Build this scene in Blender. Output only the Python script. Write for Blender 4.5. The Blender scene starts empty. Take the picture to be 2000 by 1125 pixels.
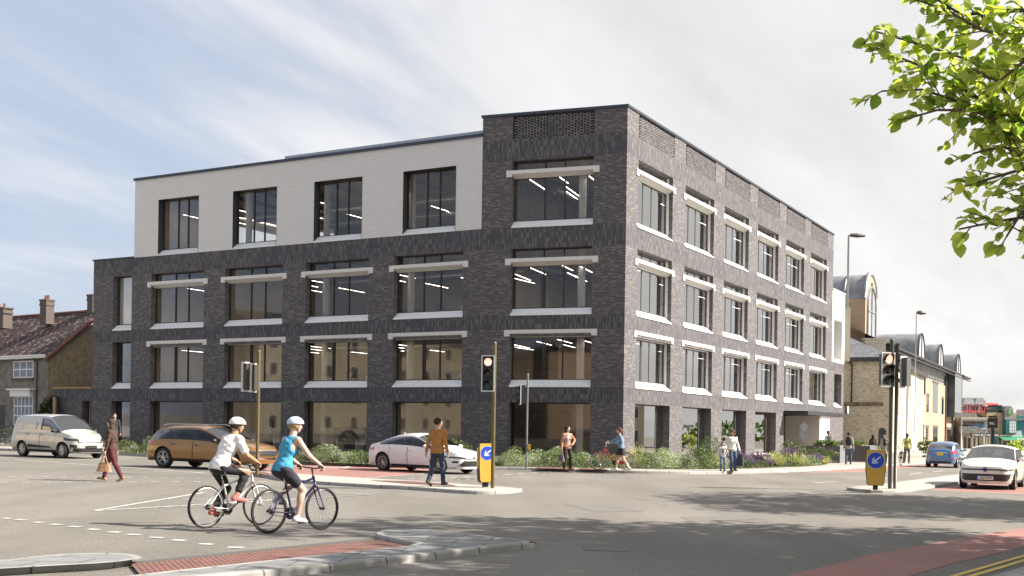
import bpy, bmesh, math, random
import numpy as np
from mathutils import Vector, Matrix
random.seed(7)
R = math.radians
S = bpy.context.scene
COL = S.collection

# ------------------------------------------------------------------ camera, sky, sun, exposure
FPX = 2250.0          # focal length in units where the picture is 2000 wide
ROLL = 0.0150
GK = 0.0075           # the junction falls gently towards the right
EYE = 1.7
cam = bpy.data.cameras.new('camera')
cam.lens = FPX/2000*36; cam.sensor_width = 36; cam.shift_y = (835-562.5)/2000
cam.clip_end = 3000; cam.clip_start = 0.1
camo = bpy.data.objects.new('camera', cam); COL.objects.link(camo)
camo.matrix_world = Matrix.Translation((0, 0, EYE)) @ Matrix.Rotation(R(90), 4, 'X') @ Matrix.Rotation(ROLL, 4, 'Z')
S.camera = camo

SUN_EL, SUN_AZ = 37.0, 91.0        # azimuth measured clockwise from +Y
W = bpy.data.worlds.new('World'); S.world = W; W.use_nodes = True
nt = W.node_tree; nt.nodes.clear(); L = nt.links.new
def N(t, **k):
    n = nt.nodes.new(t)
    for a, b in k.items(): setattr(n, a, b)
    return n
wo = N('ShaderNodeOutputWorld'); bg = N('ShaderNodeBackground'); L(bg.outputs[0], wo.inputs[0])
sky = N('ShaderNodeTexSky', sky_type='NISHITA', sun_disc=False)
sky.sun_elevation = R(SUN_EL); sky.sun_rotation = R(SUN_AZ); sky.air_density = 1.0; sky.dust_density = 1.2; sky.ozone_density = 2.0
bg.inputs[1].default_value = 0.072
tc = N('ShaderNodeTexCoord'); sp = N('ShaderNodeSeparateXYZ'); L(tc.outputs['Generated'], sp.inputs[0])
def M(op, a, b=None, c=None, clamp=False):
    n = N('ShaderNodeMath', operation=op); n.use_clamp = clamp
    for i, v in enumerate((a, b, c)):
        if v is None: continue
        if isinstance(v, (int, float)): n.inputs[i].default_value = v
        else: L(v, n.inputs[i])
    return n.outputs[0]
# clouds live on a high flat layer: project the direction on it
zz = M('ADD', M('MAXIMUM', sp.outputs[2], 0.0), 0.16)
cx = M('DIVIDE', sp.outputs[0], zz); cy = M('DIVIDE', sp.outputs[1], zz)
cv = N('ShaderNodeCombineXYZ'); L(cx, cv.inputs[0]); L(cy, cv.inputs[1])
mp = N('ShaderNodeMapping', vector_type='TEXTURE'); mp.inputs['Rotation'].default_value = (0, 0, R(62)); mp.inputs['Scale'].default_value = (1.9, .62, 1)
mp.inputs['Location'].default_value = (0.35, 0.2, 0)
L(cv.outputs[0], mp.inputs[0])
n1 = N('ShaderNodeTexNoise'); n1.inputs['Scale'].default_value = 1.15; n1.inputs['Detail'].default_value = 6; n1.inputs['Roughness'].default_value = .52; n1.inputs['Distortion'].default_value = .5
L(mp.outputs[0], n1.inputs['Vector'])
n2 = N('ShaderNodeTexNoise'); n2.inputs['Scale'].default_value = 4.0; n2.inputs['Detail'].default_value = 7; n2.inputs['Roughness'].default_value = .6
L(mp.outputs[0], n2.inputs['Vector'])
cl = M('ADD', M('MULTIPLY', n1.outputs[0], .8), M('MULTIPLY', n2.outputs[0], .2))
# more veil towards the sun side
side = M('MULTIPLY', M('ADD', sp.outputs[0], 0.22), 0.75, None)
side = M('MINIMUM', M('MAXIMUM', side, -0.06), 0.26)
dens = M('MULTIPLY', M('SUBTRACT', M('ADD', cl, side), 0.35), 3.6, None, True)
dens = M('MULTIPLY', M('MULTIPLY', dens, dens), M('ADD', M('MULTIPLY', dens, -2.0), 3.0), None, True)
dens = M('ADD', M('MULTIPLY', dens, 0.78), 0.20, None, True)
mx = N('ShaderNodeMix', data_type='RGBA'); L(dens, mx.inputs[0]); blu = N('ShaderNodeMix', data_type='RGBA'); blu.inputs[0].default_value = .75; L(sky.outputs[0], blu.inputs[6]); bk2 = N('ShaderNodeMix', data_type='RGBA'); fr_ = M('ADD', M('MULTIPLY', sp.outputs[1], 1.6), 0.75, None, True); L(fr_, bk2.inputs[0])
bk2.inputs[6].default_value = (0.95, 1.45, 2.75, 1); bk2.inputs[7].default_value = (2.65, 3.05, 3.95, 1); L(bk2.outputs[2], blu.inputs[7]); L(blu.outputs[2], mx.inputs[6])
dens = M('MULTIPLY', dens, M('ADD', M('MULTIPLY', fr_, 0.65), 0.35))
cc = N('ShaderNodeMix', data_type='RGBA'); L(M('ADD', M('MULTIPLY', sp.outputs[0], 1.2), 0.5, None, True), cc.inputs[0])
cc.inputs[6].default_value = (4.15, 4.25, 4.5, 1); cc.inputs[7].default_value = (5.05, 4.98, 4.88, 1)
vm = N('ShaderNodeVectorMath', operation='SCALE'); L(cc.outputs[2], vm.inputs[0]); L(M('ADD', M('MULTIPLY', cl, .85), .57), vm.inputs['Scale'])
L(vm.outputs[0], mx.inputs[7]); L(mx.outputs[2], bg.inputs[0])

sun = bpy.data.lights.new('sun', 'SUN'); sun.energy = 4.8; sun.angle = R(0.6); sun.color = (1.0, 0.925, 0.82)
suno = bpy.data.objects.new('sun', sun); COL.objects.link(suno)
sd = Vector((math.sin(R(SUN_AZ))*math.cos(R(SUN_EL)), math.cos(R(SUN_AZ))*math.cos(R(SUN_EL)), math.sin(R(SUN_EL))))
suno.rotation_euler = sd.to_track_quat('Z', 'Y').to_euler(); suno.location = sd*100
S.view_settings.view_transform = 'Standard'; S.view_settings.look = 'None'; S.view_settings.gamma = 1.0
S.view_settings.exposure = 1.42
S.cycles.max_bounces = 8; S.cycles.transparent_max_bounces = 12; S.cycles.glossy_bounces = 4; S.cycles.diffuse_bounces = 3

# ------------------------------------------------------------------ pixel rays (for measuring where things stand)
CR, SR = math.cos(ROLL), math.sin(ROLL)
def ray(u, v):
    a, b = (u-1000)/FPX, (835-v)/FPX
    return Vector((a*CR-b*SR, 1.0, a*SR+b*CR))
def G(x, y=0): return -GK*x
def gp(u, v, h=0.0):
    d = ray(u, v); t = (EYE-h)/(-GK*d.x-d.z)
    p = Vector((0, 0, EYE))+d*t
    return Vector((p.x, p.y, G(p.x)+h))

# ------------------------------------------------------------------ materials
MATS = {}
def new_mat(name):
    m = bpy.data.materials.new(name); m.use_nodes = True; MATS[name] = m
    return m, m.node_tree, m.node_tree.nodes['Principled BSDF']
def mat(name, col, rough=.6, metal=0.0, var=.12, scale=6.0, bump=0.0, spec=.5, coat=0.0, emit=None, estr=0.0, bscale=None, dirt=0.0):
    m, t, b = new_mat(name)
    c = (col[0], col[1], col[2], 1)
    b.inputs['Roughness'].default_value = rough; b.inputs['Metallic'].default_value = metal
    b.inputs['Specular IOR Level'].default_value = spec; b.inputs['Coat Weight'].default_value = coat
    b.inputs['Coat Roughness'].default_value = .04
    tc = t.nodes.new('ShaderNodeTexCoord')
    if var > 0:
        n = t.nodes.new('ShaderNodeTexNoise'); n.inputs['Scale'].default_value = scale; n.inputs['Detail'].default_value = 5
        t.links.new(tc.outputs['Object'], n.inputs['Vector'])
        mr = t.nodes.new('ShaderNodeMapRange'); mr.inputs[1].default_value = .3; mr.inputs[2].default_value = .7
        mr.inputs[3].default_value = 1-var; mr.inputs[4].default_value = 1+var
        t.links.new(n.outputs[0], mr.inputs[0])
        mm = t.nodes.new('ShaderNodeMix'); mm.data_type = 'RGBA'; mm.blend_type = 'MULTIPLY'; mm.inputs[0].default_value = 1
        mm.inputs[6].default_value = c; t.links.new(mr.outputs[0], mm.inputs[7]); t.links.new(mm.outputs[2], b.inputs['Base Color'])
    else: b.inputs['Base Color'].default_value = c
    if bump > 0:
        n = t.nodes.new('ShaderNodeTexNoise'); n.inputs['Scale'].default_value = bscale or scale*6; n.inputs['Detail'].default_value = 4
        t.links.new(tc.outputs['Object'], n.inputs['Vector'])
        bp = t.nodes.new('ShaderNodeBump'); bp.inputs['Strength'].default_value = bump; bp.inputs['Distance'].default_value = .02
        t.links.new(n.outputs[0], bp.inputs['Height']); t.links.new(bp.outputs[0], b.inputs['Normal'])
    if emit: b.inputs['Emission Color'].default_value = (*emit, 1); b.inputs['Emission Strength'].default_value = estr
    return m
def glass(name, tint=(.8, .82, .82), refl=.10, rough=.0, k=1.0):
    m, t, b = new_mat(name); t.nodes.remove(b)
    o = t.nodes['Material Output']
    tr = t.nodes.new('ShaderNodeBsdfTransparent'); tr.inputs[0].default_value = (*tint, 1)
    gl = t.nodes.new('ShaderNodeBsdfGlossy'); gl.inputs['Roughness'].default_value = rough
    fr = t.nodes.new('ShaderNodeLayerWeight'); fr.inputs[0].default_value = .25
    ma = t.nodes.new('ShaderNodeMath'); ma.operation = 'MULTIPLY_ADD'; ma.use_clamp = True
    ma.inputs[1].default_value = k; ma.inputs[2].default_value = refl; t.links.new(fr.outputs['Fresnel'], ma.inputs[0])
    mx = t.nodes.new('ShaderNodeMixShader'); t.links.new(ma.outputs[0], mx.inputs[0])
    t.links.new(tr.outputs[0], mx.inputs[1]); t.links.new(gl.outputs[0], mx.inputs[2]); t.links.new(mx.outputs[0], o.inputs[0])
    return m
def brickmat(name, c1, c2, mortar, bw=.215, bh=.075, ms=.010, off=.5, bump=.5, light=.25, rough=.75, fleck=None):
    """bricks in UV metres (u along the wall, v up)"""
    m, t, b = new_mat(name); ln = t.links.new
    uv = t.nodes.new('ShaderNodeUVMap')
    br = t.nodes.new('ShaderNodeTexBrick'); br.offset = off
    br.inputs['Scale'].default_value = 1; br.inputs['Brick Width'].default_value = bw; br.inputs['Row Height'].default_value = bh
    br.inputs['Mortar Size'].default_value = ms; br.inputs['Mortar Smooth'].default_value = .1
    br.inputs['Color1'].default_value = (0, 0, 0, 1); br.inputs['Color2'].default_value = (1, 1, 1, 1); br.inputs['Mortar'].default_value = (.5, .5, .5, 1)
    ln(uv.outputs[0], br.inputs['Vector'])
    ramp = t.nodes.new('ShaderNodeValToRGB'); e = ramp.color_ramp.elements
    e[0].position = 0; e[0].color = (*c1, 1); e[1].position = 1; e[1].color = (*c2, 1)
    k = e.new(.62); k.color = tuple(c1[i]*.62+c2[i]*.38 for i in range(3))+(1,)
    if fleck: k = e.new(.93); k.color = (*fleck, 1)
    ln(br.outputs['Color'], ramp.inputs[0])
    n = t.nodes.new('ShaderNodeTexNoise'); n.inputs['Scale'].default_value = 1.3; n.inputs['Detail'].default_value = 8; n.inputs['Roughness'].default_value = .7
    ln(uv.outputs[0], n.inputs['Vector'])
    mr = t.nodes.new('ShaderNodeMapRange'); mr.inputs[1].default_value = .3; mr.inputs[2].default_value = .7; mr.inputs[3].default_value = 1-light; mr.inputs[4].default_value = 1+light
    ln(n.outputs[0], mr.inputs[0])
    mm = t.nodes.new('ShaderNodeMix'); mm.data_type = 'RGBA'; mm.blend_type = 'MULTIPLY'; mm.inputs[0].default_value = 1
    ln(ramp.outputs[0], mm.inputs[6]); ln(mr.outputs[0], mm.inputs[7])
    mo = t.nodes.new('ShaderNodeMix'); mo.data_type = 'RGBA'; ln(br.outputs['Fac'], mo.inputs[0]); ln(mm.outputs[2], mo.inputs[6]); mo.inputs[7].default_value = (*mortar, 1)
    ln(mo.outputs[2], b.inputs['Base Color']); b.inputs['Roughness'].default_value = rough
    inv = t.nodes.new('ShaderNodeMath'); inv.operation = 'SUBTRACT'; inv.inputs[0].default_value = 1; ln(br.outputs['Fac'], inv.inputs[1])
    bp = t.nodes.new('ShaderNodeBump'); bp.inputs['Strength'].default_value = bump; bp.inputs['Distance'].default_value = .012
    ln(inv.outputs[0], bp.inputs['Height']); ln(bp.outputs[0], b.inputs['Normal'])
    return m

# ------------------------------------------------------------------ mesh builder
def tag(o, label=None, cat=None, group=None, kind=None):
    if label: o['label'] = label
    if cat: o['category'] = cat
    if group: o['group'] = group
    if kind: o['kind'] = kind
    return o
def thing(name, label, cat, loc=(0, 0, 0), rz=0.0, group=None, slope=False):
    o = bpy.data.objects.new(name, None); COL.objects.link(o); o.empty_display_size = .2
    m = Matrix.Translation(loc)
    if slope: m = m @ Matrix.Rotation(math.atan(GK), 4, 'Y')
    o.matrix_world = m @ Matrix.Rotation(rz, 4, 'Z')
    return tag(o, label, cat, group)
class MB:
    def __init__(s): s.v = []; s.f = []; s.m = []; s.uv = []; s.hasuv = False
    def face(s, pts, mi=0, uv=None):
        i = len(s.v); s.v.extend([tuple(p) for p in pts]); s.f.append(tuple(range(i, i+len(pts)))); s.m.append(mi)
        s.uv.append(uv)
        if uv: s.hasuv = True
    def grid(s, P, mi=0, closeu=False, closev=False, keep=None):
        """P: list of rows of points"""
        r, c = len(P), len(P[0]); b = len(s.v)
        for row in P: s.v.extend([tuple(p) for p in row])
        for i in range(r if closeu else r-1):
            for j in range(c if closev else c-1):
                if keep and not keep(i, j): continue
                a = b+i*c+j; a2 = b+i*c+(j+1) % c; d = b+((i+1) % r)*c+j; d2 = b+((i+1) % r)*c+(j+1) % c
                s.f.append((a, a2, d2, d)); s.m.append(mi); s.uv.append(None)
    def box(s, x0, x1, y0, y1, z0, z1, mi=0, T=None):
        p = [Vector((x, y, z)) for z in (z0, z1) for y in (y0, y1) for x in (x0, x1)]
        if T is not None: p = [T @ q for q in p]
        b = len(s.v); s.v.extend([tuple(q) for q in p])
        for f in ((0, 2, 3, 1), (4, 5, 7, 6), (0, 1, 5, 4), (2, 6, 7, 3), (0, 4, 6, 2), (1, 3, 7, 5)):
            s.f.append(tuple(b+i for i in f)); s.m.append(mi); s.uv.append(None)
    def cbox(s, c, sz, mi=0, T=None):
        s.box(c[0]-sz[0]/2, c[0]+sz[0]/2, c[1]-sz[1]/2, c[1]+sz[1]/2, c[2]-sz[2]/2, c[2]+sz[2]/2, mi, T)
    def tube(s, pts, r, n=8, mi=0, cap=True):
        pts = [Vector(p) for p in pts]; rr = r if isinstance(r, (list, tuple)) else [r]*len(pts)
        rows = []; up = None
        for i, p in enumerate(pts):
            d = (pts[min(i+1, len(pts)-1)]-pts[max(i-1, 0)])
            if d.length < 1e-9: d = Vector((0, 0, 1))
            d.normalize()
            if up is None: up = Vector((0, 0, 1)) if abs(d.z) < .9 else Vector((1, 0, 0))
            a = d.cross(up).normalized(); up = a.cross(d).normalized()
            rows.append([p+(a*math.cos(2*math.pi*k/n)+up*math.sin(2*math.pi*k/n))*rr[i] for k in range(n)])
        b = len(s.v); s.grid(rows, mi, closev=True)
        if cap:
            s.f.append(tuple(b+k for k in range(n))); s.m.append(mi); s.uv.append(None)
            e = b+(len(pts)-1)*n; s.f.append(tuple(e+k for k in reversed(range(n)))); s.m.append(mi); s.uv.append(None)
    def lathe(s, prof, n=24, mi=0, T=None, ax='z'):
        rows = []
        for r, h in prof:
            row = []
            for k in range(n):
                c, q = math.cos(2*math.pi*k/n)*r, math.sin(2*math.pi*k/n)*r
                p = Vector((c, q, h)) if ax == 'z' else Vector((c, h, q))
                row.append(T @ p if T is not None else p)
            rows.append(row)
        s.grid(rows, mi, closev=True)
    def prism(s, poly, z0, z1, mi=0, T=None, top=True, bottom=True, zf=None):
        n = len(poly); f = zf or (lambda x, y: 0)
        lo = [Vector((p[0], p[1], z0+f(*p[:2]))) for p in poly]; hi = [Vector((p[0], p[1], z1+f(*p[:2]))) for p in poly]
        if T is not None: lo = [T @ q for q in lo]; hi = [T @ q for q in hi]
        b = len(s.v); s.v.extend([tuple(q) for q in lo+hi])
        for i in range(n):
            j = (i+1) % n; s.f.append((b+i, b+j, b+n+j, b+n+i)); s.m.append(mi); s.uv.append(None)
        if top: s.f.append(tuple(b+n+i for i in range(n))); s.m.append(mi); s.uv.append(None)
        if bottom: s.f.append(tuple(b+i for i in reversed(range(n)))); s.m.append(mi); s.uv.append(None)
    def ell(s, c, r, n=12, mi=0, T=None):
        rows = []
        for i in range(n//2+1):
            th = math.pi*i/(n//2)
            row = [Vector((c[0]+r[0]*math.sin(th)*math.cos(2*math.pi*k/n), c[1]+r[1]*math.sin(th)*math.sin(2*math.pi*k/n), c[2]+r[2]*math.cos(th))) for k in range(n)]
            rows.append([T @ q for q in row] if T is not None else row)
        s.grid(rows, mi, closev=True)
    def build(s, name, mats, parent=None, smooth=False, world=False, angle=None):
        me = bpy.data.meshes.new(name); v = s.v
        if world and parent is not None:
            inv = parent.matrix_world.inverted(); v = [tuple(inv @ Vector(p)) for p in v]
        me.from_pydata(v, [], s.f)
        for q in (mats if isinstance(mats, (list, tuple)) else [mats]): me.materials.append(q)
        me.polygons.foreach_set('material_index', s.m)
        if s.hasuv:
            ul = me.uv_layers.new(name='UVMap'); d = []
            for f, u in zip(s.f, s.uv):
                for k in range(len(f)): d.extend(u[k] if u else (0, 0))
            ul.data.foreach_set('uv', d)
        if smooth:
            me.polygons.foreach_set('use_smooth', [True]*len(s.f))
            if angle: me.set_sharp_from_angle(angle=R(angle))
        me.update()
        o = bpy.data.objects.new(name, me); COL.objects.link(o)
        if parent is not None: o.parent = parent
        return o
def copy_tree(o, parent=None, mw=None):
    c = o.copy(); COL.objects.link(c); c.parent = parent
    if mw is not None: c.matrix_world = mw
    for ch in o.children: copy_tree(ch, c)
    return c
def txt(s, size, ext=.004, bold=0.0):
    cu = bpy.data.curves.new('text', 'FONT'); cu.body = s; cu.size = size; cu.extrude = ext; cu.offset = bold; cu.align_x = 'CENTER'; cu.align_y = 'CENTER'
    o = bpy.data.objects.new('text', cu); COL.objects.link(o)
    dg = bpy.context.evaluated_depsgraph_get(); me = bpy.data.meshes.new_from_object(o.evaluated_get(dg))
    bpy.data.objects.remove(o); return me
def text_obj(name, s, size, m, T, parent=None, ext=.004, bold=0.0, sx=1.0):
    me = txt(s, size, ext, bold); me.transform(T @ Matrix.Diagonal((sx, 1, 1, 1))); me.materials.clear(); me.materials.append(m)
    o = bpy.data.objects.new(name, me); COL.objects.link(o)
    if parent is not None: o.parent = parent
    return o
def frame3(o, x, y):          # matrix with axes x, y, x×y at o
    x = Vector(x).normalized(); z = x.cross(Vector(y)).normalized(); y = z.cross(x)
    return Matrix(((x.x, y.x, z.x, o[0]), (x.y, y.y, z.y, o[1]), (x.z, y.z, z.z, o[2]), (0, 0, 0, 1)))
# ------------------------------------------------------------------ office building
m_brick = brickmat('brick_dark', (.056, .053, .064), (.130, .120, .126), (.150, .139, .132), bw=.24, bh=.076, ms=.010, fleck=(.175, .163, .158), light=.10, bump=.5)
m_soldier = brickmat('brick_soldier', (.053, .050, .061), (.128, .119, .126), (.072, .068, .073), bw=.076, bh=.30, ms=.010, off=0, fleck=(.16, .15, .152), light=.12, bump=.4)
m_white = brickmat('white_scale_tiles', (.67, .66, .64), (.70, .69, .67), (.58, .575, .56), bw=.34, bh=.14, ms=.016, light=.025, bump=.7, rough=.6)
m_sill = mat('white_metal', (.78, .78, .77), .45, var=.04)
m_bar = mat('pale_concrete', (.66, .65, .62), .7, var=.06, bump=.1)
m_frame = mat('bronze_frame', (.045, .041, .038), .4, .6, var=.1)
m_frameR = mat('sunlit_window_frame', (.13, .125, .12), .4, .4, var=.1)  # lighter copy of the frame metal, with the sunlit look put into its colour
m_cop = mat('grey_coping', (.06, .068, .085), .4, .5, var=.08)
m_plaster = mat('interior_plaster', (.70, .60, .46), .9, var=.10, scale=.8)
m_ceil = mat('interior_ceiling', (.55, .49, .41), .9, var=.1, scale=.6)
m_floor = mat('interior_carpet', (.20, .17, .14), .95, var=.1)
m_core = mat('interior_dark', (.10, .10, .12), .8, var=.2, scale=.5)
m_duct = mat('galvanised_duct', (.45, .46, .48), .35, .9, var=.1)
m_strip = mat('light_strip', (1, 1, 1), .5, var=0, emit=(1, .93, .82), estr=3.4)
m_reveal = mat('dark_reveal', (.05, .05, .058), .5, .3, var=.1)
m_glassL = glass('office_glass', (.86, .83, .78), .07, rough=.035, k=.65)
m_glassR = glass('office_glass_bright', (.70, .74, .76), .48, k=1.0)

class Wall:
    """vertical wall plane: origin, unit direction, outward normal"""
    def __init__(s, o, d, out=None):
        s.o = Vector((o[0], o[1], 0)); s.d = Vector((d[0], d[1], 0)).normalized()
        s.n = Vector((s.d.y, -s.d.x, 0))
        if out is not None and s.n.dot(Vector((out[0], out[1], 0))) < 0: s.n = -s.n
    def P(s, a, z, inw=0.0): return s.o+s.d*a-s.n*inw+Vector((0, 0, z))
    def uz(s, u, v, inw=0.0):
        r = ray(u, v); o = s.o-s.n*inw; den = r.x*s.n.x+r.y*s.n.y
        t = (o.x*s.n.x+o.y*s.n.y)/den; p = Vector((0, 0, EYE))+r*t
        return (p-o).dot(s.d), p.z
    def T(s, a, z, inw=0.0):   # local x along wall, y up, z outward
        return frame3(s.P(a, z, inw), s.d, (0, 0, 1)) if s.d.cross(Vector((0, 0, 1))).dot(s.n) > 0 else frame3(s.P(a, z, inw), -s.d, (0, 0, 1))

def openwall(mb, w, s0, s1, z0, z1, ops, bands=(), depth=.5, mi=0, mb_i=1, rmi=None, uoff=0):
    """wall face with openings (a0,a1,b0,b1); bands = z ranges in soldier bricks"""
    A = sorted(set([s0, s1]+[o[i] for o in ops for i in (0, 1) if s0 < o[i] < s1]))
    Z = sorted(set([z0, z1]+[o[i] for o in ops for i in (2, 3)]+[b for bb in bands for b in bb if z0 < b < z1]))
    for i in range(len(A)-1):
        for j in range(len(Z)-1):
            ac, zc = (A[i]+A[i+1])/2, (Z[j]+Z[j+1])/2
            if any(o[0] < ac < o[1] and o[2] < zc < o[3] for o in ops): continue
            k = mb_i if any(b[0] < zc < b[1] for b in bands) else mi
            q = [(A[i], Z[j]), (A[i+1], Z[j]), (A[i+1], Z[j+1]), (A[i], Z[j+1])]
            mb.face([w.P(*p) for p in q], k, [(p[0]+uoff, p[1]) for p in q])
    for o in ops:
        r = mi if rmi is None else rmi
        for a in (o[0], o[1]):
            mb.face([w.P(a, o[2]), w.P(a, o[2], depth), w.P(a, o[3], depth), w.P(a, o[3])], r, [(0, o[2]), (depth, o[2]), (depth, o[3]), (0, o[3])])
        for z in (o[2], o[3]):
            mb.face([w.P(o[0], z), w.P(o[1], z), w.P(o[1], z, depth), w.P(o[0], z, depth)], r, [(o[0], 0), (o[1], 0), (o[1], depth), (o[0], depth)])

C = ray(1221, 550); C = Vector((C.x, C.y, 0))*62.5
dT = Vector((-6500, 2250, 0)).normalized(); dM = Vector((-4024, 2250, 0)).normalized(); dR = Vector((1260, 2250, 0)).normalized()
# tower face runs from the corner C to the bend B; main face from B to the left end
wT = Wall(C, dT, (0, -1)); lenT = wT.uz(939.5, 500)[0]
B = wT.P(lenT, 0)
wM = Wall(B, dM, (0, -1)); lenM = wM.uz(181, 680)[0]
wR = Wall(C, dR, (1, 0)); lenR = wR.uz(1627, 560)[0]; lenX = wR.uz(1648, 750)[0]
sM = lambda u: wM.uz(u, 640)[0]; sT = lambda u: wT.uz(u, 600)[0]; sR = lambda u: wR.uz(u, 640)[0]
print('lengths', lenT, lenM, lenR, lenX, 'corner', C, 'B', B, 'L', wM.P(lenM, 0))
# storey levels
GFh, S1, W1, H1 = 3.12, 4.0, 4.40, 7.17
S2, W2, H2 = 8.0, 8.38, 11.72
S3, W3, H3 = 12.92, 13.28, 16.66
TOPW, TOPT = 18.25, 19.32
BANDS = [(3.12, 4.0), (7.17, 8.0), (11.72, 12.92), (16.66, 17.86)]
Z0 = -1.2
bld = thing('office_building', 'four storey dark brick corner office building with white sills and a white tiled top floor', 'building', (C.x, C.y, G(C.x)))
brick = MB(); white = MB()
pM = (sM(294.4)-sM(768))/3
c0M = sM(768)      # left edge of the opening nearest the bend (largest s is the left end)
main_ops = []
for k in range(4):
    hi = c0M+pM*k; main_ops.append((hi-.723*pM, hi))
aOp = (sM(256.4), sM(220))
OPS = []           # (wall, a0, a1, z0, z1, kind)
for a0, a1 in main_ops:
    OPS += [(wM, a0, a1, Z0, GFh, 'shop'), (wM, a0, a1, S1, H1-.36, 'first'), (wM, a0, a1, S2, H2, 'upper')]
OPS += [(wM, aOp[0], aOp[1], Z0, GFh, 'slot'), (wM, aOp[0], aOp[1], S1, H1, 'slot'), (wM, aOp[0], aOp[1], S2, H2, 'slotwhite')]
tOp = (sT(1155.6), sT(996.5))
OPS += [(wT, tOp[0], tOp[1], Z0, GFh, 'shop'), (wT, tOp[0], tOp[1], S1, H1-.36, 'first'), (wT, tOp[0], tOp[1], S2, H2, 'upper'), (wT, tOp[0], tOp[1], S3, H3, 'upper')]
rs = [(sR(a), sR(b)) for a, b in ((1242.5, 1309.5), (1334, 1390.5), (1411, 1459.5), (1477, 1517.5), (1533, 1569), (1582, 1613.5))]
pR = (rs[5][0]-rs[0][0])/5
rs = [(rs[0][0]+pR*k, rs[0][0]+pR*k+.715*pR) for k in range(6)]
for k, (a0, a1) in enumerate(rs):
    if k < 4: OPS.append((wR, a0, a1, Z0, GFh, 'shop'))
    OPS += [(wR, a0, a1, S1, H1-.36, 'first'), (wR, a0, a1, S2, H2, 'upper'), (wR, a0, a1, S3, H3, 'upper')]
ent = (rs[4][0], rs[5][0]+1.1)
OPS += [(wR, ent[0], ent[1], Z0, GFh, 'door'), (wR, ent[1]+2.6, ent[1]+4.6, Z0, GFh-.3, 'doorless')]
xw = (sR(1626)+.9, sR(1626)+3.6)
OPS += [(wR, xw[0], xw[1], S1, H1-.2, 'slot')]
XS2, XTOP = 8.0, 14.4
ops = lambda w, f=lambda o: True: [(o[1], o[2], o[3], o[4]) for o in OPS if o[0] is w and f(o)]
wbx = sM(260)      # left end of the white top storey
openwall(brick, wM, 0, lenM, Z0, S3-.0, ops(wM), BANDS)
openwall(brick, wT, 0, lenT, Z0, 17.86, ops(wT), BANDS)
openwall(brick, wR, 0, lenR, Z0, 17.86, ops(wR, lambda o: o[2] < lenR+.01), BANDS)
openwall(brick, wR, lenR, lenX, Z0, XS2, ops(wR, lambda o: o[1] > lenR), BANDS)
# tower flank above the white storey, and parapet zone: plain piers + hit-and-miss panels
def parapet(w, s0, s1, panels, z0=17.86, z1=TOPT-.12):
    openwall(brick, w, s0, s1, z0, z1, [(a, b, z0, z1-.02) for a, b in panels], (), depth=.12)
    for a, b in panels:
        q = [(a, z0), (b, z0), (b, z1), (a, z1)]
        brick.face([w.P(x, z, .12) for x, z in q], 2, [tuple(x) for x in q])
        rows = int((z1-z0)/.15); cols = int((b-a)/.36)
        for r in range(rows):
            for c in range(cols):
                for h in (0, 1):
                    x = a+.04+c*.36+(.18 if h else 0); z = z0+r*.15+h*.076
                    if x+.30 > b: continue
                    pts = [(x, z+.004), (x+.27, z+.004), (x+.27, z+.074), (x, z+.074)]
                    uvv = [(a_+r*.37, z_) for a_, z_ in pts]
                    brick.face([w.P(px_, pz, -.004) for px_, pz in pts], 3, uvv)
                    for e in range(4):
                        p, q2 = pts[e], pts[(e+1) % 4]
                        brick.face([w.P(p[0], p[1], -.004), w.P(p[0], p[1], .11), w.P(q2[0], q2[1], .11), w.P(q2[0], q2[1], -.004)], 3, [uvv[e]]*4)
parapet(wT, 0, lenT, [(tOp[0], tOp[1])])
parapet(wR, 0, lenR, [(a, a+.74*pR) for a, b in rs])
# returns
wEndT = Wall(B, (-wM.n.x, -wM.n.y), dM)   # tower flank facing left above the white storey
openwall(brick, wEndT, 0, 14, S3, TOPT-.12, [], BANDS)
wEndM = Wall(wM.P(lenM, 0), (-wM.n.x, -wM.n.y), dM)
openwall(brick, wEndM, 0, 20, Z0, S3, [], BANDS)
wEndR = Wall(wR.P(lenR, 0), (-wR.n.x, -wR.n.y), dR)
openwall(brick, wEndR, 0, 20, XS2, TOPT-.12, [], BANDS)
wEndX = Wall(wR.P(lenX, 0), (-wR.n.x, -wR.n.y), dR)
openwall(brick, wEndX, 0, 20, Z0, XS2, [], BANDS)
brick_bk = wM.P(lenM, 0, 20), wR.P(lenX, 0, 20)
bk = Wall(brick_bk[0], brick_bk[1]-brick_bk[0], (0, 1)); bl = (brick_bk[1]-brick_bk[0]).length
openwall(brick, bk, 0, bl, Z0, S3, [], BANDS)
m_brickdark = mat('void_behind_bricks', (.045, .042, .048), .9, var=0)
brick.build('brick_wall', [m_brick, m_soldier, m_brickdark, m_brick], bld, world=True)
# white tiled storey
wh_ops = []
for k in range(4):
    hi = c0M+pM*k-.086*pM; wh_ops.append((hi-.55*pM, hi, S3+.02, H3+.02))
openwall(white, wM, 0, wbx, S3, TOPW-.1, wh_ops, (), depth=.12)
wEW = Wall(wM.P(wbx, 0), (-wM.n.x, -wM.n.y), dM); openwall(white, wEW, 0, 16, S3, TOPW-.1, [(7.4, 15.2, S3+.3, H3)], ())
white.build('white_tiled_wall', m_white, bld, world=True)
wx = MB(); openwall(wx, wR, lenR+.003, lenX, XS2, XTOP, [(xw[0]-.4, xw[1], XS2+.3, XTOP-2.6)], (), depth=.9)
openwall(wx, wEndX, 0, 16, XS2, XTOP, [], ())
wx.build('white_side_block', m_sill, bld, world=True)
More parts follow.
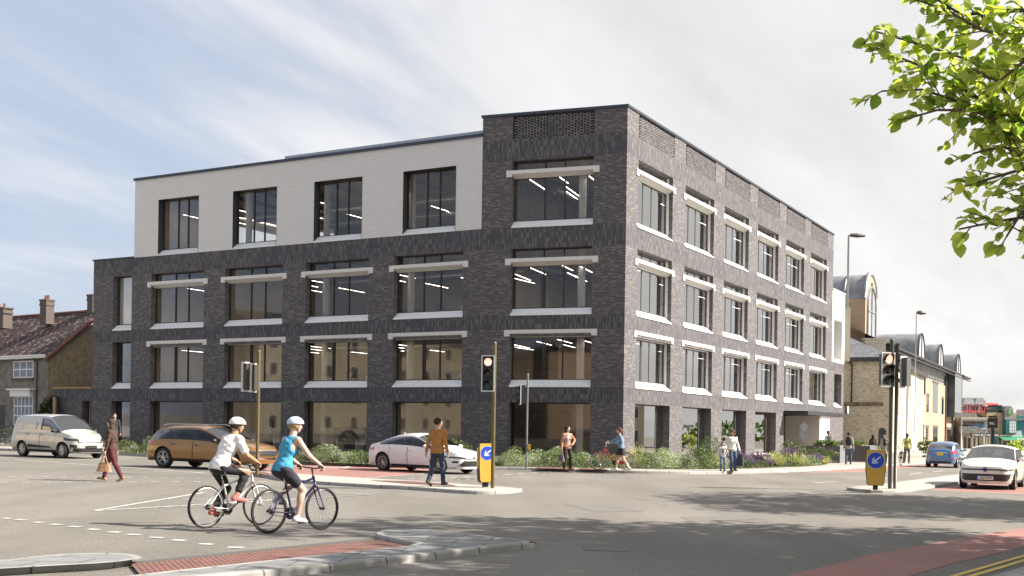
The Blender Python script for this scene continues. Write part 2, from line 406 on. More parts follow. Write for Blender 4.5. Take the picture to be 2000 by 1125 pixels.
# narrow light trim lines at white wall edges
# windows, sills, bars
def win(w, a0, a1, z0, z1, kind, dep=.5, gm=None):
    gm = gm or (m_glassR if w is wR else m_glassL)
    f = MB(); g = MB(); t = .06; fz0 = z0; fz1 = z1
    def bar(x0, x1, y0, y1, d0=dep-(.09 if w is not wR else .055), d1=dep+.01):
        pts = [w.P(x, z, d) for d in (d0, d1) for z in (y0, y1) for x in (x0, x1)]
        b = len(f.v); f.v.extend([tuple(p) for p in pts])
        for q in ((0, 1, 3, 2), (4, 6, 7, 5), (0, 4, 5, 1), (2, 3, 7, 6), (0, 2, 6, 4), (1, 5, 7, 3)):
            f.f.append(tuple(b+i for i in q)); f.m.append(0); f.uv.append(None)
    if kind in ('first', 'upper', 'white', 'slot', 'slotwhite'): fz0 = z0+.38
    if kind == 'shop' or kind == 'doorless': fz0 = max(z0, -.1)
    bar(a0, a1, fz0, fz0+t); bar(a0, a1, fz1-t, fz1); bar(a0, a0+t, fz0+t, fz1-t); bar(a1-t, a1, fz0+t, fz1-t)
    n_in = a1-a0
    if kind in ('first', 'upper', 'white'):
        # mullions seen from outside at 38% and 63% from the left
        lefthigh = w is not wR
        for fr in (.385, .63):
            x = (a1-n_in*fr) if lefthigh else (a0+n_in*(fr-.05))
            bar(x-.035, x+.035, fz0+t, fz1-t)
            if fr < .5 and kind == 'first': bar(x+(-.16 if lefthigh else .1), x+(-.1 if lefthigh else .16), fz0+t, fz1-t)
    if kind == 'upper': bar(a0+t, a1-t, z1-.95, z1-.87)
    if kind == 'shop' and w is wR: bar(a0+n_in*.8-.04, a0+n_in*.8+.04, fz0, fz1)
    o = f.build('window', m_frame if w is not wR else m_frameR, bld, world=True)
    g.face([w.P(a0+t/2, fz0+t/2, dep-.03), w.P(a1-t/2, fz0+t/2, dep-.03), w.P(a1-t/2, fz1-t/2, dep-.03), w.P(a0+t/2, fz1-t/2, dep-.03)])
    gi = g.build('pane', gm, None, world=False)
    me = gi.data; me.transform(Matrix.Translation(-bld.matrix_world.translation)); gi.parent = o
    if kind in ('first', 'upper', 'white', 'slot', 'slotwhite'):
        s = MB(); pr = .05; e = .003
        A = [w.P(a0+e, z0+.02, -pr), w.P(a0+e, z0+.39, dep-.1), w.P(a0+e, z0-.005, dep-.1), w.P(a0+e, z0-.03, -pr)]
        Bp = [w.P(a1-e, z0+.02, -pr), w.P(a1-e, z0+.39, dep-.1), w.P(a1-e, z0-.005, dep-.1), w.P(a1-e, z0-.03, -pr)]
        s.grid([A, Bp], closev=True); s.face(A); s.face(list(reversed(Bp)))
        s.build('window_sill', m_sill, bld, world=True)
    if kind in ('first', 'upper'):
        zt = H1 if kind == 'first' else z1-.55
        zb = zt-.36; q = MB(); ex = .33
        if kind == 'first': pass
        for a, b in ((a0-ex, a0), (a1, a1+ex)):
            T = None; pts = [w.P(x, z, d) for d in (-.06, .0) for z in (zb, zt) for x in (a, b)]
            bi = len(q.v); q.v.extend([tuple(p) for p in pts])
            for qq in ((0, 1, 3, 2), (4, 6, 7, 5), (0, 4, 5, 1), (2, 3, 7, 6), (0, 2, 6, 4), (1, 5, 7, 3)):
                q.f.append(tuple(bi+i for i in qq)); q.m.append(0); q.uv.append(None)
        prof = [(-.06, zt), (-.06, zt-.20), (.34, zb-.04), (.40, zb-.04), (.40, zt)]
        rows = [[w.P(a, z, d) for d, z in prof] for a in (a0, a1)]
        q.grid(rows, closev=True); q.face(rows[0]); q.face(rows[1])
        q.build('lintel_shelf', m_bar, bld, world=True)
for w, a0, a1, z0, z1, kind in OPS:
    if kind in ('door',): continue
    win(w, a0, a1, z0, z1, kind)
    if w is wR and kind in ('first', 'upper'):
        jl = MB(); jl.face([w.P(a1-.006, z0+.3, .24), w.P(a1-.006, z0+.39, .41), w.P(a1-.006, z1, .41), w.P(a1-.006, z1, .24)]); jl.build('jamb_lining', m_bar, bld, world=True)
for a0, a1, z0, z1 in wh_ops: win(wM, a0+.01, a1-.01, z0, z1-.005, 'white', .52)
# dark metal linings of the white storey's windows, pale jamb linings of the sunlit side
for a0, a1, z0, z1 in wh_ops:
    ln = MB()
    for a in (a0+.006, a1-.006): ln.face([wM.P(a, z0, -.02), wM.P(a, z0, .6), wM.P(a, z1, .6), wM.P(a, z1, -.02)])
    ln.face([wM.P(a0, z1-.006, -.02), wM.P(a1, z1-.006, -.02), wM.P(a1, z1-.006, .6), wM.P(a0, z1-.006, .6)])
    ln.build('window_lining', m_reveal, bld, world=True)
# copings
def coping(w, s0, s1, z0, z1, m, pr=.07, back=.4):
    c = MB(); pts = [w.P(x, z, d) for d in (-pr, back) for z in (z0, z1) for x in (s0, s1)]
    c.v.extend([tuple(p) for p in pts])
    for qq in ((0, 1, 3, 2), (4, 6, 7, 5), (0, 4, 5, 1), (2, 3, 7, 6), (0, 2, 6, 4), (1, 5, 7, 3)):
        c.f.append(qq); c.m.append(0); c.uv.append(None)
    return c.build('coping', m, bld, world=True)
coping(wT, -.06, lenT+.08, TOPT-.12, TOPT+.02, m_cop)
coping(wR, -.05, lenR+.06, TOPT-.12, TOPT+.018, m_cop, .06)
coping(wM, 0.0, wbx+.08, TOPW-.1, TOPW+.07, m_cop, .10)
coping(wM, wbx+.02, lenM+.07, S3-.02, S3+.08, m_cop)
coping(wR, lenR, lenX+.05, XTOP, XTOP+.1, m_sill)
coping(wEW, .3, 16, TOPW-.1, TOPW+.068, m_cop)
coping(wEndM, .3, 20, S3-.02, S3+.078, m_cop)
coping(wEndT, .3, 14, TOPT-.12, TOPT+.016, m_cop)
# set-back upper roof edge above the white storey
su = MB(); a1 = sM(540)
q = [wM.P(0.1, 0, .55), wM.P(a1, 0, .55), wM.P(a1, 0, 12), wM.P(.1, 0, 12)]
su.prism([(p.x, p.y) for p in q], TOPW-.3, TOPW+.42); su.build('rooflight_upstand', mat('zinc', (.35, .38, .42), .4, .5), bld, world=True)
# slabs / roof
Li, Bi, Ci, Ei = wM.P(lenM-.1, 0, .62), None, None, None
def inset(d):
    L_ = wM.P(lenM-d, 0, d); B_ = B-(wM.n+wT.n).normalized()*d*1.01; C_ = C-(wT.n+wR.n).normalized()*d*1.35; X_ = wR.P(lenX-d, 0, d)
    R1 = wR.P(lenX-d, 0, 19.5); L1 = wM.P(lenM-d, 0, 19.5)
    return [L_, B_, C_, X_, R1, L1]
def insetR(d, s1):
    C_ = C-(wT.n+wR.n).normalized()*d*1.35
    return [wM.P(wbx-d, 0, d), B-(wM.n+wT.n).normalized()*d*1.01, C_, wR.P(s1-d, 0, d), wR.P(s1-d, 0, 19.5), wM.P(wbx-d, 0, 15.9)]
fl = MB()
for z0, z1, pts in ((-1.0, .06, inset(.42)), (3.45, 3.75, inset(.44)), (7.45, 7.75, inset(.44)), (12.2, 12.62, inset(.44)), (17.35, 17.7, insetR(.44, lenR))):
    p2 = [(p.x, p.y) for p in pts]
    fl.prism(p2, z0, z1, 0, top=False); fl.prism(p2, z1, z1+.004, 1, bottom=False)
fl.build('floor_slab', [m_ceil, m_floor], bld, world=True)
# inner partition walls
pw = MB()
def part(p, q, z0, z1, th=.2, mi=0):
    d = (q-p).normalized(); n = Vector((d.y, -d.x, 0))*th/2
    pw.prism([(v.x, v.y) for v in (p+n, q+n, q-n, p-n)], z0, z1, mi)
rng = random.Random(3)
for k, (z0, z1) in enumerate(((.07, 3.45), (3.76, 7.45), (7.76, 12.2))):
    dd = (6.0, 12.0, 13.0)[k]
    part(wM.P(lenM-1, 0, dd), wM.P(3, 0, dd), z0, z1, mi=0)
    part(wR.P(10, 0, 8+k), wR.P(lenR-2, 0, 8+k), z0, z1)
    for s in ((sM(430),), (sM(430),), (sM(445),))[k]: part(wM.P(s+1.1, 0, .7), wM.P(s+1.1, 0, dd), z0, z1)
    part(wM.P(sM(258)-.2, 0, .7), wM.P(sM(258)-.2, 0, 9), z0, z1)
part(wM.P(wbx-.6, 0, .8), wM.P(wbx-.6, 0, 7), 12.63, 17.35)
part(wM.P(c0M+pM*2.2, 0, 13), wM.P(-3, 0, 13), 12.63, 17.35, mi=1); part(wR.P(14, 0, 9), wR.P(lenR-2, 0, 9), 12.63, 17.35, mi=1)
part(wR.P(ent[0]-.3, 0, .8), wR.P(ent[0]-.3, 0, 7), .07, 3.45)
part(wR.P(ent[0], 0, 5), wR.P(lenX-1, 0, 5), .07, 3.45, mi=1)
pw.build('partition_wall', [m_plaster, m_core], bld, world=True)
for w, ss in ((wM, [main_ops[k][0]-.9 for k in range(4)]), (wT, [tOp[0]+1.5]), (wR, [r[1]+1.0 for r in rs[:5]])):
    for s in ss:
        p = w.P(s, 0, 3.2); cols_ = MB(); cols_.tube([(p.x, p.y, .07), (p.x, p.y, 17.3)], .22, 12, cap=False); cols_.build('column', m_sill, bld, smooth=True, world=True)
bl_ = MB(); a0, a1 = aOp
bl_.face([wM.P(a0, S2+.3, .62), wM.P(a1, S2+.3, .62), wM.P(a1, H2, .62), wM.P(a0, H2, .62)]); bl_.build('white_window_sheet', m_sill, bld, world=True)  # white sheet just behind the narrow window's glass
# services under the ceilings
for w, ss, zc in [(wM, range(5), z) for z in (6.72, 11.0, 16.15)]+[(wT, range(2), z) for z in (6.72, 11.0, 16.15)]+[(wR, range(6), z) for z in (6.72, 11.0, 16.15)]:
    for k in ss:
        if w is wM: s0 = main_ops[min(k, 3)][0]+(.5 if k < 4 else 3.4)
        elif w is wT: s0 = 2.2+k*3.0
        else: s0 = rs[k][0]+1.5
        for row, (dn, ds) in enumerate(((1.3, -.9), (2.6, .9), (5.0, 2.6), (6.4, -.2))):
            t = MB(); sh_ = rng.uniform(-.3, .3); ln_ = 2.9
            if w is wR: a = w.P(s0+ds, zc, dn); b = w.P(s0+ds+ln_, zc, dn)
            else: a = w.P(s0+ds+sh_, zc, dn); b = w.P(s0+ds+sh_, zc, dn+ln_)
            d = (b-a).normalized(); n = Vector((d.y, -d.x, 0))*.045
            t.prism([(v.x, v.y) for v in (a+n, b+n, b-n, a-n)], zc, zc+.09, 1); t.prism([(v.x, v.y) for v in (a+n*.7, b+n*.7, b-n*.7, a-n*.7)], zc-.012, zc, 0)
            for e in (a.lerp(b, .15), a.lerp(b, .85)): t.tube([(e.x, e.y, zc+.09), (e.x, e.y, zc+.70)], .008, 4, 1)
            if not (w is wR and row >= 2) and not (w is wM and k == 4 and row != 1): t.build('ceiling_light', [m_strip, m_core], bld, world=True)
for zc, dn in ((16.3, 6.5), (11.5, 7.2), (16.0, 9.5), (6.9, 6.0)):
    for a, b in ((wM.P(lenM-9 if zc > 15 else lenM-16, zc, dn), wM.P(1, zc, dn)), (wR.P(5, zc, dn+.5), wR.P(lenR-2, zc, dn+.5))): dk = MB(); dk.tube([a, b], .31, 14); dk.build('air_duct', m_duct, bld, smooth=True, world=True, angle=40)
bm = MB()
for z_, n_ in ((17.0, 9), (11.75, 9), (7.2, 9)):
    for k in range(n_):
        a_ = 1.5+k*(lenM-6)/n_; p0, p1 = wM.P(a_, z_, .8), wM.P(a_, z_, 11.5); n2_ = dM*.14
        bm = MB(); bm.prism([(v.x, v.y) for v in (p0+n2_, p1+n2_, p1-n2_, p0-n2_)], z_-.05, z_+.2); bm.build('ceiling_beam', m_core, bld, world=True)
for w_, a_, z_, dn in ((wM, 6, 3.76, 5.5), (wM, 13, 3.76, 7), (wM, 9, 7.76, 6), (wM, 20, 7.76, 5), (wM, 4, 12.63, 6), (wM, 14, 12.63, 6), (wR, 8, 3.76, 4), (wR, 20, 7.76, 4), (wR, 12, 12.63, 4), (wM, 12, .07, 4), (wM, 18, .07, 4.5)):
    p = w_.P(a_, 0, dn); fn_ = {.07: 'ground', 3.76: 'first', 7.76: 'second', 12.63: 'top'}[z_]; cab = MB(); cab.box(-1.1, 1.1, -.3, .3, .05, 1.5); cab.box(-1.05, 1.05, -.25, .25, 0, .05); cab.box(-.01, .01, -.31, -.3, .1, 1.45)
    o = cab.build('storage_cabinet', m_core); o.location = (p.x, p.y, z_+.002); tag(o, 'dark storage cabinet standing inside the rooms of the office building', 'cabinet', 'dark storage cabinets inside the office')
# entrance
en = MB(); e0, e1 = ent
def wprism(mb, w, a0, a1, z0, z1, d0, d1, mi=0):
    pts = [w.P(x, z, d) for d in (d0, d1) for z in (z0, z1) for x in (a0, a1)]
    b = len(mb.v); mb.v.extend([tuple(p) for p in pts])
    for qq in ((0, 1, 3, 2), (4, 6, 7, 5), (0, 4, 5, 1), (2, 3, 7, 6), (0, 2, 6, 4), (1, 5, 7, 3)):
        mb.f.append(tuple(b+i for i in qq)); mb.m.append(mi); mb.uv.append(None)
m_char = mat('charcoal_metal', (.035, .036, .038), .45, .4, var=.08)
wprism(en, wR, e0-.1, e1+5.0, 3.02, 3.32, -1.9, -.004); en.build('entrance_canopy', m_char, bld, world=True)
en = MB(); wprism(en, wR, e0+4.6, e0+4.85, -.3, 3.0, -1.6, 2.6); en.build('sign_panel', mat('beige_panel', (.42, .39, .35), .7, var=.05), bld, world=True)
en = MB(); wprism(en, wR, e0+4.87, e1-.6, -.3, 3.0, -1.62, -1.4); en.build('white_entrance_panel', m_sill, bld, world=True); en = MB(); wprism(en, wR, e1+2.2, e1+4.2, -.3, 2.8, -.3, -.1)
en.build('white_entrance_panel', m_sill, bld, world=True)
# hexagon emblem on the beige panel, facing the street corner
hx = MB(); o = wR.P(e0+4.57, 1.75, -.35)
hexp = [(0, .85), (.36, .45), (.36, -.42), (0, -.85), (-.36, -.42), (-.36, .45)]
nn = Vector(wR.n); Tm = Matrix(((nn.x, 0, -wR.d.x, o.x), (nn.y, 0, -wR.d.y, o.y), (0, 1, 0, o.z), (0, 0, 0, 1)))
hx.prism(hexp, 0, .03, 0, Tm); hx.prism([(0, .85), (.36, .45), (.05, -.05), (-.36, .45)], .032, .034, 1, Tm); hx.prism([(.36, .45), (.36, -.42), (0, -.85), (.05, -.05)], .032, .033, 2, Tm)
hx.build('hexagon_emblem', [mat('emblem_grey', (.50, .52, .56), .4, var=.02), mat('emblem_light', (.62, .64, .68), .4, var=.02), mat('emblem_mid', (.42, .44, .50), .4, var=.02)], bld, world=True)
dr = MB()
wprism(dr, wR, e0+.05, e0+.25, -.2, 3.0, 1.2, 1.35); wprism(dr, wR, e0+2.1, e0+2.25, -.2, 3.0, 1.2, 1.35); wprism(dr, wR, e0+.25, e0+2.1, 2.7, 3.0, 1.2, 1.35); wprism(dr, wR, e0+4.2, e0+4.6, -.2, 3.0, 1.2, 1.35)
wprism(dr, wR, e0+2.25, e0+4.2, 2.3, 3.0, 1.2, 1.35)
door = dr.build('entrance_door', m_char, bld, world=True)
dg = MB(); wprism(dg, wR, e0+.25, e0+2.1, -.2, 2.7, 1.26, 1.28); dg.build('door_pane', m_glassL, bld, world=True)
for ch, aa in (('1', -.16), ('0', .34)):
    o = wR.P(e1+4.3+aa, 3.62, -1.85); T = frame3(o, wR.d, (0, 0, 1))
    text_obj('house_number', ch, .85, m_char if ch == '1' else m_sill, Matrix.Translation(-bld.matrix_world.translation) @ T, bld, .06, .03)
# ------------------------------------------------------------------ ground, road, kerbs, islands, markings
def asphalt(name, base, var=.10, seed=0.0, speck=.35):
    m, t, b = new_mat(name); ln = t.links.new
    tc = t.nodes.new('ShaderNodeTexCoord')
    def noise(sc, det, ro=.6, scale=(1, 1, 1)):
        mp = t.nodes.new('ShaderNodeMapping'); mp.inputs['Scale'].default_value = scale; mp.inputs['Location'].default_value = (seed, seed, 0); ln(tc.outputs['Object'], mp.inputs[0])
        n = t.nodes.new('ShaderNodeTexNoise'); n.inputs['Scale'].default_value = sc; n.inputs['Detail'].default_value = det; n.inputs['Roughness'].default_value = ro; ln(mp.outputs[0], n.inputs['Vector']); return n.outputs[0]
    def rng_(s, a, b_, lo, hi):
        r = t.nodes.new('ShaderNodeMapRange'); r.inputs[1].default_value = a; r.inputs[2].default_value = b_; r.inputs[3].default_value = lo; r.inputs[4].default_value = hi; ln(s, r.inputs[0]); return r.outputs[0]
    def mul(a, b_):
        r = t.nodes.new('ShaderNodeMath'); r.operation = 'MULTIPLY'; ln(a, r.inputs[0]); ln(b_, r.inputs[1]); return r.outputs[0]
    big = rng_(noise(.12, 6), .3, .7, 1-var, 1+var); track = rng_(noise(.6, 4, .5, (1, .12, 1)), .35, .65, 1-var*.6, 1+var*.6)
    fine = noise(38, 3, .8); f = rng_(fine, .25, .75, 1-speck, 1+speck); mid = rng_(noise(7, 5, .7), .3, .7, .93, 1.07)
    k = mul(mul(big, track), mul(f, mid)); stain = rng_(noise(.9, 3, .5), .66, .78, 1.0, .86); k = mul(k, stain)
    vo = t.nodes.new('ShaderNodeTexVoronoi'); vo.feature = 'DISTANCE_TO_EDGE'; vo.inputs['Scale'].default_value = .11
    mpv = t.nodes.new('ShaderNodeMixRGB'); mpv.inputs[0].default_value = .10; ln(tc.outputs['Object'], mpv.inputs[1])
    nn = t.nodes.new('ShaderNodeTexNoise'); nn.inputs['Scale'].default_value = 1.2; nn.inputs['Detail'].default_value = 5; ln(tc.outputs['Object'], nn.inputs['Vector']); ln(nn.outputs['Color'], mpv.inputs[2]); ln(mpv.outputs[0], vo.inputs['Vector'])
    cr = rng_(vo.outputs['Distance'], 0.0, .0012, .86, 1.0); k = mul(k, cr)
    mm = t.nodes.new('ShaderNodeMix'); mm.data_type = 'RGBA'; mm.blend_type = 'MULTIPLY'; mm.inputs[0].default_value = 1; mm.inputs[6].default_value = (*base, 1); ln(k, mm.inputs[7])
    ln(mm.outputs[2], b.inputs['Base Color']); b.inputs['Roughness'].default_value = .85; b.inputs['Specular IOR Level'].default_value = .3
    bp = t.nodes.new('ShaderNodeBump'); bp.inputs['Strength'].default_value = .35; bp.inputs['Distance'].default_value = .01; ln(fine, bp.inputs['Height']); ln(bp.outputs[0], b.inputs['Normal'])
    return m
m_road = asphalt('asphalt', (.160, .149, .133), .17, 0.0, .5)
m_pave = brickmat('paving_flags', (.30, .275, .24), (.37, .34, .30), (.17, .155, .14), bw=.6, bh=.4, ms=.012, light=.14, bump=.3)
m_slab = brickmat('island_slabs', (.17, .172, .175), (.23, .228, .225), (.07, .07, .068), bw=.9, bh=.45, ms=.014, light=.22, bump=.6)
m_kerb = brickmat('kerb_stone', (.25, .245, .23), (.33, .32, .30), (.08, .078, .075), bw=.915, bh=4, ms=.014, light=.18, bump=.4)
m_redroad = asphalt('red_surfacing', (.28, .145, .125), .14, 5.0, .25)
m_soil = mat('planting_soil', (.06, .045, .03), .95, var=.3, scale=5, bump=.6)
def wornpaint(name, col, under):
    m, t, b = new_mat(name); ln = t.links.new; tc = t.nodes.new('ShaderNodeTexCoord')
    n = t.nodes.new('ShaderNodeTexNoise'); n.inputs['Scale'].default_value = 9; n.inputs['Detail'].default_value = 8; n.inputs['Roughness'].default_value = .75; ln(tc.outputs['Object'], n.inputs['Vector'])
    r = t.nodes.new('ShaderNodeMapRange'); r.inputs[1].default_value = .40; r.inputs[2].default_value = .58; ln(n.outputs[0], r.inputs[0])
    mm = t.nodes.new('ShaderNodeMix'); mm.data_type = 'RGBA'; ln(r.outputs[0], mm.inputs[0]); mm.inputs[6].default_value = (*under, 1); mm.inputs[7].default_value = (*col, 1)
    ln(mm.outputs[2], b.inputs['Base Color']); b.inputs['Roughness'].default_value = .7; return m
m_line = wornpaint('worn_white_paint', (.62, .60, .56), (.33, .32, .30))
m_yel = wornpaint('worn_yellow_paint', (.70, .46, .05), (.50, .34, .08))
def tactile(name):
    m, t, b = new_mat(name); ln = t.links.new; uv = t.nodes.new('ShaderNodeUVMap')
    vo = t.nodes.new('ShaderNodeTexVoronoi'); vo.inputs['Scale'].default_value = 1/.066; vo.inputs['Randomness'].default_value = 0; vo.voronoi_dimensions = '2D'; ln(uv.outputs[0], vo.inputs['Vector'])
    r = t.nodes.new('ShaderNodeMapRange'); r.inputs[1].default_value = .28; r.inputs[2].default_value = .40; r.inputs[3].default_value = 1; r.inputs[4].default_value = 0; ln(vo.outputs['Distance'], r.inputs[0])
    n = t.nodes.new('ShaderNodeTexNoise'); n.inputs['Scale'].default_value = 5; n.inputs['Detail'].default_value = 6; ln(uv.outputs[0], n.inputs['Vector'])
    a = t.nodes.new('ShaderNodeMath'); a.operation = 'MULTIPLY_ADD'; a.inputs[1].default_value = .55; ln(r.outputs[0], a.inputs[0]); ln(n.outputs[0], a.inputs[2])
    cr = t.nodes.new('ShaderNodeValToRGB'); cr.color_ramp.elements[0].position = .3; cr.color_ramp.elements[0].color = (.060, .032, .028, 1); cr.color_ramp.elements[1].position = 1.1; cr.color_ramp.elements[1].color = (.22, .095, .075, 1); ln(a.outputs[0], cr.inputs[0]); ln(cr.outputs[0], b.inputs['Base Color'])
    bp = t.nodes.new('ShaderNodeBump'); bp.inputs['Strength'].default_value = 1; bp.inputs['Distance'].default_value = .008; ln(r.outputs[0], bp.inputs['Height']); ln(bp.outputs[0], b.inputs['Normal']); b.inputs['Roughness'].default_value = .8
    return m
m_tact = tactile('red_tactile_paving')

gr = MB(); nx = [-1500, -400, -120, -60, -30, 0, 30, 60, 120, 400, 1500]; ny = [-400, -60, 0, 30, 60, 120, 400, 1500]
gr.grid([[(x, y, G(x)) for x in nx] for y in ny]); tag(gr.build('road', m_road), kind='structure')

def xy(px, h=0.0):
    o = []
    for p in px: q = gp(p[0], p[1], p[2] if len(p) > 2 else h); q.z = G(q.x); o.append(q)
    return o
T_ = .09
def sheet(name, pts, h, m, uvang=0.0, kind='structure', parent=None):
    b = MB(); c, s = math.cos(uvang), math.sin(uvang)
    q = [(p[0], p[1], G(p[0])+h) for p in pts]
    b.face(q, 0, [(p[0]*c+p[1]*s, -p[0]*s+p[1]*c) for p in q]); o = b.build(name, m, parent)
    if parent is None: tag(o, kind=kind)
    return o
def chaikin(p, n=2, closed=True):
    for _ in range(n):
        q = []
        L_ = len(p)
        for i in range(L_ if closed else L_-1):
            a, b = Vector(p[i]), Vector(p[(i+1) % L_]); q += [a*.75+b*.25, a*.25+b*.75]
        if not closed: q = [Vector(p[0])]+q+[Vector(p[-1])]
        p = q
    return p
def offs(pts, d, closed):
    out = []; n = len(pts)
    for i in range(n):
        a = pts[i-1] if (i > 0 or closed) else pts[i]; b = pts[(i+1) % n] if (i < n-1 or closed) else pts[i]
        t = Vector((b[0]-a[0], b[1]-a[1])); t.normalize() if t.length > 0 else None
        out.append(Vector((pts[i][0]-t.y*d, pts[i][1]+t.x*d, 0)))
    return out
def kerb(name, pts, closed, side, h=.12, wdt=.14, uo=0):
    """kerb stones along pts (their foot on the road); side=+1: island lies to the left of the line"""
    b = MB(); o1 = offs(pts, side*.015, closed); o2 = offs(pts, side*.035, closed); o3 = offs(pts, side*wdt, closed)
    acc = [uo]
    n = len(pts)
    for i in range(n): acc.append(acc[-1]+(Vector(pts[(i+1) % n][:2])-Vector(pts[i][:2])).length)
    for i in range(n if closed else n-1):
        j = (i+1) % n
        rings = [(pts, -.02), (o1, h-.025), (o2, h), (o3, h)]; vv = [0, h, h+.03, h+wdt]
        for k in range(3):
            (A, za), (B_, zb) = rings[k], rings[k+1]
            f = [(A[i][0], A[i][1], G(A[i][0])+za), (A[j][0], A[j][1], G(A[j][0])+za), (B_[j][0], B_[j][1], G(B_[j][0])+zb), (B_[i][0], B_[i][1], G(B_[i][0])+zb)]
            b.face(f, 0, [(acc[i], vv[k]+.5), (acc[i+1], vv[k]+.5), (acc[i+1], vv[k+1]+.5), (acc[i], vv[k+1]+.5)])
    o = b.build(name, m_kerb); tag(o, kind='structure'); return o3
# far pavement round the building
kp = [(-420, 872), (-160, 874), (0, 880), (120, 884.5), (230, 889), (295, 893), (400, 899), (500, 904), (620, 909), (724, 912), (850, 915), (970, 917.5), (1060, 919.5), (1119, 921.5), (1200, 924), (1260, 925.5), (1327, 926.5), (1400, 926.3), (1470, 925), (1571, 921.5), (1688, 914.5), (1800, 906.5), (1870, 901), (1960, 892)]
KP = chaikin(xy(kp), 2, False)
e_ = KP[-1]; KP.append(Vector((e_.x+dR.x*140, e_.y+dR.y*140, 0)))
kerb('kerb', KP, False, 1)
inn = offs(KP, .14, False)
pav = [p for p in inn]+[Vector((60, 320, 0)), Vector((-120, 320, 0)), Vector((-120, inn[0].y, 0))]
sheet('pavement', pav, .1199, m_pave, .5)
# red tactile corner
sheet('tactile_paving', xy([(1045, 914.8), (1119, 916.6), (1112, 913.5), (1050, 912)], .12), .126, m_tact); sheet('tactile_paving', xy([(1132, 916.8), (1190, 918.3), (1180, 915.2), (1130, 913.8)], .12), .126, m_tact)
# planting bed
bedf = xy([(230, 884), (295, 887.5), (400, 893.5), (500, 898.5), (620, 903.5), (724, 907), (850, 909.5), (970, 911.5), (1060, 912.5), (1200, 914.5), (1300, 916.5), (1400, 916.5), (1480, 914.5), (1560, 911.5), (1610, 908.5)], .12)
bedb = [wR.P(lenR*.62, 0, -.1), wR.P(0, 0, -.1), Vector((B.x, B.y, 0))-wM.n*-.12, wM.P(lenM-2, 0, -.1)]
sheet('planting_bed', bedf+bedb, .135, m_soil)
# middle island left
def island(px, mtop, name='traffic_island', hh=.09, it=2, ang=.3):
    pts = chaikin(xy(px), it); o3 = kerb(name+'_kerb', pts, True, 1, hh, .13); sheet(name, [p for p in o3], hh-.0005, mtop, ang)
i1 = [(470, 925), (520, 934), (545, 940), (632, 947.5), (720, 952.5), (800, 957), (900, 964.5), (950, 966), (1000, 964.5), (1024, 960), (1014, 953.2, T_), (980, 950.2, T_), (905, 945, T_), (860, 941.5, T_), (800, 938, T_), (700, 932.5, T_), (600, 926, T_), (540, 922, T_), (490, 919.5, T_)]
island(i1, asphalt('island_concrete', (.36, .335, .30), .06, 2.0, .12))
sheet('island_tactile', xy([(488, 922.5), (540, 931.8), (556, 929.8), (507, 921)], T_), .100, m_tact, .4)
sheet('island_tactile', xy([(722, 938.5), (800, 945.5), (893, 949.5), (870, 945), (800, 940)], T_), .100, m_tact, .4)
# right island
i2 = [(1651, 957), (1668, 960.5), (1712, 963), (1762, 962.5), (1800, 957), (1845, 950), (1905, 940.5), (1990, 926), (2080, 912), (2060, 906, T_), (1960, 915, T_), (1870, 926, T_), (1800, 935, T_), (1730, 943, T_), (1680, 949, T_), (1658, 951, T_)]
island(i2, MATS['island_concrete'], it=1)
# near islands
i3 = [(-260, 1108, T_), (0, 1098, T_), (110, 1084.5, T_), (180, 1082, T_), (236, 1083, T_), (251, 1087, T_), (258, 1096, .06), (252, 1105), (209, 1112), (100, 1118), (0, 1124), (-260, 1142)]
island(i3, m_slab, it=1, ang=-.12)
i4 = [(400, 1140), (566, 1126), (775, 1103), (946, 1081), (1020, 1073.5), (1040, 1070.5), (1049, 1065.5, .03), (1047, 1060, .07), (1034, 1055.5, T_), (960, 1047, T_), (852, 1035, T_), (797, 1032, T_), (745, 1034, T_), (731, 1040, T_), (733, 1048, .06), (770, 1056, .06), (826, 1062, T_), (700, 1074.5, T_), (500, 1096, T_), (291, 1118, T_), (180, 1132, T_), (200, 1165)]
island(i4, m_slab, it=1, ang=-.12)
sheet('island_tactile', xy([(256, 1102), (733, 1054.5), (770, 1057), (818, 1064), (700, 1082), (500, 1106), (280, 1130)], .03), .030, m_tact, .42)
e = MB(); pp = xy([(256, 1103), (731, 1054.5), (732, 1056.5), (258, 1105.5)]); e.prism([(p.x, p.y) for p in pp], 0, .034, zf=lambda x, y: G(x)); tag(e.build('tactile_edge_kerb', m_kerb), kind='structure')
# red lanes
sheet('red_lane', xy([(500, 917), (560, 909.5), (640, 909), (735, 910.5), (800, 913.8), (850, 918.5), (842, 922.5), (815, 926), (760, 930), (703, 933.2), (600, 927)]), .004, m_redroad)
sheet('red_lane', xy([(1500, 1136), (1560, 1119), (1625, 1104), (1700, 1084), (1840, 1059), (1905, 1046), (2010, 1029), (2300, 985), (2300, 1015), (2010, 1067), (1860, 1101), (1740, 1136)]), .004, m_redroad)
sheet('red_lane', xy([(1815, 957.5), (1850, 951.5), (1905, 942.5), (1990, 928), (2200, 940), (2200, 974), (2000, 965)]), .004, m_redroad)
sheet('red_lane', xy([(1560, 923.5), (1690, 915.5), (1800, 908), (1860, 903.5), (1870, 905), (1800, 912), (1700, 921)]), .004, m_redroad)
def line(name, a, b, w=.1, m=None, h=.008):
    a, b = gp(*a), gp(*b); d = Vector((b.x-a.x, b.y-a.y)); n = Vector((-d.y, d.x)).normalized()*w/2
    q = [(a.x+n.x, a.y+n.y), (b.x+n.x, b.y+n.y), (b.x-n.x, b.y-n.y), (a.x-n.x, a.y-n.y)]
    return sheet(name, [Vector((p[0], p[1], 0)) for p in q], h, m or m_line)
def pline(name, pts, **k):
    for a, b in zip(pts, pts[1:]): line(name, a, b, **k)
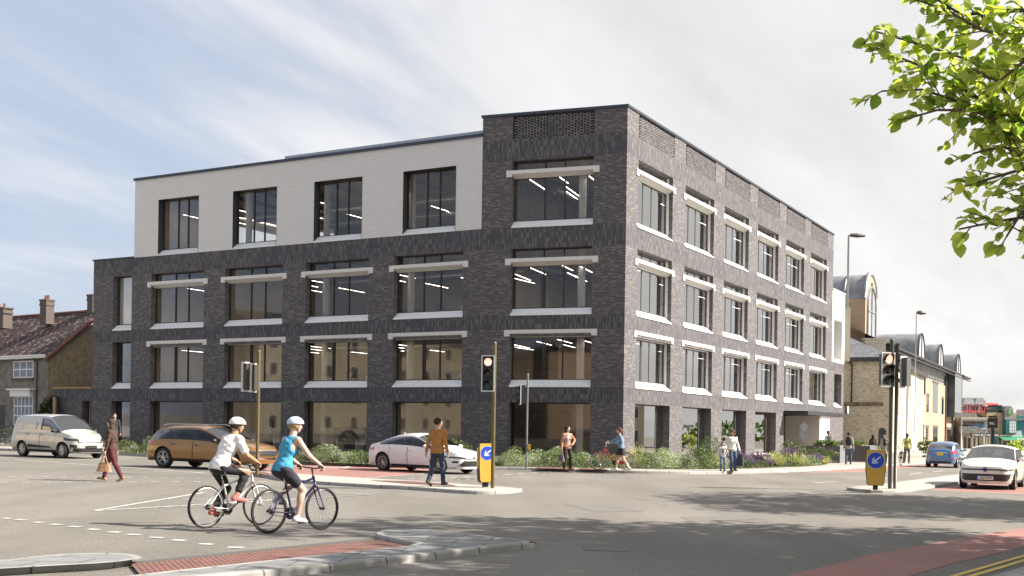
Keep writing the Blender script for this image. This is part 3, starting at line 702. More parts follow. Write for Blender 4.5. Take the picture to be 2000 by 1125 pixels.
line('road_marking', (187, 997.5), (398, 962.5)); line('road_marking', (187, 998), (726, 966.5)); line('road_marking', (357, 975.5), (560, 976.5)); line('road_marking', (560, 976.5), (726, 966.5)); line('road_marking', (470, 956.5), (660, 960)); line('road_marking', (650, 961.5), (726, 966.5))
line('road_marking', (703, 934.6), (820, 926.6)); line('road_marking', (820, 926.6), (848, 921.5)); line('road_marking', (28, 898), (402, 924.5), w=.12); line('road_marking', (620, 912), (668, 914.5), w=.3); line('road_marking', (668, 914.5), (690, 910), w=.2)
line('road_marking', (300, 921), (400, 924.5)); line('road_marking', (1818, 958.6), (2100, 969), w=.14); line('road_marking', (1570, 924.8), (1690, 921.2), w=.1)
for a, b in (((1700, 937.5), (1734, 934)), ((1777, 926.5), (1800, 923.8)), ((1822, 922), (1842, 920)), ((1590, 943.5), (1635, 941))): line('road_marking', a, b, w=.12)
dash = [(-20, 1010), (15, 1013), (40, 1016), (75, 1021), (110, 1025), (147, 1029.5), (183, 1034.5), (222, 1040), (262, 1045), (305, 1050.5), (350, 1056), (403, 1063.5), (460, 1070)]
for u, v in dash: s_ = 8+(v-1010)*.11; line('road_marking', (u-s_, v-.6), (u+s_, v+.6), w=.14)
for k in range(16):
    line('road_marking', (23+k*33-6, 931.2+k*.3), (23+k*33+6, 931.4+k*.3), w=.16); line('road_marking', (7+k*42-7, 942.6-k*.15), (7+k*42+7, 942.6-k*.15), w=.16)
for k in range(8): line('road_marking', (880+k*26, 934-k*1.6), (893+k*26, 933.2-k*1.6), w=.14); line('road_marking', (800+k*22, 936+k*.2), (809+k*22, 935.6+k*.2), w=.12)
pline('yellow_line', [(1856, 1128), (1932, 1106), (2003, 1085.5), (2200, 1028)], m=m_yel, w=.085); pline('yellow_line', [(1880, 1131), (1940, 1113.5), (2003, 1094.5), (2200, 1036)], m=m_yel, w=.085)
A5, B5 = gp(1925, 1126, .12), gp(2000, 1104, .12); D5 = B5-A5
K5 = [Vector((-40, 2.5, 0)), Vector((-12, 4.0, 0)), Vector((-4, 5.4, 0)), A5-D5*4, A5-D5*2, A5, B5, B5+D5*6, B5+D5*16]
for p in K5: p.z = 0
o5 = kerb('near_kerb', K5, False, -1); sheet('near_pavement', [p for p in o5]+[Vector((60, -30, 0)), Vector((-40, -30, 0))], .1195, m_pave)
# reinstated trench patches, a different asphalt
m_patch = asphalt('patched_asphalt', (.150, .142, .130), .06, 9.0, .3)
for q in ([(1100, 985), (1190, 986), (1260, 1000), (1160, 1000)], [(1330, 1010), (1470, 1006), (1500, 1014), (1350, 1019)]): sheet('road_patch', xy(q), .004, m_patch)
# lane ironwork
for u, v in ((1180, 1072), (906, 935.5)): 
    p = gp(u, v); b = MB(); b.prism([(p.x-.3, p.y-.3), (p.x+.3, p.y-.3), (p.x+.3, p.y+.3), (p.x-.3, p.y+.3)], 0, .006, zf=lambda x, y: G(x)); tag(b.build('manhole_cover', mat('cast_iron', (.10, .095, .09), .6, .3, var=.2)), 'square cast iron cover set flush in the asphalt '+('in the tree shade at bottom right' if v > 1000 else 'beside the kerbed island nose'), 'manhole cover')
# ------------------------------------------------------------------ vegetation
def leafmat(name, c1, c2, trans=.35, rough=.5):
    m, t, b = new_mat(name); ln = t.links.new; o = t.nodes['Material Output']
    gi = t.nodes.new('ShaderNodeNewGeometry'); r = t.nodes.new('ShaderNodeValToRGB'); e = r.color_ramp.elements
    e[0].color = (*c1, 1); e[1].color = (*c2, 1); e[0].position = .1; e[1].position = .95
    ln(gi.outputs['Random Per Island'], r.inputs[0]); ln(r.outputs[0], b.inputs['Base Color']); b.inputs['Roughness'].default_value = rough; b.inputs['Specular IOR Level'].default_value = .35
    tl = t.nodes.new('ShaderNodeBsdfTranslucent'); mm = t.nodes.new('ShaderNodeMix'); mm.data_type = 'RGBA'; mm.blend_type = 'MULTIPLY'; mm.inputs[0].default_value = 1
    ln(r.outputs[0], mm.inputs[6]); mm.inputs[7].default_value = (1.5, 1.6, .7, 1); ln(mm.outputs[2], tl.inputs[0])
    ms = t.nodes.new('ShaderNodeMixShader'); ms.inputs[0].default_value = trans; ln(b.outputs[0], ms.inputs[1]); ln(tl.outputs[0], ms.inputs[2]); ln(ms.outputs[0], o.inputs[0]); return m
m_leaf = leafmat('fresh_leaves', (.14, .22, .035), (.50, .53, .15), .58)
m_leafd = leafmat('tree_leaves', (.045, .08, .018), (.13, .18, .04), .30)
m_bark = mat('bark', (.075, .055, .04), .9, var=.3, scale=9, bump=.5)
m_shrub = leafmat('shrub_dark', (.03, .055, .015), (.13, .18, .05), .15)
m_silver = leafmat('shrub_silver', (.16, .21, .11), (.46, .52, .34), .2)
m_grass = leafmat('grass_pale', (.26, .28, .12), (.52, .48, .30), .3)
m_lav = leafmat('lavender_flower', (.10, .06, .17), (.26, .18, .38), .2)
m_stem = leafmat('stem_green', (.08, .12, .05), (.18, .22, .10), .2)
m_con = leafmat('conifer_leaves', (.015, .03, .012), (.05, .075, .03), .1)
m_blade = leafmat('spiky_blades', (.10, .13, .10), (.36, .38, .30), .2)
def leaves(mb, P, D, Nn, Ln, Wd, mi=0, fold=.25, six=False):
    """leaf blades at P, pointing D, normal Nn"""
    for p, d, n, l, w in zip(P, D, Nn, Ln, Wd):
        d = d.normalized(); s = d.cross(n)
        if s.length < 1e-4: continue
        s.normalize(); n = s.cross(d); b = len(mb.v)
        if six:
            q = [p, p+d*l*.18+s*w*.40+n*w*fold*.6, p+d*l*.48+s*w*.52+n*w*fold, p+d*l*.78+s*w*.33+n*w*fold*.3, p+d*l-n*l*.10, p+d*l*.78-s*w*.33+n*w*fold*.3, p+d*l*.48-s*w*.52+n*w*fold, p+d*l*.18-s*w*.40+n*w*fold*.6, p+d*l*.2, p+d*l*.5, p+d*l*.8-n*l*.04]
            mb.v.extend([tuple(x) for x in q])
            for f in ((0, 1, 8), (1, 2, 9, 8), (2, 3, 10, 9), (3, 4, 10), (0, 8, 7), (8, 9, 6, 7), (9, 10, 5, 6), (10, 4, 5)):
                mb.f.append(tuple(b+i for i in f)); mb.m.append(mi); mb.uv.append(None)
        else:
            mb.v.extend([tuple(p), tuple(p+d*l*.5+s*w*.5), tuple(p+d*l), tuple(p+d*l*.5-s*w*.5)])
            mb.f.append((b, b+1, b+2, b+3)); mb.m.append(mi); mb.uv.append(None)
def rv(r, s=1.0): return Vector((r.gauss(0, s), r.gauss(0, s), r.gauss(0, s)))
def crown(mb, r, centre, rad, nclump, nleaf, lsz, mi=0):
    for _ in range(nclump):
        d = rv(r).normalized(); q = r.random()**.45
        c = Vector((centre[0]+d.x*rad[0]*q, centre[1]+d.y*rad[1]*q, centre[2]+d.z*rad[2]*q)); cr = r.uniform(.5, 1.0)*rad[0]*.20
        P, D, Nn, A, Bw = [], [], [], [], []
        for _ in range(nleaf):
            o = rv(r).normalized()*cr*r.random()**.4; o.z *= .6; P.append(c+o); D.append((o+rv(r, cr*.5)+Vector((0, 0, -cr*.3)))); Nn.append(rv(r, .6)+Vector((0, 0, 1))); l = lsz*r.uniform(.7, 1.3); A.append(l); Bw.append(l*.62)
        leaves(mb, P, D, Nn, A, Bw, mi)
def tree(name, label, x, y, h, rad, seed, nclump=230, nleaf=30, lsz=.30, cat='tree', group=None, trunk_r=.22, m=None, base=.28):
    r = random.Random(seed); t = thing(name, label, cat, (x, y, G(x)+.1), 0, group)
    tk = MB(); top = h*.62; pts = [Vector((0, 0, -.2)), Vector((.05, .02, h*.2)), Vector((.12*r.uniform(-1, 1), .1, h*.4)), Vector((.2*r.uniform(-1, 1), .2*r.uniform(-1, 1), top))]
    tk.tube(pts, [trunk_r*1.25, trunk_r, trunk_r*.8, trunk_r*.4], 10)
    for k in range(11):
        a = 2*math.pi*k/11+r.random(); z0 = h*r.uniform(.28, .6); e = Vector((math.cos(a)*rad*.75, math.sin(a)*rad*.75, z0+h*r.uniform(.08, .3)))
        s = Vector((.03, .03, z0)); tk.tube([s, s.lerp(e, .5)+Vector((0, 0, .35)), e], [trunk_r*.4, trunk_r*.22, .03], 6)
    tk.build('trunk', m_bark, t, smooth=True)
    c = MB(); crown(c, r, (0, 0, h*(.5+base*.35)+.2), (rad, rad, h*(1-base)*.5), nclump, nleaf, lsz); c.build('crown', m or m_leafd, t); return t
# street trees standing out of the picture on the right: they throw the dappled shade over the junction
tree('street_tree', 'tall broad tree beyond the right edge shading the far side of the junction', 19.5, 28.2, 11.0, 4.8, 11, 380, 28, .30)
tree('street_tree', 'leafy tree beyond the right edge shading the road between the two islands', 27.5, 27.0, 10.5, 4.6, 12, 320, 28, .30)
tree('street_tree', 'broad tree beyond the right edge close to the near pavement shading the foreground', 13.2, 15.0, 9.8, 4.4, 13, 420, 30, .28)
tree('street_tree', 'second near tree beyond the right edge shading the red cycle lane', 19.2, 14.4, 10.0, 4.2, 14, 340, 28, .28)
tree('street_tree', 'tree beyond the right edge shading the asphalt beside the near island', 8.9, 12.6, 8.6, 2.7, 15, 240, 28, .24)
tree('street_tree', 'taller tree beyond the right edge between the two near ones', 13.0, 18.0, 12.5, 3.9, 16, 330, 28, .28)
# overhanging branch in the top right corner
bt = thing('overhanging_tree', 'bright green leafy branches hanging into the top right corner', 'tree', (8.3, 8.4, G(8.3)+.1))
lb = MB(); lv = MB(); r = random.Random(21)
tb = bt.matrix_world.translation
lb.tube([Vector((0, 0, -.3)), Vector((-.05, .05, 1.6)), Vector((-.2, .1, 2.8)), Vector((-.3, .3, 4.6)), Vector((-.2, .3, 6.2))], [.24, .2, .16, .11, .05], 10)
def at(u, v, y): d = ray(u, v); return Vector((0, 0, EYE))+d*y-tb
limbs = [([(2120, 420, 6.3), (2010, 250, 6.6), (1930, 130, 7.0), (1840, 100, 7.2), (1712, 62, 7.3)], 1.0),
         ([(2080, 330, 6.5), (1980, 230, 6.8), (1890, 180, 7.0), (1800, 130, 7.1), (1700, 88, 7.2)], 1.0),
         ([(2060, 300, 6.6), (1960, 240, 6.8), (1880, 200, 6.9), (1800, 175, 7.0), (1722, 178, 7.1)], .9),
         ([(2060, 290, 6.5), (1980, 250, 6.7), (1900, 215, 6.8), (1830, 215, 6.9), (1772, 232, 7.0)], .8),
         ([(2050, 20, 6.7), (1960, 20, 6.9), (1880, 30, 7.0), (1800, -20, 7.1)], 1.0),
         ([(2060, 60, 6.5), (1990, 70, 6.7), (1920, 60, 6.8), (1850, 20, 7.0), (1790, 0, 7.1)], 1.0),
         ([(2070, 380, 6.4), (2000, 310, 6.6), (1960, 285, 6.7), (1900, 300, 6.8)], .7),
         ([(2070, 400, 6.4), (1998, 330, 6.6), (1930, 350, 6.7), (1858, 372, 6.8)], .55),
         ([(2080, 440, 6.4), (2030, 420, 6.5), (1950, 432, 6.6), (1872, 448, 6.7)], .4),
         ([(2070, 430, 6.3), (2015, 400, 6.4), (1992, 420, 6.5), (1966, 462, 6.5)], .5),
         ([(2070, 200, 6.9), (2000, 170, 7.1), (1930, 150, 7.3), (1860, 130, 7.5)], 1.1),
         ([(2060, 120, 6.3), (2000, 120, 6.5), (1950, 160, 6.6), (1890, 130, 6.8)], 1.1),
         ([(2060, 330, 7.0), (2010, 300, 7.1), (1960, 250, 7.2), (1920, 260, 7.3)], .9)]
hubs = [at(2330, 400, 7.0), at(2300, 215, 7.2), at(2310, 60, 7.3)]
for k_, hb2 in enumerate(hubs):
    s0_ = Vector((-.16, .2, 2.3+.6*k_)); lb.tube([s0_, s0_.lerp(hb2, .3)+Vector((0, .1, .30)), s0_.lerp(hb2, .7)+Vector((0, -.05, .28)), hb2], [.10, .075, .05, .026], 8)
for pts, dn in limbs:
    P = [at(*p) for p in pts]; P = [hubs[2] if pts[0][1] < 150 else hubs[1] if pts[0][1] < 320 else hubs[0]]+P; lb.tube([Vector((-.25, .2, 4.2))]+P if pts[0][0] < 2075 and False else P, [.013*(1-i/len(P))+.0035 for i in range(len(P))], 6)
    seg = [(P[i], P[i+1]) for i in range(len(P)-1)]
    for si, (a, b) in enumerate(seg):
        nt_ = int((a-b).length/(.043 if si < len(seg)-1 else .055)*dn)+2
        for k in range(nt_):
            f = (k+r.random())/nt_; p = a.lerp(b, f); frac = (si+f)/len(seg)
            dl = (b-a).normalized(); tl_ = r.uniform(.12, .34)*(1.2-frac*.75)
            d = (dl*.8+rv(r, .55)); d.normalize(); e = p+d*tl_+Vector((0, 0, -tl_*.12)); lb.tube([p, e], [.0045, .002], 4, cap=False)
            PP, DD, NN, LL, WW = [], [], [], [], []
            for j in range(r.randint(4, 6)):
                g = .25+.75*j/5; q = p.lerp(e, g); d2 = d*.8+rv(r, .5)+Vector((-.1, 0, -.12)); PP.append(q); DD.append(d2); NN.append(rv(r, .45)+Vector((.3, -.5, .8))); l = r.uniform(.040, .100); LL.append(l); WW.append(l*r.uniform(.60, .8))
            leaves(lv, PP, DD, NN, LL, WW, 0, .2, True)
crown(lv, r, (.2, .3, 5.2), (2.6, 2.5, 1.8), 110, 30, .12)
lb.build('trunk', m_bark, bt, smooth=True); lv.build('crown', m_leaf, bt, smooth=True)
print('leaf faces', len(lv.f))

# shrubs of the planting bed
def shrub_mesh(kind, seed):
    r = random.Random(seed); m = MB()
    if kind in ('round', 'silver', 'clipped'):
        nl = 1500 if kind != 'clipped' else 1300; P, D, Nn, A, Bw = [], [], [], [], []
        bumps = [(rv(r).normalized(), r.uniform(.05, .2)) for _ in range(9)]
        for _ in range(nl):
            d = rv(r).normalized(); d.z = abs(d.z)*1.0
            q = (1-.35*r.random()**2)*(1+sum(b*max(0, d.dot(n))**6 for n, b in bumps))
            P.append(Vector((d.x*.62*q, d.y*.62*q, d.z*.72*q+.03))); D.append(d*.45+rv(r, .5)+Vector((0, 0, .2))); Nn.append(d+rv(r, .28)); l = r.uniform(.04, .085) if kind != 'silver' else r.uniform(.04, .08); A.append(l); Bw.append(l*(.6 if kind != 'silver' else .4))
        leaves(m, P, D, Nn, A, Bw, 0)
        return m, [m_silver if kind == 'silver' else m_shrub]
    n = {'grass': 260, 'lavender': 240, 'spiky': 90}[kind]
    for _ in range(n):
        a = r.uniform(0, 2*math.pi); b0 = Vector((math.cos(a), math.sin(a), 0))*r.uniform(0, .15); tilt = r.uniform(.05, 1.0 if kind != 'lavender' else .75); L_ = r.uniform(.55, 1.0)*(.85 if kind == 'grass' else .75)
        d = Vector((math.cos(a)*math.sin(tilt), math.sin(a)*math.sin(tilt), math.cos(tilt))); s = d.cross(Vector((0, 0, 1))).normalized()*(.008 if kind != 'spiky' else .022)
        droop = .3 if kind == 'grass' else .12
        q = [b0, b0+d*L_*.5+Vector((0, 0, .02)), b0+d*L_-Vector((0, 0, L_*droop*tilt))]; bi = len(m.v)
        m.v.extend([tuple(q[0]-s), tuple(q[0]+s), tuple(q[1]-s), tuple(q[1]+s), tuple(q[2])])
        m.f += [(bi, bi+1, bi+3, bi+2), (bi+2, bi+3, bi+4)]; m.m += [0, 0]; m.uv += [None, None]
        if kind == 'lavender':
            for k in range(5):
                c = q[1].lerp(q[2], .35+k*.16); s2 = rv(r).normalized()*.022; bi = len(m.v); m.v.extend([tuple(c-s2), tuple(c+Vector((0, 0, .035))), tuple(c+s2), tuple(c-Vector((0, 0, .02)))]); m.f.append((bi, bi+1, bi+2, bi+3)); m.m.append(1); m.uv.append(None)
        if kind == 'grass' and r.random() < .5:
            s2 = s*2; bi = len(m.v); c = q[2]; m.v.extend([tuple(c-s2), tuple(c+Vector((0, 0, .1))), tuple(c+s2), tuple(c-d*.1)]); m.f.append((bi, bi+1, bi+2, bi+3)); m.m.append(0); m.uv.append(None)
    return m, {'grass': [m_grass], 'lavender': [m_stem, m_lav], 'spiky': [m_blade]}[kind]
PRO = {}
def shrub(kind, x, y, s, label, group=None, var=0, h=.13):
    key = (kind, var)
    nm = {'round': 'round_shrub', 'silver': 'silver_shrub', 'clipped': 'box_shrub', 'grass': 'ornamental_grass', 'lavender': 'lavender_plant', 'spiky': 'spiky_plant'}[kind]
    if key not in PRO:
        m, mats = shrub_mesh(kind, hash(kind) % 97+var*5 if False else (len(kind)*13+var*5)); o = m.build(nm, mats); PRO[key] = o
    else: o = PRO[key].copy(); COL.objects.link(o)
    o.location = (x, y, G(x)+h); o.scale = (s, s, s*rs_.uniform(.62, .95)*(1 if kind != 'clipped' else 1.2)); o.rotation_euler = (0, 0, rs_.uniform(0, 6.28))
    tag(o, label, 'shrub' if kind in ('round', 'silver', 'clipped') else 'plant', group); return o
rs_ = random.Random(5)
look = {'round': 'rounded green shrub', 'silver': 'silvery shrub', 'grass': 'pale grass tuft', 'lavender': 'purple lavender', 'spiky': 'spiky plant', 'clipped': 'box shrub'}
# front row, measured along the bed: (pixel x, kind, size)
rowF = [(262, 'spiky', .8), (290, 'round', .7), (318, 'spiky', .7), (586, 'round', .75), (604, 'spiky', .8), (630, 'round', .8), (655, 'spiky', .9), (680, 'silver', .7), (704, 'round', .8), (724, 'spiky', .7), (742, 'round', .9),
        (886, 'silver', .9), (905, 'round', .9), (928, 'spiky', .8), (975, 'spiky', .9), (998, 'silver', .8), (1040, 'silver', .9), (1058, 'spiky', .9), (1080, 'round', 1.15), (1124, 'round', .9), (1140, 'silver', .8), (1158, 'spiky', .95),
        (1180, 'round', 1.0), (1205, 'silver', .95), (1236, 'silver', 1.0), (1256, 'round', 1.1), (1290, 'silver', 1.15), (1334, 'silver', 1.05), (1366, 'round', 1.15), (1396, 'silver', .8), (1404, 'grass', .9), (1446, 'round', .8), (1462, 'lavender', .95), (1470, 'round', .6), (1487, 'round', .55), (1500, 'lavender', .8), (1518, 'grass', 1.1), (1540, 'round', .8), (1556, 'grass', 1.1), (1576, 'silver', .9), (1592, 'lavender', 1.0), (1610, 'grass', .9)]
bays = [(300, 'leftmost wide ground floor window'), (600, 'pier behind the turquoise cyclist'), (660, 'window behind the cyclists'), (740, 'rear of the white saloon'), (905, 'middle island bollard'), (960, 'middle traffic light pole'), (1028, 'slim traffic pole'), (1110, 'woman with handbag'), (1200, 'red bicycle'), (1275, 'first sunlit shop window'), (1358, 'second sunlit shop window'), (1428, 'mother and child'), (1495, 'fourth sunlit shop window'), (1560, 'entrance recess'), (1600, 'white entrance panel')]
seen = {}
def where(u, row):
    k = min(range(len(bays)), key=lambda i: abs(bays[i][0]-u)); d = u-bays[k][0]
    side = 'at' if abs(d) < 6 else ('left of' if d < 0 else 'right of')
    return f'{row} row, {side} the {bays[k][1]}'
SIZES = {}
def bedplant(u, v, kind, s, row, var):
    p = gp(u, v, .13); base = f'{look[kind]}, {where(u, row)}'; n = seen.get(base, 0); seen[base] = n+1
    lab = base if n == 0 else ('second ' if n == 1 else 'third ')+base
    if s > 1.1 and n == 0: lab = 'large '+lab
    words = lab.split()
    shrub(kind, p.x, p.y, s, ' '.join(words), 'plants in the bed along the office building', var)
def bedv(u):
    xs = [230, 400, 620, 850, 1060, 1300, 1400, 1480, 1560, 1610]; ys = [884, 893.5, 903.5, 909.5, 912.5, 916.5, 916.5, 914.5, 911.5, 908.5]
    for i in range(len(xs)-1):
        if xs[i] <= u <= xs[i+1]: return ys[i]+(ys[i+1]-ys[i])*(u-xs[i])/(xs[i+1]-xs[i])
    return ys[-1]
for i, (u, k, s) in enumerate(rowF): bedplant(u, bedv(u)-1.8, k, s, 'front', i % 3)
rowB = [(245, 'round'), (275, 'spiky'), (305, 'round'), (600, 'round'), (640, 'silver'), (668, 'round'), (700, 'round'), (733, 'round'), (895, 'round'), (918, 'silver'), (1000, 'round'), (1024, 'round'), (1046, 'silver'), (1068, 'silver'), (1092, 'silver'), (1112, 'silver'), (1134, 'spiky'), (1152, 'silver'), (1176, 'spiky'), (1228, 'round'), (1246, 'grass'), (1268, 'grass'), (1298, 'silver'), (1318, 'grass'), (1344, 'lavender'), (1378, 'silver'), (1372, 'round'), (1420, 'grass'), (1440, 'lavender'), (1455, 'grass'), (1482, 'lavender'), (1495, 'silver'), (1508, 'round'), (1532, 'grass'), (1545, 'lavender'), (1566, 'grass'), (1582, 'grass'), (1604, 'lavender')]
for i, (u, k) in enumerate(rowB[::2]): bedplant(u, bedv(u)-6.5-(i % 3), k, rs_.uniform(.85, 1.3), 'back', i % 3)
p = gp(1552, 901, .1); shrub('clipped', p.x, p.y, 1.55, 'tallest light green shrub, in front of the dark entrance recess', 'plants in the bed along the office building', 0)
p = gp(1384, 903, .1); shrub('clipped', p.x, p.y, 1.35, 'big loose shrub against the pier left of the mother and child', 'plants in the bed along the office building', 0)
gc = MB(); rr = random.Random(8)
for _ in range(2600):
    u = rr.uniform(235, 1600)
    if 330 < u < 560: continue
    v = bedv(u)-rr.random()**1.6*9; p = gp(u, v, .13)
    for j in range(3):
        d = rv(rr, .5); d.z = abs(d.z)+.3; l = rr.uniform(.05, .11); s = Vector((d.y, -d.x, 0)).normalized()*l*.18; q = p+Vector((rr.uniform(-.2, .2), rr.uniform(-.2, .2), 0)); e2 = q+d.normalized()*l
        gc.face([q-s, q+s, e2])
gco = gc.build('ground_cover', m_stem); tag(gco, 'low green ground cover between the shrubs of the planting bed', 'ground cover', kind='stuff')
# ------------------------------------------------------------------ people: smooth distance-field bodies meshed with surface nets
def mesh_field(fn, lo, hi, h):
    lo = np.array(lo, float); hi = np.array(hi, float); k = 4; H = h*k
    nc = np.ceil((hi-lo)/H).astype(int)+1
    g = [lo[i]+(np.arange(nc[i])+.5)*H for i in range(3)]
    X, Y, Z = np.meshgrid(*g, indexing='ij'); P = np.stack([X.ravel(), Y.ravel(), Z.ravel()], 1)
    d = fn(P).reshape(nc)
    act = np.abs(d) < H*1.15
    D = np.repeat(np.repeat(np.repeat(np.where(d < 0, -1., 1.), k, 0), k, 1), k, 2)
    A = np.repeat(np.repeat(np.repeat(act, k, 0), k, 1), k, 2)
    idx = np.argwhere(A); pts = lo+(idx+.5)*h
    D[A] = fn(pts)
    s = D < 0
    c = s[:-1, :-1, :-1].astype(np.int8); n = c.copy()*0
    for a in (0, 1):
        for b in (0, 1):
            for e in (0, 1): n = n+s[a:s.shape[0]-1+a, b:s.shape[1]-1+b, e:s.shape[2]-1+e]
    cells = (n > 0) & (n < 8); ci = np.argwhere(cells)
    if len(ci) == 0: return [], []
    vid = -np.ones(cells.shape, int); vid[cells] = np.arange(len(ci))
    acc = np.zeros((len(ci), 3)); cnt = np.zeros(len(ci))
    corners = [(a, b, e) for a in (0, 1) for b in (0, 1) for e in (0, 1)]
    for i in range(8):
        for j in range(i+1, 8):
            a, b = corners[i], corners[j]
            if sum(abs(a[q]-b[q]) for q in range(3)) != 1: continue
            da = D[ci[:, 0]+a[0], ci[:, 1]+a[1], ci[:, 2]+a[2]]; db = D[ci[:, 0]+b[0], ci[:, 1]+b[1], ci[:, 2]+b[2]]
            m = (da < 0) != (db < 0); t = np.clip(da/(da-db+1e-12), 0, 1)[:, None]
            p = np.array(a)*(1-t)+np.array(b)*t; acc[m] += p[m]; cnt[m] += 1
    V = lo+(ci+acc/cnt[:, None]+.5)*h
    F = []
    for ax in range(3):
        o = [q for q in range(3) if q != ax]
        sl0 = [slice(1, -1)]*3; sl1 = [slice(1, -1)]*3; sl0[ax] = slice(0, -1); sl1[ax] = slice(1, None)
        a = s[tuple(sl0)]; b = s[tuple(sl1)]; e = np.argwhere(a != b); flip = a[tuple(e.T)]
        base = e.copy()
        for q in o: base[:, q] += 1
        def cid(d0, d1):
            c_ = base.copy(); c_[:, o[0]] -= d0; c_[:, o[1]] -= d1; return vid[tuple(c_.T)]
        q = np.stack([cid(0, 0), cid(1, 0), cid(1, 1), cid(0, 1)], 1)
        if ax == 1: flip = ~flip
        q[~flip] = q[~flip][:, ::-1]; q = q[(q >= 0).all(1)]; F.append(q)
    return V, np.concatenate(F)
def cone(P, a, b, r1, r2):
    a = np.asarray(a, float); b = np.asarray(b, float); ab = b-a; L2 = max(ab@ab, 1e-9)
    t = np.clip(((P-a)@ab)/L2, 0, 1); return np.linalg.norm(P-a-t[:, None]*ab, axis=1)-(r1+(r2-r1)*t)
def ellp(P, c, r, Rm=None):
    q = P-np.asarray(c, float)
    if Rm is not None: q = q@Rm
    r = np.asarray(r, float); k0 = np.linalg.norm(q/r, axis=1); k1 = np.linalg.norm(q/(r*r), axis=1)
    return k0*(k0-1)/np.maximum(k1, 1e-6)
def smin(a, b, k):
    h = np.clip(.5+.5*(b-a)/k, 0, 1); return b*(1-h)+a*h-k*h*(1-h)
def ik(a, b, l1, l2, pole):
    a, b, pole = Vector(a), Vector(b), Vector(pole); d = b-a; L_ = d.length; mx = (l1+l2)*.995
    if L_ > mx: b = a+d*(mx/L_); d = b-a; L_ = mx
    u = d.normalized(); x = (L_*L_+l1*l1-l2*l2)/(2*L_); h = math.sqrt(max(l1*l1-x*x, 0)); p = pole-u*pole.dot(u)
    p = p.normalized() if p.length > 1e-5 else Vector((1, 0, 0))
    return a+u*x+p*h, b
def frm(x, z):
    x = Vector(x).normalized(); z = Vector(z); y = z.cross(x).normalized(); z = x.cross(y); return np.array([[x.x, y.x, z.x], [x.y, y.y, z.y], [x.z, y.z, z.z]])
SKIN = {}
def skin(c):
    if c not in SKIN: SKIN[c] = mat('skin_tone', c, .55, var=.06, scale=12)
    return SKIN[c]
CL = {}
def cloth(c, nm='cloth'):
    if (c, nm) not in CL: CL[(c, nm)] = mat(nm, c, .85, var=.22, scale=5, bump=.7, bscale=16)
    return CL[(c, nm)]
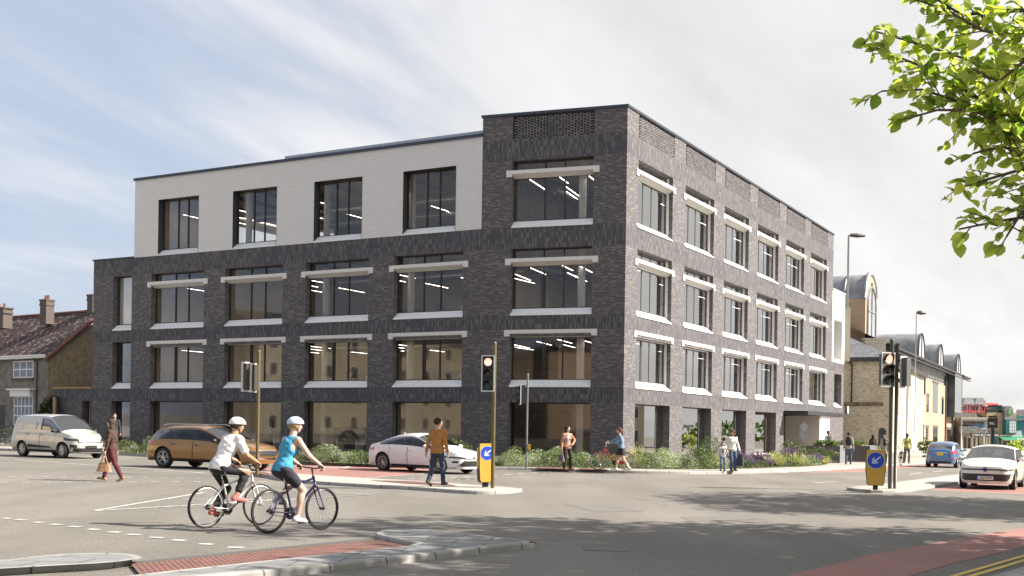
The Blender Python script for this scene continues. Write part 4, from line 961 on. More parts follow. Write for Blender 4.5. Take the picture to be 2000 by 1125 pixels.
def person(label, loc, rz, H=1.75, pel=(0, 0, None), lean=0, side=0, feet=None, hands=None, kneepole=None, elpole=None, headyaw=0, headpitch=0, twist=0, sex='m', h=.010,
           tone=(.50, .30, .21), top=(.3, .3, .3), sleeve='long', bottom=(.05, .06, .1), leg='long', shoes=(.04, .04, .04), hair=(.03, .02, .015), hairlen='short', extra=None, coat=0, group=None, wide=1.0, grip=False, open_front=None):
    t = thing('person', label, 'person', loc, rz, group); k = H/1.75; E = np.array
    fe = .93 if sex == 'f' else 1.0; w = wide
    hz = pel[2] if pel[2] is not None else .525*H
    pv = Vector((pel[0], pel[1], hz)); th = R(lean); ro = R(side)
    up = Vector((math.sin(th), math.sin(ro), math.cos(th)*math.cos(ro))).normalized(); lat = Vector((-math.sin(R(twist)), math.cos(R(twist)), 0)); lat = (lat-up*lat.dot(up)).normalized(); fw = lat.cross(up)
    waist = pv+up*.105*H; chest = pv+up*.205*H-fw*.008*H; nb = pv+up*.315*H-fw*.004*H; shc = pv+up*.283*H
    hy, hp = R(headyaw), R(headpitch)
    headc = nb+up*.5*.085*H+Vector((0, 0, .062*H))+fw*(.012*H+math.sin(th)*.02)
    hf = Vector((math.cos(hy)*math.cos(hp), math.sin(hy)*math.cos(hp), -math.sin(hp))); hl = Vector((-math.sin(hy), math.cos(hy), 0)); hu = hf.cross(hl); RH = np.array([[hf.x, hl.x, hu.x], [hf.y, hl.y, hu.y], [hf.z, hl.z, hu.z]])
    sw = .094*H*fe*w
    sh = [shc+lat*s*sw for s in (1, -1)]; hip = [pv+lat*s*.052*H-Vector((0, 0, .005*H)) for s in (1, -1)]
    feet = feet or [(0, .09, 0, 0), (0, -.09, 0, 0)]; hands = hands or [(.03, .27*k, .46*H), (.03, -.27*k, .46*H)]
    kp = kneepole or [(1, .1, 0), (1, -.1, 0)]; ep = elpole or [(-1, .5, 0), (-1, -.5, 0)]
    RF = frm(fw, up); H0 = H
    kn, an, el, wr = [], [], [], []
    for i in (0, 1):
        f = feet[i]; an_t = Vector((f[0], f[1], f[2]+.05*H)); q, e = ik(hip[i], an_t, .245*H, .235*H, kp[i]); kn.append(q); an.append(e)
        q, e = ik(sh[i], Vector(hands[i][:3]), .168*H, .145*H, ep[i]); el.append(q); wr.append(e)
    def torso(P, g=0.0):
        d = ellp(P, pv+up*.012*H, (.068*H+g, .098*H*w+g, .075*H+g), RF); d = smin(d, ellp(P, waist, (.056*H*w+g, .076*H*fe*w+g, .085*H+g), RF), .05)
        d = smin(d, ellp(P, chest, (.066*H*w+g, .098*H*fe*w+g, .10*H+g), RF), .05)
        for i in (0, 1): d = smin(d, cone(P, nb-up*.03*H, sh[i], .030*H+g, .033*H*w+g), .04)
        if sex == 'f':
            for s in (1, -1): d = smin(d, ellp(P, chest+fw*.052*H+lat*s*.042*H-up*.005*H, (.030*H+g, .034*H+g, .032*H+g)), .03)
        return d
    def legs(P, g=0.0, upto=1.0):
        d = np.full(len(P), 9.)
        for i in (0, 1):
            dd = cone(P, hip[i]-up*.0, kn[i], .052*H+g, .033*H+g)
            if upto > .5:
                e = kn[i].lerp(an[i], min(1, (upto-.5)*2)); cf = kn[i].lerp(an[i], .3); bk_ = (kn[i]-an[i]).normalized(); bd = (fw-bk_*fw.dot(bk_))
                dd = smin(dd, cone(P, kn[i], e, .032*H+g, (.021*H if upto >= 1 else .027*H)+g), .02)
                dd = smin(dd, ellp(P, cf-bd*.010*H, (.030*H+g,)*2+(.06*H+g,), frm(bd if bd.length > .01 else fw, bk_)), .025)
            else: dd = cone(P, hip[i], hip[i].lerp(kn[i], upto*2), .053*H+g, .044*H+g)
            d = smin(d, dd, .02)
        return smin(d, ellp(P, pv, (.066*H+g, .096*H*w+g, .062*H+g), RF), .035)
    def arms(P, g=0.0, upto=1.0):
        d = np.full(len(P), 9.)
        for i in (0, 1):
            if upto > .5:
                dd = cone(P, sh[i], el[i], .030*H*w+g, .0235*H+g); e = el[i].lerp(wr[i], min(1, (upto-.5)*2)); dd = smin(dd, cone(P, el[i], e, .0235*H+g, .0165*H+g), .015)
            else: dd = cone(P, sh[i], sh[i].lerp(el[i], upto*2), .031*H+g, .027*H+g)
            d = np.minimum(d, dd)
        return d
    def handf(P):
        d = np.full(len(P), 9.)
        for i in (0, 1):
            s = 1 if i == 0 else -1
            fa = (wr[i]-el[i]).normalized(); hd = Vector(hands[i][3:6]).normalized() if len(hands[i]) > 3 else fa
            pal = (Vector((0, -s, 0)) if not grip else Vector((0, 0, -1))); pal = (pal-hd*pal.dot(hd)).normalized(); ac = hd.cross(pal).normalized()*s
            if ac.dot(fw) < 0 and not grip: ac = -ac
            if grip: ac = hd.cross(pal).normalized(); ac = ac if ac.dot(lat)*s < 0 else -ac
            pc = wr[i]+hd*.028*H
            d = np.minimum(d, ellp(P, pc, (.030*H, .024*H, .011*H), frm(hd, pal)))
            for n_, (o_, l_) in enumerate(((.017, .92), (.006, 1.0), (-.006, .95), (-.016, .78))):
                b0 = wr[i]+hd*.046*H+ac*o_*H; cu = (1.1 if grip else .45)+.08*n_
                b1 = b0+(hd*math.cos(cu*.5)+pal*math.sin(cu*.5))*.022*H*l_; b2 = b1+(hd*math.cos(cu*1.5)+pal*math.sin(cu*1.5))*.019*H*l_; b3 = b2+(hd*math.cos(cu*2.3)+pal*math.sin(cu*2.3))*.012*H*l_
                fr = .0058*H if h < .009 else .0068*H
                for a_, b_ in ((b0, b1), (b1, b2), (b2, b3)): d = smin(d, cone(P, a_, b_, fr, fr*.9), .003)
            t0 = wr[i]+hd*.015*H+ac*.018*H; t1 = t0+(hd*.7+ac*.7+pal*.3).normalized()*.022*H; t2 = t1+(hd+pal*.6).normalized()*.018*H
            d = smin(d, cone(P, t0, t1, .0075*H, .0068*H), .004); d = smin(d, cone(P, t1, t2, .0066*H, .0055*H), .003)
        return d
    def head(P):
        d = ellp(P, headc+hu*.010*H-hf*.004*H, (.060*H, .047*H, .060*H), RH)
        d = smin(d, ellp(P, headc+hf*.012*H-hu*.030*H, (.036*H, .032*H, .036*H), RH), .03)
        d = smin(d, cone(P, headc+hf*.050*H+hu*.006*H, headc+hf*.062*H-hu*.012*H, .005*H, .0075*H), .008)
        for s in (1, -1):
            d = -smin(-d, ellp(P, headc+hf*.056*H+hl*s*.019*H+hu*.004*H, (.008*H, .010*H, .006*H), RH), .006)
            d = np.minimum(d, ellp(P, headc+hf*.046*H+hl*s*.019*H+hu*.003*H, (.0075*H,)*3))
            d = smin(d, ellp(P, headc+hl*s*.045*H-hf*.004*H-hu*.006*H, (.012*H, .005*H, .018*H), RH), .004)
        d = smin(d, cone(P, headc+hf*.047*H-hu*.030*H+hl*.010*H, headc+hf*.047*H-hu*.030*H-hl*.010*H, .0048*H, .0048*H), .004)
        return d
    def feetf(P, g=0.0):
        d = np.full(len(P), 9.)
        for i in (0, 1):
            f = feet[i]; pt = R(f[3]); yaw = R(f[4]) if len(f) > 4 else 0; fd = Vector((math.cos(yaw)*math.cos(pt), math.sin(yaw)*math.cos(pt), math.sin(pt))); fu = Vector((0, 0, 1)); fu = (fu-fd*fu.dot(fd)).normalized()
            heel = an[i]-fu*.030*H-fd*.022*H; ball = an[i]-fu*.034*H+fd*.075*H; toe = ball+fd*.028*H
            dd = cone(P, heel, ball, .020*H+g, .019*H+g); dd = smin(dd, cone(P, ball, toe, .021*H+g, .014*H+g), .012); dd = smin(dd, cone(P, an[i], heel, .021*H+g, .020*H+g), .02)
            sol = (P-E(an[i]-fu*.048*H))@E(fu); dd = np.maximum(dd, -sol-g*.2); d = np.minimum(d, dd)
        return d
    def body(P):
        d = torso(P, -.004); d = smin(d, cone(P, nb-up*.01*H, headc-hu*.03*H-hf*.008*H, .033*H*w, .029*H*w), .02); d = smin(d, head(P), .012)
        d = smin(d, legs(P), .02); d = smin(d, arms(P), .02); d = smin(d, handf(P), .006); return smin(d, feetf(P, -.004), .012)
    allp = [pv, headc]+kn+an+el+wr+sh; m_ = .16*k
    lo = [min(p[i] for p in allp)-m_ for i in range(3)]; hi = [max(p[i] for p in allp)+m_ for i in range(3)]
    lo[2] = min(f[2] for f in feet)-.03; hi[2] = headc.z+.10*H
    wob = lambda P, a=.0042: a*(np.sin(P[:, 0]*31+P[:, 2]*23)*np.sin(P[:, 1]*27-P[:, 2]*37)+.6*np.sin(P[:, 2]*61+P[:, 1]*29+P[:, 0]*17))
    def emit(nm, fn, m, lo_=lo, hi_=hi):
        V, F = mesh_field(fn, lo_, hi_, h)
        if len(V) == 0: return None
        b = MB(); b.v = [tuple(v) for v in V]; b.f = [tuple(int(x) for x in f) for f in F]; b.m = [0]*len(F); b.uv = [None]*len(F)
        return b.build(nm, m, t, smooth=True)
    emit('body', body, skin(tone))
    neckcut = lambda P: (P-E(nb+up*.012*H))@E(up)
    hipz = lambda P, q: -((P-E(pv))@E(up))-q
    au = {'long': .97, 'short': .36, 'none': 0}[sleeve]; n_top = 'jacket' if coat or open_front else 'shirt'
    def topf(P):
        g = .016*k if sleeve != 'none' else .006
        d = torso(P, g)
        if au: d = smin(d, arms(P, g*.8, au), .025)
        if coat:
            ck = kn[0].lerp(kn[1], .5); end = pv.lerp(ck, coat); d = smin(d, cone(P, pv, end, .085*H*w, .105*H*w), .05); d = np.maximum(d, -((P-E(end))@E((pv-end).normalized())) )
        else:
            d = smin(d, ellp(P, pv+up*.01*H, (.072*H+g*.5, .100*H*w+g*.5, .13*H), RF), .03); d = np.maximum(d, hipz(P, .045*H if sleeve != 'none' else .03*H))
        d = np.maximum(d, neckcut(P))
        if sleeve == 'none':
            q = E(chest); sp_ = (P-q)@E(lat); d = np.maximum(d, np.abs(sp_)-(.075*H+np.clip(-((P-q)@E(up)), 0, .1)*.6)); hh = (P-E(shc))@E(up)
            d = np.maximum(d, -np.maximum(np.maximum(hh*-1-.10*H+0, .022*H-np.abs(sp_)*.0-.5), -9) if False else d)
        return d+wob(P)
    emit(n_top, topf, cloth(top, n_top+'_cloth'))
    if open_front:
        sf = cloth(open_front, 'shirt_cloth')
        def inner(P):
            d = torso(P, .022*k); d = np.maximum(d, neckcut(P)); d = np.maximum(d, hipz(P, .05*H)); d = np.maximum(d, np.abs((P-E(pv))@E(lat))-.042*H); return np.maximum(d, -((P-E(pv))@E(fw)))
        emit('shirt', inner, sf)
    up_ = {'long': .99, 'short': .30, 'skirt': .25, 'crop': .88}[leg]
    def botf(P):
        g = .010*k; d = legs(P, g, up_)
        if leg == 'skirt': ck = hip[0].lerp(hip[1], .5); e = ck.lerp(kn[0].lerp(kn[1], .5), .62); d = smin(d, cone(P, ck, e, .088*H, .118*H), .03); d = np.maximum(d, (E(e)-P)@E((ck-e).normalized()))
        d = np.maximum(d, (P-E(pv+up*.055*H))@E(up)); return d+wob(P, .003)
    emit('skirt' if leg == 'skirt' else 'trousers' if leg != 'short' else 'shorts', botf, cloth(bottom, 'trouser_cloth'))
    def shoef(P): return np.maximum(feetf(P, .006*k), -9)
    zlo = list(lo); zhi = list(hi); zhi[2] = max(a_.z for a_ in an)+.05*H
    def shoecut(P):
        d = shoef(P); dd = np.full(len(P), 9.)
        for i in (0, 1): dd = np.minimum(dd, np.maximum(np.linalg.norm(P-E(an[i]), axis=1)-.2*H, 0)*1.0)
        return d
    for i in (0, 1):
        l2 = [an[i][q]-.17*H for q in range(3)]; h2 = [an[i][q]+.17*H for q in range(3)]; j = 1-i
        mid_ = (an[0]+an[1])/2; nv = E((an[i]-an[j]).normalized())
        emit('shoe', lambda P: np.maximum(feetf(P, .006*k), -(P-E(mid_))@nv), cloth(shoes, 'shoe_leather'), l2, h2)
    def hairf(P):
        g = .010*H; d = ellp(P, headc+hu*.014*H-hf*.008*H, (.065*H+g*.3, .052*H+g*.3, .062*H+g*.4), RH); q = P-E(headc); a_ = q@E(hf); b_ = q@E(hu)
        cut = a_*.8-b_-(.0 if hairlen != 'short' else -.004)*H-.012*H if False else (a_-.024*H)*.80-(b_-.016*H)*.75
        d = np.maximum(d, cut); d = np.maximum(d, -b_-(.028*H))
        if hairlen == 'long':
            e = headc-hu*.13*H-hf*.035*H; d = smin(d, ellp(P, headc-hu*.065*H-hf*.028*H, (.036*H, .060*H, .105*H), RH), .02)
        if hairlen == 'tail': d = smin(d, cone(P, headc+hu*.03*H-hf*.055*H, headc-hu*.055*H-hf*.085*H, .018*H, .008*H), .012)
        if hairlen == 'bob': d = smin(d, ellp(P, headc-hu*.03*H-hf*.022*H, (.040*H, .052*H, .055*H), RH), .015)
        return d+wob(P, .0045)
    hl_, hh_ = [headc[i]-.22*H for i in range(3)], [headc[i]+.10*H for i in range(3)]; hh_[0] += .1; hh_[1] += .1
    if hairlen: emit('hair', hairf, cloth(hair, 'hair_strands'), hl_, hh_)
    J = dict(t=t, pv=pv, up=up, fw=fw, lat=lat, headc=headc, hf=hf, hu=hu, hl=hl, RH=RH, wr=wr, el=el, sh=sh, chest=chest, kn=kn, an=an, H=H, emit=emit, torso=torso, waist=waist, shc=shc)
    if extra: extra(J)
    return J
def xz(a, dist=0): return (math.cos(a)*dist, math.sin(a)*dist)
def hdg(dx, dy): return math.atan2(dy, dx)
def helmet(c1, c2=(.02, .02, .02)):
    def f(J):
        H = J['H']; E = np.array
        def hf_(P):
            d = ellp(P, J['headc']+J['hu']*.022*H-J['hf']*.004*H, (.080*H, .062*H, .062*H), J['RH']); q = P-E(J['headc']); b_ = q@E(J['hu']); a_ = q@E(J['hf']); d = np.maximum(d, .016*H+a_*.12-b_)
            c_ = q@E(J['hl'])
            for s in (-.028, 0, .028): d = np.maximum(d, -(np.maximum(np.abs(c_-s*H)-.006*H, np.maximum(np.abs(a_+.01*H)-.045*H, .058*H-b_))))
            return d
        lo = [J['headc'][i]-.11*H for i in range(3)]; hi = [J['headc'][i]+.12*H for i in range(3)]
        J['emit']('helmet', hf_, mat('helmet_shell', c1, .3, var=.03, coat=.5), lo, hi)
        b = MB()
        for s in (1, -1):
            p = J['headc']+J['hl']*s*.047*H; b.tube([p+J['hu']*.02*H+J['hf']*.02*H, p-J['hu']*.02*H, J['headc']-J['hu']*.058*H+J['hf']*.015*H+J['hl']*s*.02*H], .004*H, 5)
        b.build('helmet_strap', mat('helmet_strap_web', c2, .7, var=0), J['t'])
    return f
# ------------------------------------------------------------------ vehicles
m_tyre = mat('tyre_rubber', (.018, .018, .018), .85, var=.1)
m_alloy = mat('alloy_wheel', (.55, .54, .52), .3, .85, var=.05)
m_blk = mat('black_trim', (.018, .018, .02), .45, var=.08)
m_under = mat('underbody_dark', (.012, .012, .013), .9, var=0)
m_chr = mat('chrome', (.70, .70, .70), .12, 1.0, var=0)
m_lens = mat('headlamp_lens', (.045, .05, .06), .10, .1, var=.3, scale=20, coat=.3)
m_red = mat('tail_lamp_red', (.45, .02, .015), .12, var=.08, coat=1)
m_amb = mat('amber_lamp', (.75, .28, .03), .2, var=0)
m_cglass = glass('car_glass', (.26, .29, .33), .04, k=.26)
m_seat = mat('seat_fabric', (.045, .045, .05), .9, var=.1)
m_plate = mat('number_plate', (.75, .75, .72), .4, var=0); m_platey = mat('number_plate_yellow', (.75, .5, .05), .4, var=0); m_pblue = mat('plate_blue', (.02, .06, .4), .4, var=0); m_ink = mat('plate_ink', (.015, .015, .015), .5, var=0)
def interp(pts, x):
    if x <= pts[0][0]: return pts[0][1]
    for (a, b), (c, d) in zip(pts, pts[1:]):
        if x <= c:
            t = (x-a)/(c-a); return b+(d-b)*t
    return pts[-1][1]
def smoothp(pts, n=3):
    for _ in range(n):
        q = [pts[0]]
        for a, b in zip(pts, pts[1:]): q += [(a[0]*.75+b[0]*.25, a[1]*.75+b[1]*.25), (a[0]*.25+b[0]*.75, a[1]*.25+b[1]*.75)]
        pts = q+[pts[-1]]
    return pts
def wheel(parent, x, y, r, style, steer=0, width=.21):
    s = 1 if y > 0 else -1
    T = Matrix.Translation((x, y, r)) @ Matrix.Rotation(steer, 4, 'Z')
    b = MB(); hw = width/2
    b.lathe([(r*.66, -hw*.8), (r*.80, -hw), (r*.95, -hw*.95), (r, -hw*.7), (r, hw*.7), (r*.95, hw*.95), (r*.80, hw), (r*.66, hw*.8)], 36, 0, T, 'y')
    ty = b.build('wheel', m_tyre, parent, smooth=True, angle=40)
    q = MB(); rr = r*.68
    q.lathe([(rr, -hw*.8), (rr, s*hw*.3), (rr*.99, s*hw*.86), (rr*.93, s*hw*.88), (rr*.90, s*hw*.55), (rr*.88, s*hw*.2)], 36, 0, T, 'y')
    q.lathe([(.01, s*hw*.72), (rr*.2, s*hw*.72), (rr*.24, s*hw*.5)], 20, 0, T, 'y')
    n = {'multi': 10, 'five': 5, 'steel': 8, 'v': 5}[style]
    for k in range(n):
        a = 2*math.pi*k/n; Tk = T @ Matrix.Rotation(a, 4, 'Y'); wd = rr*{'multi': .07, 'five': .15, 'steel': .17, 'v': .08}[style]
        prs = [(0, 0)] if style != 'v' else [(-.16, .1), (.16, -.1)]
        for o0, o1 in prs:
            q.tube([Tk @ Vector((o0*rr*.3, s*hw*.62, rr*.15)), Tk @ Vector((o0*rr*1.2, s*hw*.62, rr*.93))], [wd, wd*.8], 5, 0)
    q.build('rim', m_alloy, ty, smooth=True, angle=35)
    d = MB(); d.lathe([(.01, s*hw*.12), (rr*.97, s*hw*.12)], 24, 0, T, 'y'); d.build('brake_disc', m_under, ty)
    return ty
def car(name, label, loc, rz, L_, W_, prof, belt, wheels, wr_, ws, paint, style='multi', z0=.20, tumble=.36, nf=4.5, nr=6.0, pillars=None, glassx=None, sidex=None, crown_=.07, nose=.22, tail=.12, cat='car', group=None, driver=None, details=None, clad=None, roofm=None, glx=None, steer=0, sideglass=True):
    """prof: centre line height (x from rear to front); belt: shoulder height"""
    t = thing(name, label, cat, loc, rz, group, slope=True)
    prof = smoothp(prof, 2); belt = smoothp(belt, 2); hl = L_/2
    zc = lambda x: interp(prof, x); zb = lambda x: min(interp(belt, x), interp(prof, x)-.012)
    def plan(x):
        n = nf if x > 0 else nr; return W_/2*max(1-abs(x/hl)**n, 0)**(1/n)
    gk = [(0, .90), (.12, .955), (.35, .99), (.55, 1.0), (.8, .985), (1, .945)]
    def hw(x, z):
        f = (z-z0)/max(zb(x)-z0, .05); return plan(x)*interp(gk, max(0, min(1, f)))
    def warp(x, z):
        e = max(0, (abs(x)-(hl-.75))/.75); e = e*e*(3-2*e); q = (z-.50)/.5
        return x-(nose if x > 0 else -tail)*e*(q*q if q > 0 else .6*q*q)
    xs = [hl*math.sin(a) for a in np.linspace(-math.pi/2, math.pi/2, 74)]+[-hl+.01, hl-.01, -hl+.03, hl-.03]
    fixed = sorted(list(glassx)+[p for pr in (pillars or []) for p in pr])
    xs = [x for x in xs if all(abs(x-f) > .025 for f in fixed)]+fixed; xs = sorted(set(xs))
    NL, NA, NB = 15, 9, 9
    def section(x):
        b_ = zb(x); c = zc(x); cr = min(crown_+.10*max(0, plan(x))*.3, (c-b_)*.55+.004); wb = hw(x, b_)
        ze = max(b_+.004, c-cr); we = max(wb-(ze-b_)*tumble-(.02 if ze-b_ > .1 else 0), wb*.25)
        pts = []
        for i in range(NL): z = z0+(b_-z0)*i/(NL-1); pts.append(Vector((x, hw(x, z), z)))
        for i in range(1, NA): f = i/(NA-1); pts.append(Vector((x, wb+(we-wb)*f-(.016*math.sin(f*3.14) if c-b_ < .1 else -.02*math.sin(f*3.14)*min(1, (c-b_)*3)), b_+(ze-b_)*f)))
        for i in range(1, NB): f = 1-i/(NB-1); pts.append(Vector((x, we*f, c-(c-ze)*f**2.4)))
        return [Vector((warp(p.x, p.z), p.y, p.z)) for p in pts]
    sec = [section(x) for x in xs]; NP = len(sec[0])
    full = [[Vector((p.x, -p.y, p.z)) for p in s]+[p.copy() for p in reversed(s[:-1])] for s in sec]; NF = len(full[0])
    iA, iB = NL-1, NL-1+NA-1
    def region(i, j):
        jj = j if j < NP-1 else NF-2-j; xm = (xs[i]+xs[i+1])/2; h_ = zc(xm)-zb(xm)
        wf = [g for g in glassx]
        if wf[2] < xm < wf[3] and jj >= iB-0 and jj > iB-1: return 'windscreen'
        if wf[0] < xm < wf[1] and jj >= iB and zc(xm) > zb(xm)+.0: return 'rear_window'
        if sidex and sidex[0] < xm < sidex[1] and iA+1 <= jj < iB-1 and h_ > .20:
            for a, b in (pillars or []):
                if a < xm < b: return 'pillar'
            return 'side'
        return 'body'
    arch = [(wx_, wr_) for wx_ in wheels]; ra = wr_+.055
    b = MB(); b.v = [tuple(p) for r_ in full for p in r_]
    nverts = len(b.v); groups_ = {}
    V = [Vector(p) for p in b.v]
    inside = [False]*nverts
    for i, x in enumerate(xs):
        for j in range(NF):
            p = V[i*NF+j]; jj = min(j, NF-1-j)
            if jj < NL:
                for wx_, r_ in arch:
                    if math.hypot(p.x-wx_, p.z-r_) < ra: inside[i*NF+j] = True
    keepf = []
    for i in range(len(xs)-1):
        for j in range(NF-1):
            ids = [i*NF+j, i*NF+j+1, (i+1)*NF+j+1, (i+1)*NF+j]; ni = sum(inside[k] for k in ids)
            if ni == 4: continue
            keepf.append((ids, region(i, j), i, j))
    used = set(k for f, *_ in keepf for k in f)
    for k in used:
        if inside[k]:
            p = V[k]; wx_ = min(wheels, key=lambda w: abs(w-p.x)); d = Vector((p.x-wx_, 0, p.z-wr_)); d = d.normalized() if d.length > 1e-4 else Vector((0, 0, 1)); V[k] = Vector((wx_+d.x*ra, p.y, wr_+d.z*ra))
    def sub(fs, nm, m, off=0.0, parent=t):
        mp = {}; q = MB()
        for ids, *_ in fs:
            for k in ids:
                if k not in mp: mp[k] = len(q.v); q.v.append(tuple(V[k]))
            f = tuple(mp[k] for k in ids); q.f.append(tuple(dict.fromkeys(f))); q.m.append(0); q.uv.append(None)
        return q.build(nm, m, parent, smooth=True, angle=38)
    bodyf = [f for f in keepf if f[1] == 'body' or (f[1] == 'side' and not sideglass)]
    bo = sub(bodyf, 'body', paint)
    for nm in ('windscreen', 'rear_window'):
        fs = [f for f in keepf if f[1] == nm]
        if fs: sub(fs, nm, m_cglass)
    pf = [f for f in keepf if f[1] == 'pillar']
    for sgn in (0, 1):
        for a_, c_ in (pillars or []):
            q_ = [f for f in pf if (f[3] < NP-1) == (sgn == 0) and a_ < (xs[f[2]]+xs[f[2]+1])/2 < c_]
            if q_: sub(q_, 'door_pillar', m_blk)
    if sideglass:
        sf = [f for f in keepf if f[1] == 'side']; edges = [sidex[0]]+[c for pr in (pillars or []) for c in pr]+[sidex[1]]
        for sgn in (0, 1):
            for a, c in zip(edges[::2], edges[1::2]):
                fs = [f for f in sf if a < (xs[f[2]]+xs[f[2]+1])/2 < c and ((f[3] < NP-1) == (sgn == 0))]
                if fs: sub(fs, 'side_window', m_cglass)
    # floor pan, arch liners
    u = MB(); u.face([(-hl+.25, -W_/2*.86, z0+.01), (hl-.25, -W_/2*.86, z0+.01), (hl-.25, W_/2*.86, z0+.01), (-hl+.25, W_/2*.86, z0+.01)])
    u.build('floor_pan', m_under, t)
    for wx_ in wheels:
        for s in (1, -1):
            al = MB(); rows = []
            for k in range(17):
                a = math.pi*(k/16*1.16-.08); c_, s_ = math.cos(a)*ra, math.sin(a)*ra; yo = s*(hw(min(max(wx_+c_, -hl+.05), hl-.05), max(wr_+s_, z0))-.004); rows.append([(wx_+c_, yo, wr_+s_), (wx_+c_, s*(W_/2-.30), wr_+s_)])
            al.grid(rows); al.build('wheel_arch', clad or m_blk if clad else m_blk, t, smooth=True)
    for wx_ in wheels:
        for s in (1, -1): wheel(t, wx_, s*(W_/2-.125), wr_, style, steer if wx_ > 0 else 0)
    # interior
    fx = (glassx[2]+glassx[0])/2; zi = zb(0)
    for sx in (fx+.25, fx-.65):
        for s in (1, -1):
            sm = MB(); sm.cbox((sx, s*.36, zi-.22), (.16, .46, .62)); sm.cbox((sx-.04, s*.36, zi+.18), (.09, .24, .17)); sm.cbox((sx+.25, s*.36, zi-.48), (.5, .46, .14)); sm.build('seat', m_seat, t)
    sm = MB(); sm.cbox((glassx[3]-.42, 0, zi-.10), (.35, W_*.76, .14)); sm.build('dashboard', m_seat, t)
    st = MB(); c0 = Vector((glassx[3]-.68, -.36 if True else .36, zi-.02)); st.tube([c0+Vector((.06*math.sin(a), .18*math.cos(a), .17*math.sin(a))) for a in np.linspace(0, 2*math.pi, 17)], .014, 6); st.build('steering_wheel', m_blk, t)
    if driver:
        dm = MB(); dx = fx+.38
        dm.ell((dx, -.36, zi-.10), (.12, .20, .26), 12, 0); dm.ell((dx+.04, -.36, zi+.22), (.10, .075, .115), 12, 1); dm.ell((dx+.01, -.36, zi+.26), (.105, .085, .105), 12, 2); dm.tube([(dx+.03, -.36, zi+.05), (dx+.03, -.36, zi+.16)], .055, 8, 1)
        for s in (-.56, -.18): dm.tube([(dx, s, zi+.02), (dx+.18, s, zi-.14), (dx+.36, -.36+(s+.36)*.7, zi+.02)], [.06, .05, .035], 7, 0)
        o = dm.build('person', [cloth(driver[0]), skin((.45, .28, .2)), cloth((.03, .02, .02), 'hair_strands')], None, smooth=True); o.matrix_world = t.matrix_world; tag(o, driver[1], 'person')
    # helper mappers for details
    zmx = lambda x, z: hw(x, z)
    def side_(x, z, s, off=.006): return Vector((warp(x, z), s*(hw(x, z)+off), z))
    def endx(y, z, sg, off=.008):
        lo_, hi_ = 0.0, hl; y0_ = y; y = math.copysign(min(abs(y), .965*hw(sg*hl*.55, z)), y)
        for _ in range(28):
            mdl = (lo_+hi_)/2
            if hw(sg*mdl, z) > abs(y): lo_ = mdl
            else: hi_ = mdl
        x = sg*lo_; return Vector((warp(x, z)+sg*off, y, z))
    def patch(nm, poly, fmap, m, nx_=12, ny_=5, parent=t):
        """poly in (a,b); scanlines in b"""
        bs = [p[1] for p in poly]; b0, b1 = min(bs), max(bs); rows = []
        for i in range(ny_+1):
            bb = b0+(b1-b0)*(i/ny_); bb = min(max(bb, b0+1e-5), b1-1e-5); xx = []
            for p, q in zip(poly, poly[1:]+poly[:1]):
                if (p[1] <= bb < q[1]) or (q[1] <= bb < p[1]): xx.append(p[0]+(q[0]-p[0])*(bb-p[1])/(q[1]-p[1]))
            if len(xx) < 2: continue
            a0, a1_ = min(xx), max(xx); rows.append([fmap(a0+(a1_-a0)*k/nx_, bb) for k in range(nx_+1)])
        if len(rows) < 2: return
        q = MB(); q.grid(rows); return q.build(nm, m, parent, smooth=True)
    def topz(x, y, off=.004):
        b_ = zb(x); c = zc(x); cr = min(crown_+.10*max(0, plan(x))*.3, (c-b_)*.55+.004); wb = hw(x, b_); ze = max(b_+.004, c-cr); we = max(wb-(ze-b_)*tumble-(.02 if ze-b_ > .1 else 0), wb*.25)
        f = min(1, abs(y)/we); z = c-(c-ze)*f**2.4; return Vector((warp(x, z), y, z+off))
    # mirrors, handles, shut lines
    for s in (1, -1):
        mm_ = MB(); mx_ = glassx[3]-.30 if not glx else glx; zm = zb(mx_)+.06; yb = hw(mx_, zb(mx_)); mm_.ell((mx_+.02, s*(yb+.13), zm+.03), (.075, .115, .075), 12, 0); mm_.tube([(mx_+.03, s*(yb-.03), zm-.05), (mx_+.02, s*(yb+.07), zm-.01)], .03, 6, 1); mm_.face([(mx_-.055, s*(yb+.05), zm-.02), (mx_-.055, s*(yb+.21), zm-.02), (mx_-.055, s*(yb+.21), zm+.07), (mx_-.055, s*(yb+.05), zm+.07)], 2)
        mm_.build('wing_mirror', [paint if not clad else m_blk, m_blk, m_chr], t, smooth=True, angle=50)
        for dx_ in (details or {}).get('doors', []):
            xa, xb = dx_
            for xl in (xa, xb): patch('door_gap', [(xl-.006, z0+.12), (xl+.006, z0+.12), (xl+.006, zb(xl)-.01), (xl-.006, zb(xl)-.01)], lambda a, c: side_(a, c, s, .002), m_under, 1, 8)
            hm = MB(); hz_ = zb(xa)-.11; p = side_(xa+.14, hz_, s, .015); hm.ell(tuple(p), (.085, .018, .018), 10); hm.build('door_handle', (details or {}).get('handle', paint), t, smooth=True)
        patch('sill_trim', [(wheels[0]+ra+.03, z0+.005), (wheels[1]-ra-.03, z0+.005), (wheels[1]-ra-.03, z0+.09), (wheels[0]+ra+.03, z0+.09)], lambda a, c: side_(a, c, s, .012), m_blk, 10, 2)
    return dict(t=t, patch=patch, side=side_, endx=endx, topz=topz, hl=hl, W=W_, zb=zb, zc=zc, hw=hw, warp=warp, z0=z0)
